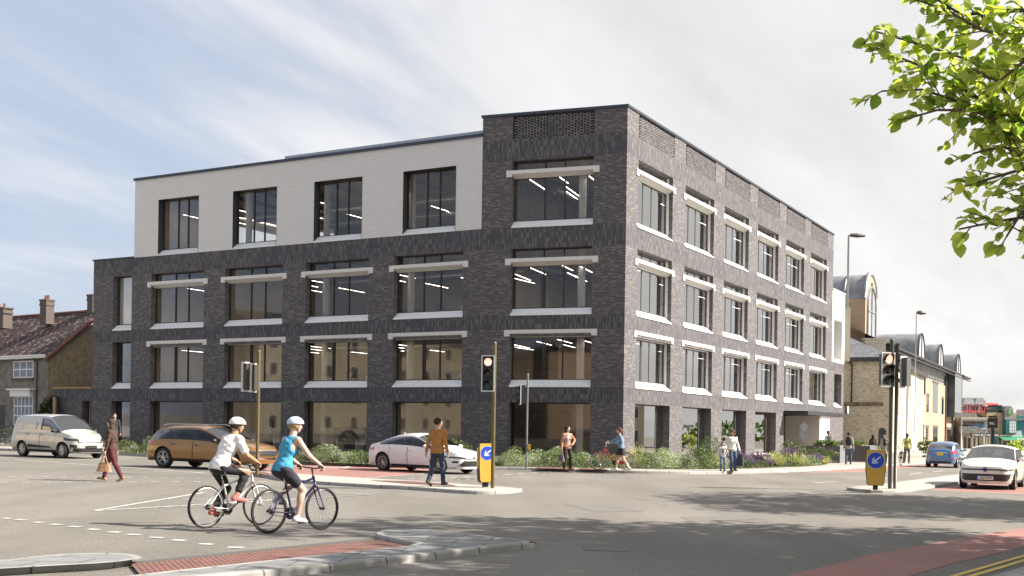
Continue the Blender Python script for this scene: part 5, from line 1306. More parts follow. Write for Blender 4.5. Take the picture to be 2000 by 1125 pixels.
def plate(c, sg, z, text, yel=False, y=0.0, w=.52, hh=.115):
    p = c['endx'](y, z, sg, .03); b = MB(); b.box(-w/2, w/2, -hh/2, hh/2, 0, .012, 0)
    T = Matrix(((0, 0, sg, p.x), (sg, 0, 0, p.y), (0, 1, 0, p.z), (0, 0, 0, 1)))
    b2 = MB(); b2.v = [tuple(T @ Vector(v)) for v in b.v]; b2.f = b.f; b2.m = b.m; b2.uv = b.uv
    o = b2.build('number_plate', m_platey if yel else (m_ink if text == '' else m_plate), c['t'])
    if text:
        text_obj('plate_lettering', text, .098, m_ink, T @ Matrix.Translation((.03, -.0, .016)), o, .002, .002, .80)
        q = MB(); q.v = [tuple(T @ Vector(v)) for v in ((-w/2, -hh/2, .0135), (-w/2+.05, -hh/2, .0135), (-w/2+.05, hh/2, .0135), (-w/2, hh/2, .0135))]; q.f = [(0, 1, 2, 3)]; q.m = [0]; q.uv = [None]; q.build('plate_band', m_pblue, o)
    return o
def sym(c, nm, poly, sg, m, off=.01, nx_=8, ny_=4):
    for s in (1, -1): c['patch'](nm, [(s*a, b) for a, b in poly], lambda a, b_: c['endx'](a, b_, sg, off), m, nx_, ny_)

def paintm(nm, col, met=.3, rough=.28): return mat(nm, col, rough, met, var=.03, coat=.9, spec=.5)
# silver van at the left
p1 = gp(42.7, 891); hd = R(-34); d_ = Vector((math.cos(hd), math.sin(hd), 0)); ctr = p1+Vector((-d_.y, d_.x, 0))*.80+d_*1.42
van = car('delivery_van', 'silver beige panel van with black bumper, driving past the brown house on the left', (ctr.x, ctr.y, G(ctr.x)), hd, 4.42, 1.85,
    [(-2.21, 1.05), (-2.19, 1.66), (-2.05, 1.78), (-1.2, 1.84), (.2, 1.84), (.62, 1.78), (1.38, 1.20), (1.50, 1.14), (2.0, 1.04), (2.15, .98), (2.21, .90)], [(-2.21, .95), (-2.0, 1.08), (1.0, 1.06), (1.6, 1.0), (2.05, .92), (2.21, .87)],
    (-1.30, 1.48), .325, None, paintm('beige_silver_paint', (.52, .49, .45), .35), 'steel', z0=.24, tumble=.18, nf=4.6, nr=12, pillars=[(-.02, .08)], glassx=(-2.3, -2.29, .50, 1.36), sidex=(-.02, 1.30), nose=.20, tail=.03, clad=m_blk, cat='van', steer=-.1,
    details=dict(doors=[(-.02, 1.02), (-1.0, -.04)], handle=m_blk), driver=((.03, .04, .06), 'driver at the wheel of the silver beige panel van'))
sym(van, 'headlight', [(.50, .74), (.88, .74), (.87, .87), (.56, .84)], 1, m_lens, .022)
sym(van, 'fog_lamp', [(.62, .46), (.80, .46), (.80, .60), (.62, .58)], 1, m_blk, .014)
van['patch']('bumper', [(-.88, .27), (.88, .27), (.86, .44), (-.86, .44)], lambda a, b: van['endx'](a, b, 1, .012), m_blk, 20, 4)
van['patch']('grille', [(-.55, .66), (.55, .66), (.60, .72), (-.60, .72)], lambda a, b: van['endx'](a, b, 1, .012), m_blk, 16, 3)
van['patch']('grille', [(-.46, .80), (.46, .80), (.46, .84), (-.46, .84)], lambda a, b: van['endx'](a, b, 1, .012), m_blk, 16, 2)
plate(van, 1, .50, '')
for s in (1, -1): van['patch']('rubbing_strip', [(-.9, .42), (.75, .42), (.65, .50), (-.85, .55)], lambda a, b: van['side'](a, b, s, .016), m_blk, 10, 2)
for s in (1, -1): van['patch']('side_panel_recess', [(-1.9, 1.18), (-.35, 1.18), (-.28, 1.55), (-1.85, 1.58)], lambda a, b: Vector((a, s*(van['hw'](a, van['zb'](a))-(b-van['zb'](a))*.18+.03), b)), MATS['beige_silver_paint'], 10, 4)
# brown estate behind the cyclists
p1 = gp(322, 913.5); hd = R(-25); d_ = Vector((math.cos(hd), math.sin(hd), 0)); ctr = p1+Vector((-d_.y, d_.x, 0))*.83+d_*1.42
est = car('estate_car', 'bronze brown estate car passing behind the two cyclists', (ctr.x, ctr.y, G(ctr.x)), hd, 4.90, 1.90,
    [(-2.40, .90), (-2.33, 1.02), (-2.02, 1.40), (-1.5, 1.52), (-.3, 1.56), (.30, 1.50), (1.22, 1.08), (1.4, 1.02), (2.1, .94), (2.32, .86), (2.40, .77)], [(-2.40, .86), (-1.8, .98), (.8, .93), (1.5, .89), (2.2, .80), (2.40, .74)],
    (-1.45, 1.47), .36, None, paintm('bronze_paint', (.30, .155, .045), .55, .25), 'v', z0=.25, pillars=[(-1.28, -1.20), (-.16, -.06)], glassx=(-2.30, -2.02, .28, 1.20), sidex=(-1.95, 1.10), nose=.16, tail=.08, clad=m_blk,
    details=dict(doors=[(-.10, 1.0), (-1.12, -.12)], handle=m_blk))
sym(est, 'headlight', [(.50, .60), (.88, .60), (.87, .72), (.52, .70)], 1, m_lens, .022); sym(est, 'tail_lamp', [(.66, .80), (.92, .80), (.90, .96), (.70, .94)], -1, m_red, .012)
est['patch']('grille', [(-.44, .52), (.44, .52), (.48, .70), (-.48, .70)], lambda a, b: est['endx'](a, b, 1, .012), m_blk, 12, 3)
est['patch']('bumper_chrome', [(-.75, .40), (.75, .40), (.75, .46), (-.75, .46)], lambda a, b: est['endx'](a, b, 1, .016), m_chr, 12, 2); est['patch']('bumper_chrome', [(-.48, .70), (.48, .70), (.48, .73), (-.48, .73)], lambda a, b: est['endx'](a, b, 1, .016), m_chr, 12, 2)
for s in (1, -1): rr_ = MB(); rr_.tube([(-1.7, s*.60, 1.50), (-1.5, s*.62, 1.555), (.1, s*.62, 1.565), (.3, s*.60, 1.51)], .018, 6); rr_.build('roof_rail', m_alloy, est['t'])
# white saloon
p1 = gp(749, 919.2); hd = R(-37); d_ = Vector((math.cos(hd), math.sin(hd), 0)); ctr = p1+Vector((-d_.y, d_.x, 0))*.78+d_*1.35
sal = car('saloon_car', 'white four door saloon with an older driver beside the middle island', (ctr.x, ctr.y, G(ctr.x)), hd, 4.63, 1.78,
    [(-2.31, .92), (-2.25, 1.0), (-1.72, 1.08), (-.95, 1.38), (-.2, 1.445), (.25, 1.40), (1.18, .99), (1.32, .94), (1.95, .84), (2.20, .76), (2.31, .69)], [(-2.31, .90), (-1.7, .97), (.7, .89), (1.4, .82), (2.1, .72), (2.31, .66)],
    (-1.35, 1.35), .33, None, paintm('white_paint', (.72, .71, .70), .0, .3), 'multi', z0=.19, pillars=[(-.16, -.08)], glassx=(-1.66, -.92, .26, 1.14), sidex=(-1.50, .98), nose=.16, tail=.10,
    details=dict(doors=[(-.10, .98), (-1.02, -.12)], handle=MATS.get('white_paint')), driver=((.12, .14, .20), 'older driver seen through the side window of the white saloon'))
sym(sal, 'headlight', [(.44, .54), (.85, .56), (.84, .65), (.46, .60)], 1, m_lens, .022); sym(sal, 'tail_lamp', [(.42, .74), (.86, .73), (.86, .87), (.42, .86)], -1, m_red, .018)
sal['patch']('grille', [(-.70, .28), (.70, .28), (.52, .48), (-.52, .48)], lambda a, b: sal['endx'](a, b, 1, .012), m_blk, 16, 4); sal['patch']('badge', [(-.07, .57), (.07, .57), (.07, .64), (-.07, .64)], lambda a, b: sal['endx'](a, b, 1, .02), m_chr, 3, 2)
sal['patch']('grille_bar', [(-.45, .535), (.45, .535), (.45, .565), (-.45, .565)], lambda a, b: sal['endx'](a, b, 1, .014), m_blk, 12, 2)
sym(sal, 'fog_lamp', [(.68, .40), (.78, .40), (.78, .47), (.68, .47)], 1, m_blk, .014)
fa = MB(); fa.tube([(-1.0, 0, 1.385), (-1.12, 0, 1.43)], [.03, .008], 6); fa.build('aerial', MATS['white_paint'], sal['t'])
# cream hatchback facing us
hd = math.atan2(-.873, -.489); c0 = gp(1924, 956); ctr = c0-Vector((math.cos(hd), math.sin(hd), 0))*2.0
glf = car('hatchback', 'cream white hatchback with British plate waiting at the right island', (ctr.x, ctr.y, G(ctr.x)), hd, 4.28, 1.79,
    [(-2.14, .95), (-2.08, 1.05), (-1.75, 1.36), (-1.2, 1.47), (-.2, 1.49), (.15, 1.46), (1.02, 1.02), (1.2, .97), (1.8, .90), (2.04, .84), (2.14, .76)], [(-2.14, .90), (-1.6, .98), (.7, .92), (1.3, .87), (2.0, .79), (2.14, .73)],
    (-1.30, 1.32), .33, None, paintm('cream_paint', (.72, .69, .62), .0, .3), 'five', z0=.19, pillars=[(-.14, -.06)], glassx=(-2.05, -1.74, .16, 1.0), sidex=(-1.62, .90), nose=.14, tail=.06,
    details=dict(doors=[(-.08, .92), (-.98, -.10)]), driver=((.10, .08, .12), 'driver behind the windscreen of the cream white hatchback'))
sym(glf, 'headlight', [(.44, .62), (.86, .61), (.85, .715), (.48, .70)], 1, m_lens, .022)
sym(glf, 'indicator', [(.80, .64), (.85, .64), (.85, .69), (.81, .69)], 1, m_amb, .03)
glf['patch']('grille', [(-.46, .64), (.46, .64), (.46, .685), (-.46, .685)], lambda a, b: glf['endx'](a, b, 1, .014), mat('navy_trim', (.02, .03, .07), .4, var=0), 14, 2)
glf['patch']('grille', [(-.66, .29), (.66, .29), (.78, .37), (.80, .46), (.74, .52), (.5, .47), (-.5, .47), (-.74, .52), (-.80, .46), (-.78, .37)], lambda a, b: glf['endx'](a, b, 1, .010), m_blk, 24, 8)
em = MB(); p = glf['endx'](0, .665, 1, .03); T = Matrix(((0, 0, 1, p.x), (1, 0, 0, p.y), (0, 1, 0, p.z), (0, 0, 0, 1))); em.lathe([(.001, .012), (.06, .012), (.072, .008), (.072, 0)], 20, 0, T); em.build('badge', mat('badge_blue', (.03, .06, .16), .3, .4, var=0), glf['t'], smooth=True)
rim_ = MB(); pts = [glf['endx'](a, b, 1, .022) for a, b in ((-.5, .49), (-.76, .545), (-.835, .46), (-.81, .36), (-.68, .265), (0, .255), (.68, .265), (.81, .36), (.835, .46), (.76, .545), (.5, .49))]; rim_.tube(pts, .013, 6); rim_.build('grille_surround', m_chr, glf['t'], smooth=True)
plate(glf, 1, .39, 'PZ65 PWO')
# blue hatchback seen from behind
hd = math.atan2(.873, .489); c0 = gp(1836, 913.5); ctr = c0+Vector((math.cos(hd), math.sin(hd), 0))*1.9
fie = car('hatchback', 'light blue hatchback driving away, seen from behind', (ctr.x, ctr.y, G(ctr.x)), hd, 3.98, 1.72,
    [(-1.99, .98), (-1.93, 1.06), (-1.62, 1.36), (-1.1, 1.47), (-.2, 1.48), (.1, 1.44), (.98, 1.02), (1.15, .97), (1.7, .86), (1.9, .74), (1.99, .6)], [(-1.99, .94), (-1.4, 1.0), (.7, .92), (1.2, .82), (1.99, .56)],
    (-1.20, 1.26), .31, None, paintm('blue_paint', (.10, .20, .38), .4, .25), 'multi', z0=.22, pillars=[(-.18, -.10)], glassx=(-1.91, -1.60, .12, .96), sidex=(-1.50, .86), nose=.14, tail=.06, nr=5,
    details=dict(doors=[(-.12, .88), (-1.0, -.14)]))
sym(fie, 'tail_lamp', [(.50, .80), (.84, .80), (.84, .98), (.62, .95)], -1, m_red, .014); sym(fie, 'reflector', [(.56, .46), (.78, .46), (.78, .52), (.56, .52)], -1, m_red, .014)
fie['patch']('tailgate_strip', [(-.36, .84), (.36, .84), (.36, .87), (-.36, .87)], lambda a, b: fie['endx'](a, b, -1, .016), m_chr, 8, 2)
fie['patch']('rear_valance', [(-.5, .24), (.5, .24), (.6, .36), (-.6, .36)], lambda a, b: fie['endx'](a, b, -1, .012), m_blk, 12, 3)
b_ = plate(fie, -1, .76, '', yel=True, w=.34, hh=.15)
# ------------------------------------------------------------------ bicycles (x forward, between the wheels)
def bike(name, label, loc, rz, frame, rim_c, style, tyre=(.02, .02, .02), wr=.34, wb=1.04, steer=0.0, group=None, pang=0.3):
    t = thing(name, label, 'bicycle', loc, rz, group, slope=False)
    mt = mat('bicycle_tyre', tyre, .8, var=0); mr_ = mat('bicycle_rim', rim_c, .3, .7, var=0)
    for nm, x, st in (('rear_wheel', -wb/2, 0), ('front_wheel', wb/2, steer)):
        T = Matrix.Translation((x, 0, wr)) @ Matrix.Rotation(st, 4, 'Z'); b = MB(); tr = .019
        b.grid([[T @ Vector(((wr-tr+tr*math.cos(q))*math.cos(a), tr*math.sin(q), (wr-tr+tr*math.cos(q))*math.sin(a))) for q in np.linspace(0, 2*math.pi, 8, endpoint=False)] for a in np.linspace(0, 2*math.pi, 48, endpoint=False)], 0, True, True)
        w_ = b.build(nm, mt, t, smooth=True)
        b = MB(); rr_ = wr-.046; b.lathe([(rr_, -.011), (rr_+.014, -.012), (rr_+.014, .012), (rr_, .011), (rr_-.006, 0), (rr_, -.011)], 48, 0, T, 'y'); b.build('rim', mr_, w_, smooth=True)
        b = MB()
        for k in range(24):
            a = 2*math.pi*k/24; a2 = a+(.35 if k % 2 else -.35); b.tube([T @ Vector((.022*math.cos(a2), (.028 if k % 2 else -.028), .022*math.sin(a2))), T @ Vector((rr_*math.cos(a), 0, rr_*math.sin(a)))], .0013, 3, cap=False)
        b.tube([T @ Vector((0, -.05, 0)), T @ Vector((0, .05, 0))], .02, 8); b.build('spokes', mr_, w_)
    mf = mat('bicycle_frame', frame, .3, .2, var=.03, coat=.6)
    BB = Vector((-.08, 0, .29)); RH_ = Vector((-wb/2, 0, wr)); FH = Vector((wb/2, 0, wr)); ST = Vector((-.22, 0, .76 if style != 'town' else .80)); HT = Vector((.33, 0, .86)); HB = Vector((.37, 0, .72))
    b = MB()
    if style == 'town':
        HT = Vector((.27, 0, .92)); HB = Vector((.33, 0, .76))
        b.tube([HB, Vector((.20, 0, .62)), Vector((.06, 0, .40)), BB+Vector((.02, 0, .03))], .019, 8); b.tube([HT-Vector((-.02, 0, .06)), Vector((.16, 0, .70)), Vector((-.0, 0, .50)), BB.lerp(ST, .3)], .015, 8)
    else:
        b.tube([HB, BB], .021, 8); b.tube([HT-Vector((-.01, 0, .03)), BB.lerp(ST, .80)], .018, 8)
    b.tube([BB, ST], .017, 8); b.tube([HT, HB], .022, 8)
    for s in (1, -1):
        b.tube([BB+Vector((0, s*.025, 0)), RH_+Vector((0, s*.06, 0))], .010, 6); b.tube([BB.lerp(ST, .82)+Vector((0, s*.02, 0)), RH_+Vector((0, s*.06, 0))], .008, 6)
    b.build('frame', mf, t, smooth=True)
    f = MB()
    for s in (1, -1): f.tube([HB+Vector((0, s*.05, -.03)), HB+Vector((.03, s*.055, -.10)), FH+Vector((0, s*.055, 0))], [.014, .013, .009], 7)
    f.tube([HB+Vector((0, -.055, -.03)), HB+Vector((0, .055, -.03))], .014, 6); f.build('fork', mf if style != 'town' else mf, t, smooth=True)
    h_ = MB(); top = HT+Vector((-.03, 0, .12 if style != 'town' else .14)); h_.tube([HT, top], .014, 6)
    if style == 'town': h_.tube([top+Vector((-.22, .26, .02)), top+Vector((-.05, .27, .04)), top+Vector((.06, .16, .02)), top, top+Vector((.06, -.16, .02)), top+Vector((-.05, -.27, .04)), top+Vector((-.22, -.26, .02))], .011, 7)
    else: h_.tube([top+Vector((-.05, .30, .03)), top+Vector((.03, .12, .01)), top+Vector((.05, 0, 0)), top+Vector((.03, -.12, .01)), top+Vector((-.05, -.30, .03))], .012, 7)
    h_.build('handlebar', m_chr if style == 'town' else m_blk, t, smooth=True)
    g = MB()
    for s in (1, -1):
        p = top+(Vector((-.22, s*.26, .02)) if style == 'town' else Vector((-.05, s*.30, .03))); g.tube([p, p+(Vector((.1, s*.0, .01)) if style == 'town' else Vector((.03, -s*.10, -.01)))], .017, 7)
    g.build('grip', m_blk, t, smooth=True)
    s_ = MB(); sp_ = ST+Vector((-.03, 0, .10)); s_.tube([ST, sp_], .013, 6, 1); s_.ell((sp_.x-.06, 0, sp_.z+.02), (.10, .075, .028), 12, 0); s_.ell((sp_.x+.05, 0, sp_.z+.022), (.12, .03, .022), 10, 0); s_.build('saddle', [m_blk, m_chr], t, smooth=True)
    c = MB(); c.lathe([(.03, .040), (.095, .040), (.098, .043), (.095, .046), (.03, .046), (.03, .040)], 28, 0, Matrix.Translation(BB), 'y')
    for s, a in ((-1, pang), (1, pang+math.pi)):
        e = BB+Vector((math.cos(a)*.17, s*.075, math.sin(a)*.17)); c.tube([BB+Vector((0, s*.055, 0)), e], .010, 6); c.cbox((e.x, e.y+s*.05, e.z), (.09, .09, .022))
    c.tube([BB+Vector((0, -.06, 0)), BB+Vector((0, .06, 0))], .014, 6)
    for dz in (.092, -.092): c.tube([BB+Vector((0, -.045, dz)), RH_+Vector((0, -.045, dz*.42))], .005, 4)
    c.lathe([(.015, -.05), (.045, -.05), (.045, -.04), (.015, -.04)], 16, 0, Matrix.Translation(RH_), 'y'); c.build('crankset', m_blk, t, smooth=True, angle=40)
    if style == 'town':
        m2 = MB()
        for x, a0, a1 in ((-wb/2, .2, 2.6), (wb/2, .9, 2.7)): m2.grid([[Vector((x+(wr+.03)*math.cos(a), y, wr+(wr+.03-abs(y)*.5)*math.sin(a))) for y in (-.028, 0, .028)] for a in np.linspace(a0, a1, 18)])
        m2.build('mudguard', mf, t, smooth=True)
        cg = MB(); cg.cbox((BB.x-.16, -.06, BB.z+.01), (.46, .02, .13)); cg.build('chain_guard', mf, t); rk = MB(); rk.cbox((-.56, 0, .74), (.34, .13, .012)); rk.tube([(-.70, .05, .74), RH_+Vector((0, .06, 0))], .006, 4); rk.tube([(-.70, -.05, .74), RH_+Vector((0, -.06, 0))], .006, 4); rk.build('luggage_rack', mf, t)
    return t, BB, top
# ------------------------------------------------------------------ cyclists and walkers
hb = hdg(.65, .76)
def rider(label, blabel, px, frame, rimc, style, body, pang, wb=1.04, lean=26, **k):
    g = gp(*px); g = Vector((g.x+math.cos(hb)*wb/2, g.y+math.sin(hb)*wb/2, 0)); z = G(g.x)
    t, BB, top = bike('bicycle', blabel, (g.x, g.y, z), hb, frame, rimc, style, wb=wb, pang=pang)
    H = k.pop('H', 1.75); ft = []
    for s, a in ((1, pang+math.pi), (-1, pang)):
        p = BB+Vector((math.cos(a)*.17, s*.13, math.sin(a)*.17)); ft.append((p.x-.09, p.y, p.z+.015, -8))
    hp = [(top.x-.07, s*.27, top.z+.075, .75, -s*.10, -.5) for s in (1, -1)]
    person(label, (g.x, g.y, z), hb, H=H, pel=(-.29, 0, .965), lean=lean, feet=ft, hands=hp, kneepole=[(1, .12, .3), (1, -.12, .3)], elpole=[(-.3, .8, -.8), (-.3, -.8, -.8)], h=.0085, grip=True, **k)
rider('cyclist in a white t-shirt, black trousers and white helmet, left of two', 'white frame bicycle ridden by the cyclist in the white t-shirt', (402, 1032), (.66, .65, .62), (.6, .6, .6), 'sport', None, .75, wb=1.04, lean=30,
      H=1.80, top=(.68, .67, .68), sleeve='short', bottom=(.02, .02, .025), leg='crop', shoes=(.50, .13, .12), tone=(.42, .23, .14), headyaw=-6, headpitch=8, hair=(.02, .015, .01), hairlen='short', extra=helmet((.68, .62, .58)))
rider('cyclist in a turquoise vest top, dark shorts and pale blue helmet', 'dark blue bicycle ridden by the cyclist in the turquoise vest top', (525, 1042), (.035, .03, .12), (.05, .05, .06), 'sport', None, -1.0, lean=22,
      H=1.76, sex='f', top=(.05, .27, .42), sleeve='none', bottom=(.022, .02, .035), leg='short', shoes=(.55, .55, .58), tone=(.56, .36, .28), headyaw=-8, headpitch=6, hair=(.35, .22, .10), hairlen='short', extra=helmet((.40, .50, .66)))
def at_px(u, v, h=.12): p = gp(u, v, h); return (p.x, p.y, p.z)
def bagf(col, i, drop=.02, sz=(.32, .12, .24), strap=.16):
    def f(J):
        w = J['wr'][i]+(J['wr'][i]-J['el'][i]).normalized()*.07; b = MB(); c = Vector((w.x, w.y, w.z-strap-sz[2]/2))
        n = 14; rows = []
        for k in range(7):
            f_ = k/6; z = c.z-sz[2]/2+sz[2]*f_; sx = sz[0]/2*(1.05-.35*f_); sy = sz[1]/2*(1.1-.75*f_); rows.append([Vector((c.x+sx*math.copysign(abs(math.cos(a))**.6, math.cos(a)), c.y+sy*math.copysign(abs(math.sin(a))**.6, math.sin(a)), z)) for a in np.linspace(0, 2*math.pi, n, endpoint=False)])
        b.grid(rows, closev=True); b.face(rows[0]); b.face(rows[-1])
        for s in (1, -1): b.tube([Vector((c.x-.09, c.y+s*.02, c.z+sz[2]/2-.01)), Vector((w.x-.02, w.y+s*.01, w.z-.02)), Vector((w.x+.02, w.y+s*.01, w.z-.02)), Vector((c.x+.09, c.y+s*.02, c.z+sz[2]/2-.01))], .008, 5)
        o = b.build('handbag' if not isinstance(f.nm, str) else f.nm, cloth(col, 'bag_leather'), None, smooth=True, angle=50); o.matrix_world = J['t'].matrix_world.copy(); tag(o, f.lab, 'bag')
    f.nm = 'handbag'; f.lab = ''; return f
# woman in brown coat walking left across the junction
bg_ = bagf((.42, .22, .13), 0, sz=(.40, .12, .24), strap=.26); bg_.lab = 'tan leather tote bag carried by the woman in the brown coat'
person('woman with long hair in a long brown coat crossing the road on the left', at_px(218, 940, 0), R(178), H=1.66, sex='f', lean=3, feet=[(-.30, .08, .045, -28), (.25, -.08, 0, 8)], hands=[(.10, .25, .80), (-.04, -.26, .78)], top=(.055, .024, .015), coat=.85, bottom=(.08, .010, .018), shoes=(.32, .20, .10), hair=(.045, .028, .022), hairlen='long', headyaw=-8, h=.010, tone=(.55, .36, .27), extra=bg_)
person('man with dark hair standing on the pavement behind the woman in the brown coat', at_px(223, 883.5), R(-80), H=1.80, top=(.03, .03, .035), bottom=(.03, .03, .04), tone=(.40, .25, .18), h=.014)
# man in tan jacket on the island
person('man in a tan leather jacket and jeans stepping across the middle island, back to us', at_px(853, 948, .12), R(62), H=1.76, lean=2, feet=[(-.26, .10, .05, -26), (.16, -.10, 0, 4)], hands=[(-.06, .32, .84), (.06, -.30, .80)], top=(.34, .15, .04), bottom=(.022, .035, .065), shoes=(.05, .04, .035), hair=(.02, .015, .012), headyaw=-38, h=.009, tone=(.50, .30, .2), wide=1.08)
# woman with handbag and hand on hip
bg2 = bagf((.13, .10, .11), 1, sz=(.40, .16, .26), strap=.20); bg2.lab = 'grey purple handbag hanging from the hand of the woman at the kerb'
person('woman in a peach jacket and dark trousers, hand on hip, by the kerb', at_px(1107, 917.0), R(-62), H=1.66, sex='f', feet=[(.05, .12, 0, 0, 15), (0, -.12, 0, 0, -10)], hands=[(.10, .20, .98, .6, -.7, -.3), (.04, -.28, .80)], elpole=[(-.4, 1, 0), (-1, -.4, 0)], top=(.42, .22, .14), open_front=(.32, .31, .32), bottom=(.022, .012, .016), shoes=(.28, .12, .05), hair=(.015, .01, .01), hairlen='bob', headyaw=35, h=.010, tone=(.50, .31, .22), extra=bg2)
# woman with the red bicycle
hx_ = R(176); gb = at_px(1196, 918.3)
t_, BB_, top_ = bike('bicycle', 'red step-through town bicycle with white rims wheeled along the pavement', gb, hx_, (.50, .015, .02), (.62, .60, .58), 'town', tyre=(.20, .10, .09), wr=.345, wb=1.10, pang=.9)
person('woman with red hair in a denim jacket and black skirt pushing the red bicycle', at_px(1213, 919.6), R(176), H=1.64, sex='f', lean=8, feet=[(-.28, .08, .05, -30), (.20, -.08, 0, 6)], hands=[(.37, -.16, 1.08, .8, -.4, -.2), (.44, -.60, 1.08, .9, -.3, -.1)] if False else [(.42, .03, 1.07, .9, -.2, -.2), (.52, -.42, 1.07, .9, -.1, -.2)], elpole=[(-.5, .5, -1), (-.4, -.6, -1)], top=(.15, .22, .31), open_front=(.5, .48, .46), bottom=(.012, .012, .014), leg='skirt', shoes=(.62, .60, .60), hair=(.13, .032, .015), hairlen='tail', h=.010, tone=(.56, .33, .24))
# mother and child
bg3 = bagf((.055, .06, .065), 0, sz=(.55, .16, .46), strap=.10); bg3.lab = 'large grey shopping bag held by the mother in the white blouse'; bg3.nm = 'shopping_bag'
person('mother with long dark hair in a white blouse and jeans walking with a child', at_px(1430, 920), R(-72), H=1.66, sex='f', feet=[(.04, .10, 0, 0), (.10, -.10, 0, 0)], hands=[(.08, .30, .80), (.06, -.33, .98)], top=(.62, .60, .57), bottom=(.06, .09, .16), shoes=(.20, .06, .03), hair=(.06, .02, .015), hairlen='long', headyaw=-60, headpitch=12, h=.010, tone=(.48, .28, .19), extra=bg3)
def pr(J):
    for k, (s_, w_) in enumerate((('NY', .2), ('EV', .2), ('ON', .2))):
        p = J['chest']+J['fw']*(.066*1.15+.026)+Vector((0, 0, .035-.055*k)); T = Matrix(((J['lat'].x, 0, J['fw'].x, p.x), (J['lat'].y, 0, J['fw'].y, p.y), (J['lat'].z, 1, J['fw'].z, p.z), (0, 0, 0, 1))); text_obj('shirt_print', s_, .062, m_ink, T, J['t'], .006, .003, 1.5)
person('small girl in a printed sweater and jeans holding her mother’s hand', at_px(1411, 920), R(-82), H=1.17, sex='m', wide=.95, feet=[(.04, .07, 0, 0), (0, -.08, 0, 0)], hands=[(.10, .18, .76, .3, .3, 1), (.02, -.22, .50)], top=(.55, .52, .52), bottom=(.14, .18, .28), shoes=(.02, .02, .02), hair=(.10, .04, .025), hairlen='long', h=.009, tone=(.56, .36, .28), extra=pr)
# man in gilet by the entrance
def gil(J):
    H = J['H']
    def f(P): d = J['torso'](P, .040); d = np.maximum(d, np.abs((P-np.array(J['pv']))@np.array(J['lat']))-.105*H); return np.maximum(d, -((P-np.array(J['pv']))@np.array(J['up']))-.02*H)
    lo = [J['pv'][i]-.4 for i in range(3)]; hi = [J['pv'][i]+.4 for i in range(3)]; hi[2] = J['shc'].z+.08; J['emit']('gilet', f, cloth((.02, .02, .022), 'gilet_cloth'), lo, hi)
person('man in a black gilet over pale sleeves standing by the entrance panels', at_px(1617, 903), R(-50), H=1.78, hands=[(.12, .20, .93), (.12, -.20, .93)], top=(.55, .54, .53), bottom=(.30, .26, .22), hair=(.015, .012, .01), h=.012, tone=(.42, .26, .18), extra=gil)
def pack(col):
    def f(J):
        H = J['H']; c = J['chest']-J['fw']*.135
        def g(P): return ellp(P, c, (.10, .17, .26), frm(J['fw'], J['up']))+.0
        lo = [c[i]-.32 for i in range(3)]; hi = [c[i]+.32 for i in range(3)]; V = J['emit']('rucksack', g, cloth(col, 'rucksack_cloth'), lo, hi); V.name = 'rucksack'
        V.parent = None; V.matrix_world = J['t'].matrix_world.copy(); tag(V, f.lab, 'rucksack')
        b = MB()
        for s in (1, -1): q = J['lat']*s*.11; b.tube([c+q+J['up']*.20+J['fw']*.06, J['shc']+q+J['up']*.055, J['chest']+q+J['fw']*.145, c+q-J['up']*.14+J['fw']*.05], .018, 5)
        b.build('shoulder_strap', cloth(col, 'rucksack_cloth'), V, smooth=True)
    f.lab = ''; return f
pk = pack((.025, .027, .025)); pk.lab = 'black rucksack on the back of the man in jeans near the planters'
person('man in jeans with a black rucksack walking away past the planters', at_px(1657, 907), R(75), H=1.72, feet=[(-.12, .12, 0, 0), (.10, -.12, 0, 0)], top=(.32, .29, .25), bottom=(.06, .09, .15), shoes=(.10, .03, .02), hair=(.02, .015, .012), h=.012, tone=(.42, .26, .18), extra=pk)
person('woman with long black hair in a dark brown coat, back to us, by right bollard', at_px(1704, 902), R(80), H=1.62, sex='f', top=(.05, .022, .018), coat=.6, bottom=(.02, .02, .02), hair=(.01, .008, .008), hairlen='long', h=.013)
person('woman in an open grey coat over black clothes facing us beyond the right bollard', at_px(1727, 904.5), R(-110), H=1.66, sex='f', top=(.25, .22, .20), coat=.8, open_front=(.015, .015, .015), bottom=(.03, .04, .07), hair=(.02, .012, .01), hairlen='bob', h=.013, tone=(.45, .28, .2))
pk2 = pack((.02, .02, .02)); pk2.lab = 'dark rucksack worn by the person in the yellow-green top'
gq = at_px(1760, 905); bike('bicycle', 'dark bicycle standing beside the person in the yellow-green top', gq, R(-100), (.02, .02, .02), (.05, .05, .05), 'sport')
person('person in a yellow-green top and brown trousers holding a dark bicycle', at_px(1771, 905.5), R(-95), H=1.72, feet=[(.06, .10, 0, 0, 10), (.0, -.14, 0, 0, -10)], hands=[(.06, .24, .90), (.28, -.34, .95)], top=(.42, .42, .14), bottom=(.20, .16, .13), shoes=(.5, .48, .46), hair=(.01, .01, .01), h=.013, tone=(.035, .022, .018), extra=pk2)
# person standing inside the second ground floor window
q = wM.P(sM(474), .07, 3.0); person('dark figure standing inside the second ground floor window', (q.x, q.y, .07), R(-90), H=1.80, top=(.015, .015, .015), bottom=(.015, .015, .015), tone=(.10, .06, .05), h=.016)
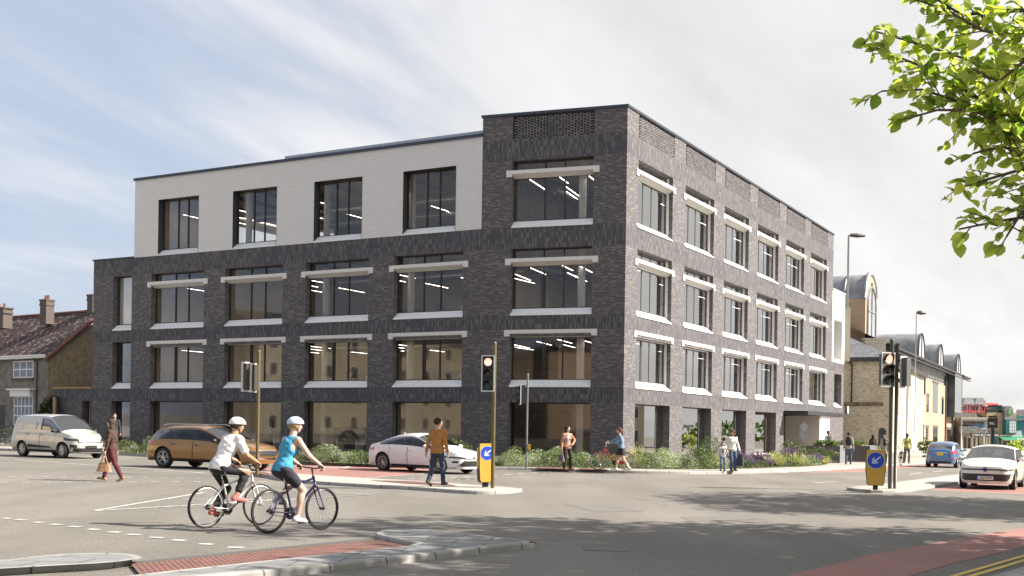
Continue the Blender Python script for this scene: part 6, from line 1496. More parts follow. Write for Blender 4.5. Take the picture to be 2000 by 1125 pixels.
# ------------------------------------------------------------------ neighbouring buildings
def rpx(mb, w, u0, v0, u1, v1, d0=-.03, d1=.02, mi=0):
    a0 = w.uz(u0, (v0+v1)/2)[0]; a1 = w.uz(u1, (v0+v1)/2)[0]; um = (u0+u1)/2; z1 = w.uz(um, v0)[1]; z0 = w.uz(um, v1)[1]
    wprism(mb, w, min(a0, a1), max(a0, a1), z0, z1, d0, d1, mi); return a0, a1, z0, z1
def wallpx(w, u, v): s, z = w.uz(u, v); return s, z
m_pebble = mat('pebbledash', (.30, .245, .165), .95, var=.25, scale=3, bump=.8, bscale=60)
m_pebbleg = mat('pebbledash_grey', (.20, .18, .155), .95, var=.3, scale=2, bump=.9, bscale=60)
m_tile = brickmat('clay_roof_tiles', (.05, .028, .028), (.16, .075, .065), (.018, .012, .012), bw=.24, bh=.30, ms=.045, light=.35, bump=1.0, fleck=(.34, .27, .24), rough=.8)
m_slate = brickmat('slate_roof', (.11, .115, .13), (.20, .205, .22), (.06, .06, .065), bw=.3, bh=.22, ms=.02, light=.25, bump=.5, rough=.6)
m_dslate = brickmat('dark_slate_roof', (.035, .032, .03), (.11, .10, .09), (.02, .02, .02), bw=.4, bh=.3, ms=.03, light=.4, bump=.6)
m_buff = brickmat('buff_brick', (.42, .36, .25), (.64, .56, .42), (.48, .43, .34), bw=.225, bh=.075, ms=.010, light=.22, fleck=(.20, .16, .11), bump=.4)
m_cream = brickmat('cream_brick', (.55, .52, .44), (.66, .62, .54), (.55, .52, .45), bw=.225, bh=.075, ms=.008, light=.08, bump=.3)
m_orange = brickmat('orange_brick', (.36, .235, .155), (.48, .33, .23), (.37, .28, .20), bw=.225, bh=.075, ms=.009, light=.12, bump=.3)
m_redb = brickmat('red_brick_trim', (.085, .045, .038), (.15, .075, .06), (.09, .07, .06), light=.2, bump=.4)
m_wpaint = mat('white_gloss_paint', (.72, .72, .72), .4, var=.04)
m_dglass = mat('dark_window_glass', (.02, .022, .025), .05, 0, var=0, spec=.8)
m_net = mat('net_curtain', (.20, .23, .28), .6, var=.25, scale=8)
m_lead = mat('lead_sheet', (.27, .27, .28), .45, .4, var=.25, scale=1.2)
m_moss = mat('mossy_tiles', (.14, .14, .06), .95, var=.5, scale=1.5, bump=.5)
m_blackp = mat('black_paint', (.02, .02, .024), .5, var=.05)
m_teal = mat('teal_paint', (.03, .20, .22), .5, var=.08); m_green = mat('awning_green', (.02, .20, .11), .7, var=.05)
m_timber = mat('oiled_timber', (.34, .21, .10), .7, var=.2, scale=14)
def walluv(mb, w, a0, a1, z0, z1, mi=0, inw=0.0):
    mb.face([w.P(a0, z0, inw), w.P(a1, z0, inw), w.P(a1, z1, inw), w.P(a0, z1, inw)], mi, [(a0, z0), (a1, z0), (a1, z1), (a0, z1)])
def slope_face(mb, pts, mi=0):
    pts = [Vector(p) for p in pts]; o = pts[0]; x = (pts[1]-o); x.z = 0; x.normalize(); n = (pts[1]-o).cross(pts[-1]-o).normalized(); y = n.cross((pts[1]-o).normalized())
    x = (pts[1]-o).normalized(); mb.face(pts, mi, [((p-o).dot(x), (p-o).dot(y)) for p in pts])
def many(nm, m, parent, w, rects, d0, d1):
    for r_ in rects: b = MB(); rpx(b, w, *r_, d0, d1); b.build(nm, m, parent, world=True)
# --- brown pebbledashed house, left
c0 = ray(93, 760); c0 = Vector((c0.x, c0.y, 0))*86; dH = Vector((-3158, 2250, 0)).normalized(); dS = Vector((-dH.y*-1, -dH.x*1, 0)); dS = Vector((dH.y, -dH.x, 0)); dS = dS if dS.y > 0 else -dS
wF = Wall(c0, dH, (0, -1)); wS = Wall(c0, dS, (1, -.2)); EV = wF.uz(60, 695)[1]; 
hs = thing('pebbledash_house', 'brown pebbledashed two storey house with a mottled tiled roof at the left edge', 'house', (c0.x, c0.y, G(c0.x)))
AP = EV+3.75; D_ = 9.2; LH = 17.0
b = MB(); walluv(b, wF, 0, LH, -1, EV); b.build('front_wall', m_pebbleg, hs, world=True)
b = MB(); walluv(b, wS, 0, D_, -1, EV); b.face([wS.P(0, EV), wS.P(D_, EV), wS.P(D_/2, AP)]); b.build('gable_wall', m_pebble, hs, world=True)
b = MB(); o_ = .25; e0 = -dS*.35; zz_ = -.35*3.75/(D_/2)
A = wF.P(-o_, EV+zz_)+e0; B2 = wF.P(LH, EV+zz_)+e0; Cc = wF.P(LH, AP)+dS*D_/2; Dd = wF.P(-o_, AP)+dS*D_/2
slope_face(b, [A, B2, Cc, Dd]); A3 = wF.P(-o_, EV+zz_)+dS*(D_+.35); B3 = wF.P(LH, EV+zz_)+dS*(D_+.35); slope_face(b, [A3, B3, Cc, Dd]); rf = b.build('roof', m_tile, hs, world=True)
b = MB(); n_ = 26
for k in range(n_):
    f0, f1 = k/n_, (k+.9)/n_; P0 = A.lerp(Dd, f0); P1 = A.lerp(Dd, f1); b.tube([P0-Vector((0, 0, .05)), P1+Vector((0, 0, .02))], [.16, .12], 7)
b.build('verge_tiles', mat('terracotta', (.18, .08, .06), .85, var=.3), rf, smooth=False, world=False); ob = hs.children[-1] if False else None
vt = [o for o in COL.objects if o.name.startswith('verge_tiles')][0]; vt.data.transform(Matrix.Translation(-hs.matrix_world.translation))
b = MB(); b.tube([Dd+Vector((0, 0, .04)), Cc+Vector((0, 0, .04))], .11, 7); b.build('ridge_tiles', MATS['terracotta'], hs, world=True)
b = MB(); wprism(b, wF, -o_, LH, EV-.22, EV+.0, -.36, -.30); wprism(b, wF, -o_, LH, EV-.06, EV+.04, -.46, -.36); b.build('gutter', m_wpaint, hs, world=True)
b = MB(); s_ = wF.uz(73, 760)[0]; b.tube([wF.P(s_, EV-.2, -.3), wF.P(s_, EV-.5, -.07), wF.P(s_, -.6, -.07)], .045, 6); b.build('downpipe', m_blackp, hs, world=True)
def casement(w, u0, v0, u1, v1, nx_, ny_, parent, fm=m_wpaint, gm=m_net, nm='window', deep=.0, fr=.06):
    f = MB(); a0, a1 = sorted((w.uz(u0, (v0+v1)/2)[0], w.uz(u1, (v0+v1)/2)[0])); um = (u0+u1)/2; z1 = w.uz(um, v0)[1]; z0 = w.uz(um, v1)[1]; d0, d1 = -.03+deep, .04+deep
    xs_ = [a0+(a1-a0)*k/nx_ for k in range(nx_+1)]; zs_ = [z0+(z1-z0)*k/ny_ for k in range(ny_+1)]
    for x in xs_: wprism(f, w, x-fr/2, x+fr/2, z0, z1, d0, d1)
    for z in zs_: wprism(f, w, a0, a1, z-fr/2, z+fr/2, d0+.004, d1-.004)
    o = f.build(nm, fm, parent, world=True); g = MB(); g.face([w.P(a0, z0, -.005), w.P(a1, z0, -.005), w.P(a1, z1, -.005), w.P(a0, z1, -.005)]); gg = g.build('pane', gm, None); gg.data.transform(Matrix.Translation(-parent.matrix_world.translation)); gg.parent = o; return a0, a1, z0, z1
a0, a1, z0, z1 = casement(wF, 27, 706, 65, 737, 3, 2, hs, fr=.09); b = MB(); wprism(b, wF, a0-.1, a1+.1, z0-.22, z0-.06, -.12, 0); b.build('window_sill', m_redb, hs, world=True)
a0, a1, z0, z1 = casement(wF, 28, 775, 64, 830, 5, 3, hs, fr=.09); b = MB(); wprism(b, wF, a0-.1, a1+.1, z1+.02, z1+.5, -.35, 0); wprism(b, wF, a0-.35, a1+.35, z1+.5, z1+.62, -.5, 0); b.build('bay_canopy', m_wpaint, hs, world=True)
b = MB(); rpx(b, wF, -3, 791, 9.5, 872, -.02, .01); b.build('front_door', m_blackp, hs, world=True)
def chim(pos, wd, dp, z0, z1, parent, m=m_redb, cap=True, d=dH, pots=2, mb=None):
    b = MB(); n = Vector((-d.y, d.x, 0)); 
    def ring(s, za, zb_): q = [pos+d*a*wd/2*s+n*c*dp/2*s for a, c in ((-1, -1), (1, -1), (1, 1), (-1, 1))]; b.prism([(p.x, p.y) for p in q], za, zb_)
    ring(1, z0, z1-.5)
    if cap: ring(1.12, z1-.5, z1-.36); ring(1.05, z1-.36, z1-.12); ring(1.16, z1-.12, z1)
    o = b.build('chimney', m, parent, world=True)
    for k in range(pots): q = pos+d*((k-(pots-1)/2)*wd*.42); c = MB(); c.tube([(q.x, q.y, z1), (q.x, q.y, z1+.35)], [.12, .10], 8); p_ = c.build('chimney_pot', MATS['terracotta'], None); p_.data.transform(Matrix.Translation(-parent.matrix_world.translation)); p_.parent = o
q = ray(92, 600); mid = Vector((q.x, q.y, 0))*((86+4.6*dS.y+1.6)); chim(mid, .85, .7, AP-1.0, AP+.95, hs, m=m_redb)
q = ray(4, 600); mid = Vector((q.x, q.y, 0))*94.0; chim(mid, 1.7, .8, AP-1.2, AP+.5, hs, m=m_redb)
q = ray(183, 600); mid = Vector((q.x, q.y, 0))*(90.5); chim(mid, .7, .7, AP-2, AP+1.3, hs, pots=0)
# annex beside the office building
anx = thing('brick_annex', 'low dark brick annex with timber capping between the brown house and the office', 'outbuilding', tuple(wM.P(lenM+1, G(-30))))
wA = Wall(wM.P(0, 0, .35), dM, (0, -1)); sa = wA.uz(105, 800)[0]
b = MB(); dra, drb = wA.uz(177, 820)[0], wA.uz(160, 820)[0]
openwall(b, wA, lenM+.03, sa, -1.2, 4.0, [(dra, drb, -1.2, GFh)], [(3.12, 4.0)], depth=.6); wA2 = Wall(wA.P(sa, 0), -wA.n, dM); openwall(b, wA2, 0, 9, -1.2, 4.0, [], [(3.12, 4.0)]); b.build('brick_wall', [m_brick, m_soldier], anx, world=True)
b = MB(); wprism(b, wA, lenM+.04, sa+.06, 4.0, 4.12, -.05, 3.5); b.build('timber_capping', m_timber, anx, world=True)
b = MB(); wprism(b, wA, dra, drb, -1.1, GFh, .5, .56); b.build('door', m_blackp, anx, world=True); b = MB(); wprism(b, wA, drb-.3, drb-.22, -1.1, GFh, .44, .5); b.build('door_frame', m_timber, anx, world=True)
pg = thing('timber_post_light', 'upright oiled timber post with a black cap against the low annex', 'post', tuple(wA.P(sa-.9, G(-34), -.5))); b = MB(); s_ = wA.uz(119, 800)[0]; wprism(b, wA, s_-.14, s_+.14, -.8, 3.35, -.6, -.32); b.build('post', m_timber, pg, world=True); b = MB(); wprism(b, wA, s_-.30, s_-.16, -.8, 3.35, -.55, -.35); wprism(b, wA, s_-.14, s_+.28, 3.36, 3.46, -.6, -.32); b.build('cap', m_blackp, pg, world=True)
# conifer hedge + iron fence
cb = MB(); rr = random.Random(77)
p_ = ray(98, 830); p_ = Vector((p_.x, p_.y, 0))*83; P, Dn, Nn, A_, Bw = [], [], [], [], []
for _ in range(1500):
    d = rv(rr).normalized(); d.z = abs(d.z); P.append(Vector((d.x*.9, d.y*.9, d.z*3.2*(1-.3*rr.random())))); Dn.append(d+Vector((0, 0, .5))+rv(rr, .4)); Nn.append(rv(rr)); l = rr.uniform(.15, .35); A_.append(l); Bw.append(l*.5)
leaves(cb, P, Dn, Nn, A_, Bw); co = cb.build('conifer_bush', m_con); co.location = (p_.x, p_.y, G(p_.x)); tag(co, 'dark conifer bush in the corner between the brown house and the annex', 'bush')
fc = thing('iron_railings', 'black iron railings in front of the brown house at the left edge', 'fence', tuple(gp(10, 880))); f0, f1 = gp(-60, 874), gp(44, 878); b = MB(); n_ = 34
for k in range(n_+1): p = f0.lerp(f1, k/n_); b.tube([p, p+Vector((0, 0, 1.25))], .012, 4)
b.build('bars', m_blackp, fc, world=True); b = MB(); b.tube([f0+Vector((0, 0, 1.15)), f1+Vector((0, 0, 1.15))], .02, 4); b.tube([f0+Vector((0, 0, .2)), f1+Vector((0, 0, .2))], .02, 4); b.build('rails', m_blackp, fc, world=True)
hb_ = MB(); P, Dn, Nn, A_, Bw = [], [], [], [], []
for _ in range(900): d = rv(rr).normalized(); d.z = abs(d.z); P.append(Vector((d.x*1.0, d.y*.7, d.z*1.0))); Dn.append(d+rv(rr, .4)); Nn.append(rv(rr)); l = rr.uniform(.08, .2); A_.append(l); Bw.append(l*.5)
leaves(hb_, P, Dn, Nn, A_, Bw); ho = hb_.build('garden_bush', m_con); p = gp(26, 874); ho.location = p; tag(ho, 'low dark garden bush behind the silver van by the railings', 'bush')
# --- pale brick terrace behind the office building, right
K = ray(1738, 780); K = Vector((K.x, K.y, 0))*108; d2 = Vector((1019, 2250, 0)).normalized(); n2 = Vector((-d2.y, d2.x, 0))
wK = Wall(K, d2, (1, 0)); wKs = Wall(K, n2, (0, -1)); zE = wKs.uz(1690, 697)[1]; LK = wK.uz(1803, 800)[0]; ZB = -2.2
ph = thing('pale_brick_house', 'pale buff brick two storey house with a slate hipped roof beyond the office building', 'house', (K.x, K.y, G(K.x)))
b = MB(); walluv(b, wKs, 0, 11, ZB, zE); b.build('side_wall', m_buff, ph, world=True); b = MB(); walluv(b, wK, 0, LK, ZB, zE); b.build('front_wall', m_cream, ph, world=True)
b = MB(); z_ = wKs.uz(1690, 793)[1]; wprism(b, wKs, .6, 11, z_, z_+.35, -.09, -.003); b.build('string_course', mat('weathered_stone', (.16, .12, .07), .9, var=.5, scale=2), ph, world=True)
b = MB(); a, z_ = wKs.uz(1664, 740); b.tube([wKs.P(a+.5, zE-.2, -.1), wKs.P(a, zE-.7, -.1), wKs.P(a, wKs.uz(1664, 785)[1], -.1)], .07, 6); b.build('downpipe', m_blackp, ph, world=True)
b = MB(); a, z_ = wKs.uz(1723, 860); wprism(b, wKs, a-.35, a+.35, wKs.uz(1723, 875)[1], wKs.uz(1723, 843)[1], -.01, .02); b.lathe([(.001, 0), (.35, 0)], 16, 0, wKs.T(a, wKs.uz(1723, 843)[1], -.012)); b.build('arched_window', m_dglass, ph, world=True)
b = MB(); ov = .45; Rr = 2.4; Wd = 9.5
e_0 = K-d2*ov-n2*ov; e_1 = K-d2*ov+n2*(Wd+ov); e_2 = K+d2*(LK+.1)+n2*(Wd+ov); e_3 = K+d2*(LK+.1)-n2*ov; r0 = K+d2*4.2+n2*Wd/2; r1 = K+d2*LK+n2*Wd/2
for v_ in (e_0, e_1, e_2, e_3): v_.z = zE-.05
r0.z = r1.z = zE+Rr
slope_face(b, [e_0, e_1, r0]); slope_face(b, [e_3, e_0, r0, r1]); slope_face(b, [e_1, e_2, r1, r0]); b.build('roof', m_slate, ph, world=True)
b = MB(); wprism(b, wKs, -ov, 11, zE-.42, zE-.06, -.5, -.02); wprism(b, wK, -ov+.51, LK, zE-.36, zE-.02, -.5, -.02); b.build('fascia', m_blackp, ph, world=True)
for u, va, vb in ((1757, 738, 806), (1778, 728, 788), (1796, 738, 792), (1757, 820, 872), (1778, 819, 872), (1796, 822, 876)):
    b = MB(); b0_, b1_, z0_, z1_ = rpx(b, wK, u-2.6, va, u+2.6, vb, -.02, .01); b.build('window', mat('shuttered_window', (.30, .26, .20), .7, var=.1), ph, world=True)
    b = MB(); wprism(b, wK, min(b0_, b1_)-.15, max(b0_, b1_)+.15, z0_-.14, z0_-.02, -.10, 0); b.build('window_sill', m_cream, ph, world=True)
def stack(u0, u1, v0, v1, dep, label_parent, m=m_buff):
    q = ray((u0+u1)/2, 700); c = Vector((q.x, q.y, 0))*dep; wd = (u1-u0)/FPX*dep; zt = EYE+(ray(u0, v0).z)*dep; zb_ = EYE+ray(u0, v1).z*dep; chim(c, wd, .8, zb_, zt, label_parent, m, True, Vector((1, 0, 0)), 0)
stack(1648.5, 1657.5, 602, 706, 109, ph); stack(1688, 1727, 661, 690, 114, ph)
# --- brick tower with a barrel vault
Tq = ray(1690, 620); Tc = Vector((Tq.x, Tq.y, 0))*124; nL = Vector((-dR.y, dR.x, 0)); wT1 = Wall(Tc, nL, (0, -1)); wT2 = Wall(Tc, dR, (1, 0)); zs = wT1.uz(1672, 584)[1]; t5 = 5.6
tw = thing('barrel_vault_tower', 'orange brick stair tower with a ribbed grey barrel vault roof and arched glazing', 'tower', (Tc.x, Tc.y, G(Tc.x)))
b = MB(); walluv(b, wT1, 0, 14, ZB, zs); b.build('side_wall', m_orange, tw, world=True)
b = MB(); rad = t5/2; rows = []
for k in range(15):
    a = math.pi*k/14; p = Tc+dR*(rad-rad*math.cos(a)); z = zs+rad*1.05*math.sin(a); rows.append([Vector((p.x, p.y, z)), Vector((p.x+nL.x*14, p.y+nL.y*14, z))])
b.grid(rows); b.build('barrel_vault', m_lead, tw, smooth=True, world=True)
for j in range(7):
    b = MB(); b.tube([Tc+dR*(rad-(rad+.05)*math.cos(a))+nL*(j*2.2+.1)+Vector((0, 0, zs+rad*1.05*math.sin(a)+.03)) for a in np.linspace(0, math.pi, 13)], .11 if j else .26, 6); b.build('roof_rib', m_lead, tw, smooth=True, world=True)
b = MB(); arc = [Tc+dR*(rad-rad*math.cos(a))+Vector((0, 0, zs+rad*1.05*math.sin(a))) for a in np.linspace(0, math.pi, 13)]; b.face([Tc+Vector((0, 0, ZB)), Tc+dR*t5+Vector((0, 0, ZB))]+[p for p in reversed(arc)]); b.build('end_wall', m_orange, tw, world=True)
ag = MB(); ri = rad*.72; base_ = wT2.uz(1700, 662)[1]; q0 = Tc+wT2.n*.06; arc = [q0+dR*(rad-ri*math.cos(a))+Vector((0, 0, zs-.6+ri*1.05*math.sin(a))) for a in np.linspace(0, math.pi, 13)]; ag.face([q0+dR*(rad-ri)+Vector((0, 0, base_)), q0+dR*(rad+ri)+Vector((0, 0, base_))]+list(reversed(arc))); ag.build('arched_window', mat('pale_window_glass', (.30, .31, .33), .15, var=.3, scale=.4), tw, world=True)
fm_ = MB(); fm_.tube([q0+dR*(rad-ri)+Vector((0, 0, base_))]+arc+[q0+dR*(rad+ri)+Vector((0, 0, base_))], .16, 5); fm_.tube([q0+dR*rad+Vector((0, 0, base_)), q0+dR*rad+Vector((0, 0, zs+ri))], .12, 5)
for z in (zs-4.6, zs-1.2): fm_.tube([q0+dR*(rad-ri)+Vector((0, 0, z)), q0+dR*(rad+ri)+Vector((0, 0, z))], .10, 5)
fm_.build('window_frame', m_lead, tw, world=True)
# --- long office range with round dormers
Q = ray(1803, 780); Q = Vector((Q.x, Q.y, 0))*142; d3 = Vector((1161, 2250, 0)).normalized(); wQ = Wall(Q, d3, (1, 0)); n3 = Vector((-d3.y, d3.x, 0)); s0 = wQ.uz(1730, 690)[0]; s1 = wQ.uz(1878, 790)[0]
zEq = wQ.uz(1840, 722)[1]; zBr = wQ.uz(1806, 741)[1]
lr = thing('office_range', 'long buff and grey office range with three round topped dormers beyond the pale house', 'building', (Q.x, Q.y, G(Q.x)))
b = MB(); walluv(b, wQ, s0, s1, ZB, zBr); wE3 = Wall(wQ.P(s1, 0), n3, (1, 1)); walluv(b, wE3, 0, 12, ZB, zBr); wE4 = Wall(wQ.P(s0, 0), n3, (0, -1)); walluv(b, wE4, 0, 12, ZB, zEq); b.build('brick_wall', m_orange, lr, world=True)
b = MB(); wprism(b, wQ, s0, s1, zBr+.003, zEq, .15, .4); 
for k in range(int((s1-s0)/1.6)): wprism(b, wQ, s0+k*1.6, s0+k*1.6+.12, zBr+.003, zEq, .08, .15)
b.build('metal_cladding', mat('pale_metal_cladding', (.42, .42, .41), .5, .3, var=.1), lr, world=True)
b = MB(); e0, e1 = wQ.P(s0, zEq, -1.1), wQ.P(s1+1.5, zEq, -1.1); r0, r1 = wQ.P(s0, zEq+3.4, 6.5), wQ.P(s1-2, zEq+3.4, 6.5); slope_face(b, [e0, e1, r1, r0]); b.build('roof', m_moss, lr, world=True)
b = MB(); wprism(b, wQ, s0, s1+1.6, zEq-.25, zEq-.02, -1.2, .12); wprism(b, wQ, s0, s1+1.4, zEq-.62, zEq-.5, -1.15, -1.0); b.build('eaves', m_blackp, lr, world=True)
for k, (u, v) in enumerate(((1795, 700), (1833, 712), (1868, 724))):
    a, z = wQ.uz(u, v); rd = 2.7; b = MB(); arc = [wQ.P(a-rd*math.cos(t_), zEq+.1+rd*1.15*math.sin(t_), -.25) for t_ in np.linspace(0, math.pi, 13)]; bkk = [p+n3*5+Vector((0, 0, 0)) for p in arc]; b.grid([arc, bkk]); dm_ = b.build('dormer', m_lead, lr, smooth=True, world=True)
    g = MB(); g.face(list(reversed(arc))); go = g.build('dormer_window', mat('dormer_glass', (.42, .43, .44), .25, var=.1), None); go.data.transform(Matrix.Translation(-lr.matrix_world.translation)); go.parent = dm_
    g = MB(); g.tube([p-n3*.03 for p in arc], .10, 5); g.tube([wQ.P(a, zEq+.1, -.3), wQ.P(a, zEq+3.1, -.3)], .06, 4); go = g.build('dormer_frame', m_blackp, None); go.data.transform(Matrix.Translation(-lr.matrix_world.translation)); go.parent = dm_
for u0, u1, va, vb in ((1822, 1831.5, 750, 806), (1809.5, 1814, 774, 805), (1839, 1842.5, 780, 809), (1870.5, 1873.5, 790, 814), (1808, 1813, 836, 866), (1822, 1831, 836, 866), (1849, 1857, 839, 866), (1862, 1866, 840, 866), (1871.5, 1876, 841, 866), (1802.5, 1804, 835, 870)):
    b = MB(); b0_, b1_, z0_, z1_ = rpx(b, wQ, u0, va, u1, vb, -.03, .02); o = b.build('window', m_dglass, lr, world=True)
    b = MB(); wprism(b, wQ, min(b0_, b1_)-.2, max(b0_, b1_)+.2, z1_+.003, z1_+.35, -.06, 0); b.build('window_head', m_redb, lr, world=True)
b = MB(); rpx(b, wQ, 1849, 728, 1864, 815, -1.1, -.01); b.build('oriel_window', mat('oriel_glass', (.05, .07, .07), .1, var=.5, scale=.5), lr, world=True); b = MB(); rpx(b, wQ, 1845.5, 735, 1847.5, 868, -.12, -.02); b.build('downpipe', m_blackp, lr, world=True); b = MB(); rpx(b, wQ, 1804.5, 735, 1806, 770, -.12, -.02); b.build('downpipe', m_blackp, lr, world=True); b = MB(); rpx(b, wQ, 1858, 815, 1859.5, 868, -.12, -.02); b.build('downpipe', m_blackp, lr, world=True)
# --- red framed building, pub and shops at the end of the street
def facadeW(u, dep, ang=0.0): q = ray(u, 800); p = Vector((q.x, q.y, 0))*dep; return Wall(p, (math.cos(ang), math.sin(ang)), (0, -1))
wB = facadeW(1878, 250, .35); m_pink = mat('pale_infill', (.55, .50, .46), .6, var=.08); m_redf = mat('red_steel', (.50, .06, .07), .5, var=.05)
rb = thing('red_framed_building', 'distant building with red steel frame and two round gables', 'building', tuple(wB.P(0, G(90))))
b = MB(); rpx(b, wB, 1870, 790, 1944, 890, 0, 10); b.build('wall', m_pink, rb, world=True)
b = MB()
for u in (1884, 1891, 1896, 1903, 1909, 1916, 1921, 1929, 1937, 1943): rpx(b, wB, u-.5, 792, u+.5, 812, -.3, -.01)
rpx(b, wB, 1870, 787, 1946, 791, -.6, -.32); rpx(b, wB, 1870, 803, 1944, 804.2, -.3, -.012); b.build('steel_frame', m_redf, rb, world=True)
for u in (1887, 1910):
    a, z = wB.uz(u, 790); b = MB(); arc = [wB.P(a-2.9*math.cos(t_)*.45*1.2, z+1.5*math.sin(t_), -.8) for t_ in np.linspace(0, math.pi, 11)]; b.grid([arc, [p-wB.n*7 for p in arc]]); b.face(list(reversed(arc))); b.build('round_gable', m_lead, rb, world=True)
many('window', m_dglass, rb, wB, [(u-1.6, 794, u+1.6, 802) for u in (1880, 1886, 1900, 1906, 1919, 1925, 1933, 1940)], -.05, -.014)
wP = facadeW(1878, 170, .12)
pb = thing('corner_pub', 'pub with dark slate roofs, cream pillars, teal walls and a round topped clock gable', 'pub', tuple(wP.P(0, G(66))))
b = MB(); rpx(b, wP, 1878, 815, 1928, 905, 0, 8); b.build('wall', mat('cream_render', (.55, .50, .40), .8, var=.08), pb, world=True)
b = MB(); rpx(b, wP, 1928, 806, 1985, 905, .15, 8); b.build('gable_wall', m_orange if False else mat('stone_rubble', (.42, .31, .21), .9, var=.25, scale=1.5), pb, world=True)
b = MB(); rpx(b, wP, 1978, 812, 2030, 905, .3, 8); b.build('teal_wall', m_teal, pb, world=True)
def roofpx(w, poly, din, name, m, parent): b = MB(); slope_face(b, [w.P(w.uz(u, v, d)[0], w.uz(u, v, d)[1], d) for u, v, d in poly]); return b.build(name, m, parent, world=True)
roofpx(wP, [(1876, 822, -.8), (1936, 822, -.8), (1944, 807, 3), (1876, 807, 3)], 0, 'roof', m_dslate, pb)
roofpx(wP, [(1874, 846, -3.0), (1932, 846, -3.0), (1922, 838, -1.5), (1893, 829, -.1), (1874, 829, -.1)], 0, 'porch_roof', m_dslate, pb)
roofpx(wP, [(1977, 822, -.6), (2040, 818, -.6), (2030, 800, 4), (1986, 800, 4)], 0, 'roof', m_dslate, pb)
b = MB(); rpx(b, wP, 1928, 800, 1962, 808, .2, .6); b.build('gable_coping', m_dslate, pb, world=True)
b = MB(); rpx(b, wP, 1876, 846, 1931, 853, -3.0, -2.8); fs = b.build('pub_fascia', m_blackp, pb, world=True)
a, z = wP.uz(1903.5, 849.5); text_obj('pub_lettering', 'C MAC MAC NEWTON', .40, m_wpaint, Matrix.Translation(-pb.matrix_world.translation) @ wP.T(a, z-.02, -3.02), pb, .01, .012, .98)
many('porch_pillar', MATS['cream_render'], pb, wP, [(u-1.6, 853, u+1.6, 890) for u in (1881, 1889, 1908, 1914, 1920)], -2.7, -2.3)
b = MB(); rpx(b, wP, 1891, 855, 1906, 890, -.1, .05); b.build('pub_door', m_blackp, pb, world=True)
many('window', m_dglass, pb, wP, [(1882, 824, 1889, 828), (1891, 824, 1906, 828), (1908, 824, 1922, 828), (1883, 854, 1887, 890), (1909.5, 852, 1912, 890)], -.08, .02)
b = MB(); rpx(b, wP, 1896, 829, 1923, 835, -.12, -.01); b.build('blue_panel', mat('blue_panel_paint', (.06, .18, .35), .5, var=.05), pb, world=True)
b = MB(); rpx(b, wP, 1923, 845, 1944, 890, -.5, -.06); b.build('teal_bay', m_teal, pb, world=True)
b = MB(); a, z0c = wP.uz(1967, 820); zt = wP.uz(1967, 796)[1]; rw = 9/FPX*172; arc = [(a-rw*math.cos(t_), zt-rw+rw*math.sin(t_)+.25) for t_ in np.linspace(0, math.pi, 13)]+[(a+rw, z0c), (a-rw, z0c)]
b.v = [tuple(wP.P(x, z, -.5)) for x, z in arc]+[tuple(wP.P(x, z, 1.2)) for x, z in arc]; n_ = len(arc); b.f = [tuple(range(n_)), tuple(range(2*n_-1, n_-1, -1))]+[(i, (i+1) % n_, n_+(i+1) % n_, n_+i) for i in range(n_)]; b.m = [0]*len(b.f); b.uv = [None]*len(b.f); b.build('round_gable', m_lead, pb, world=True)
b = MB(); b.lathe([(.001, .02), (.45, .02), (.5, 0)], 20, 0, wP.T(a+.1, wP.uz(1970, 805)[1], -.53)); b.build('green_emblem', mat('emblem_green', (.09, .22, .07), .5, var=.2, scale=3), pb, world=True)
text_obj('emblem_letter', 'S', .6, m_wpaint, Matrix.Translation(-pb.matrix_world.translation) @ wP.T(a+.1, wP.uz(1970, 805)[1], -.56), pb, .005, .005)
b = MB(); rpx(b, wP, 1959, 821, 1979, 847, -.9, .14); b.build('bay_body', m_teal, pb, world=True); casement(wP, 1966, 824, 1976, 844, 3, 3, pb, fr=.14, deep=-.93)
b = MB(); rpx(b, wP, 1948, 849.5, 1994, 853, -.4, 0); b.build('shop_fascia', m_wpaint, pb, world=True)
roofpx(wP, [(1949, 852, -.3), (1998, 852, -.3), (2004, 860, -2.6), (1962, 860, -2.6)], 0, 'awning', m_green, pb); b = MB(); rpx(b, wP, 1967, 856, 2004, 858, -2.75, -2.65); b.build('awning_valance', m_wpaint, pb, world=True)
many('shop_window', m_dglass, pb, wP, [(1950, 856, 1955, 890), (1960, 862, 1975, 890)], .08, .14); many('shop_window', m_dglass, pb, wP, [(1990, 850, 1999, 890)], .22, .29)
many('shop_pillar', MATS['cream_render'], pb, wP, [(1948, 852, 1950, 892), (1956, 856, 1959, 892), (1978, 860, 1981, 892)], 0, .14)
b = MB(); rpx(b, wP, 1982, 841, 1995, 849, -.1, .1); b.build('white_sign', m_wpaint, pb, world=True); b = MB(); rpx(b, wP, 1950, 793, 1960, 806, .8, 2.5); b.build('teal_turret', m_teal, pb, world=True); b = MB(); rpx(b, wP, 1949, 791, 1962, 794, .6, 2.7); b.build('turret_cap', m_dslate, pb, world=True)
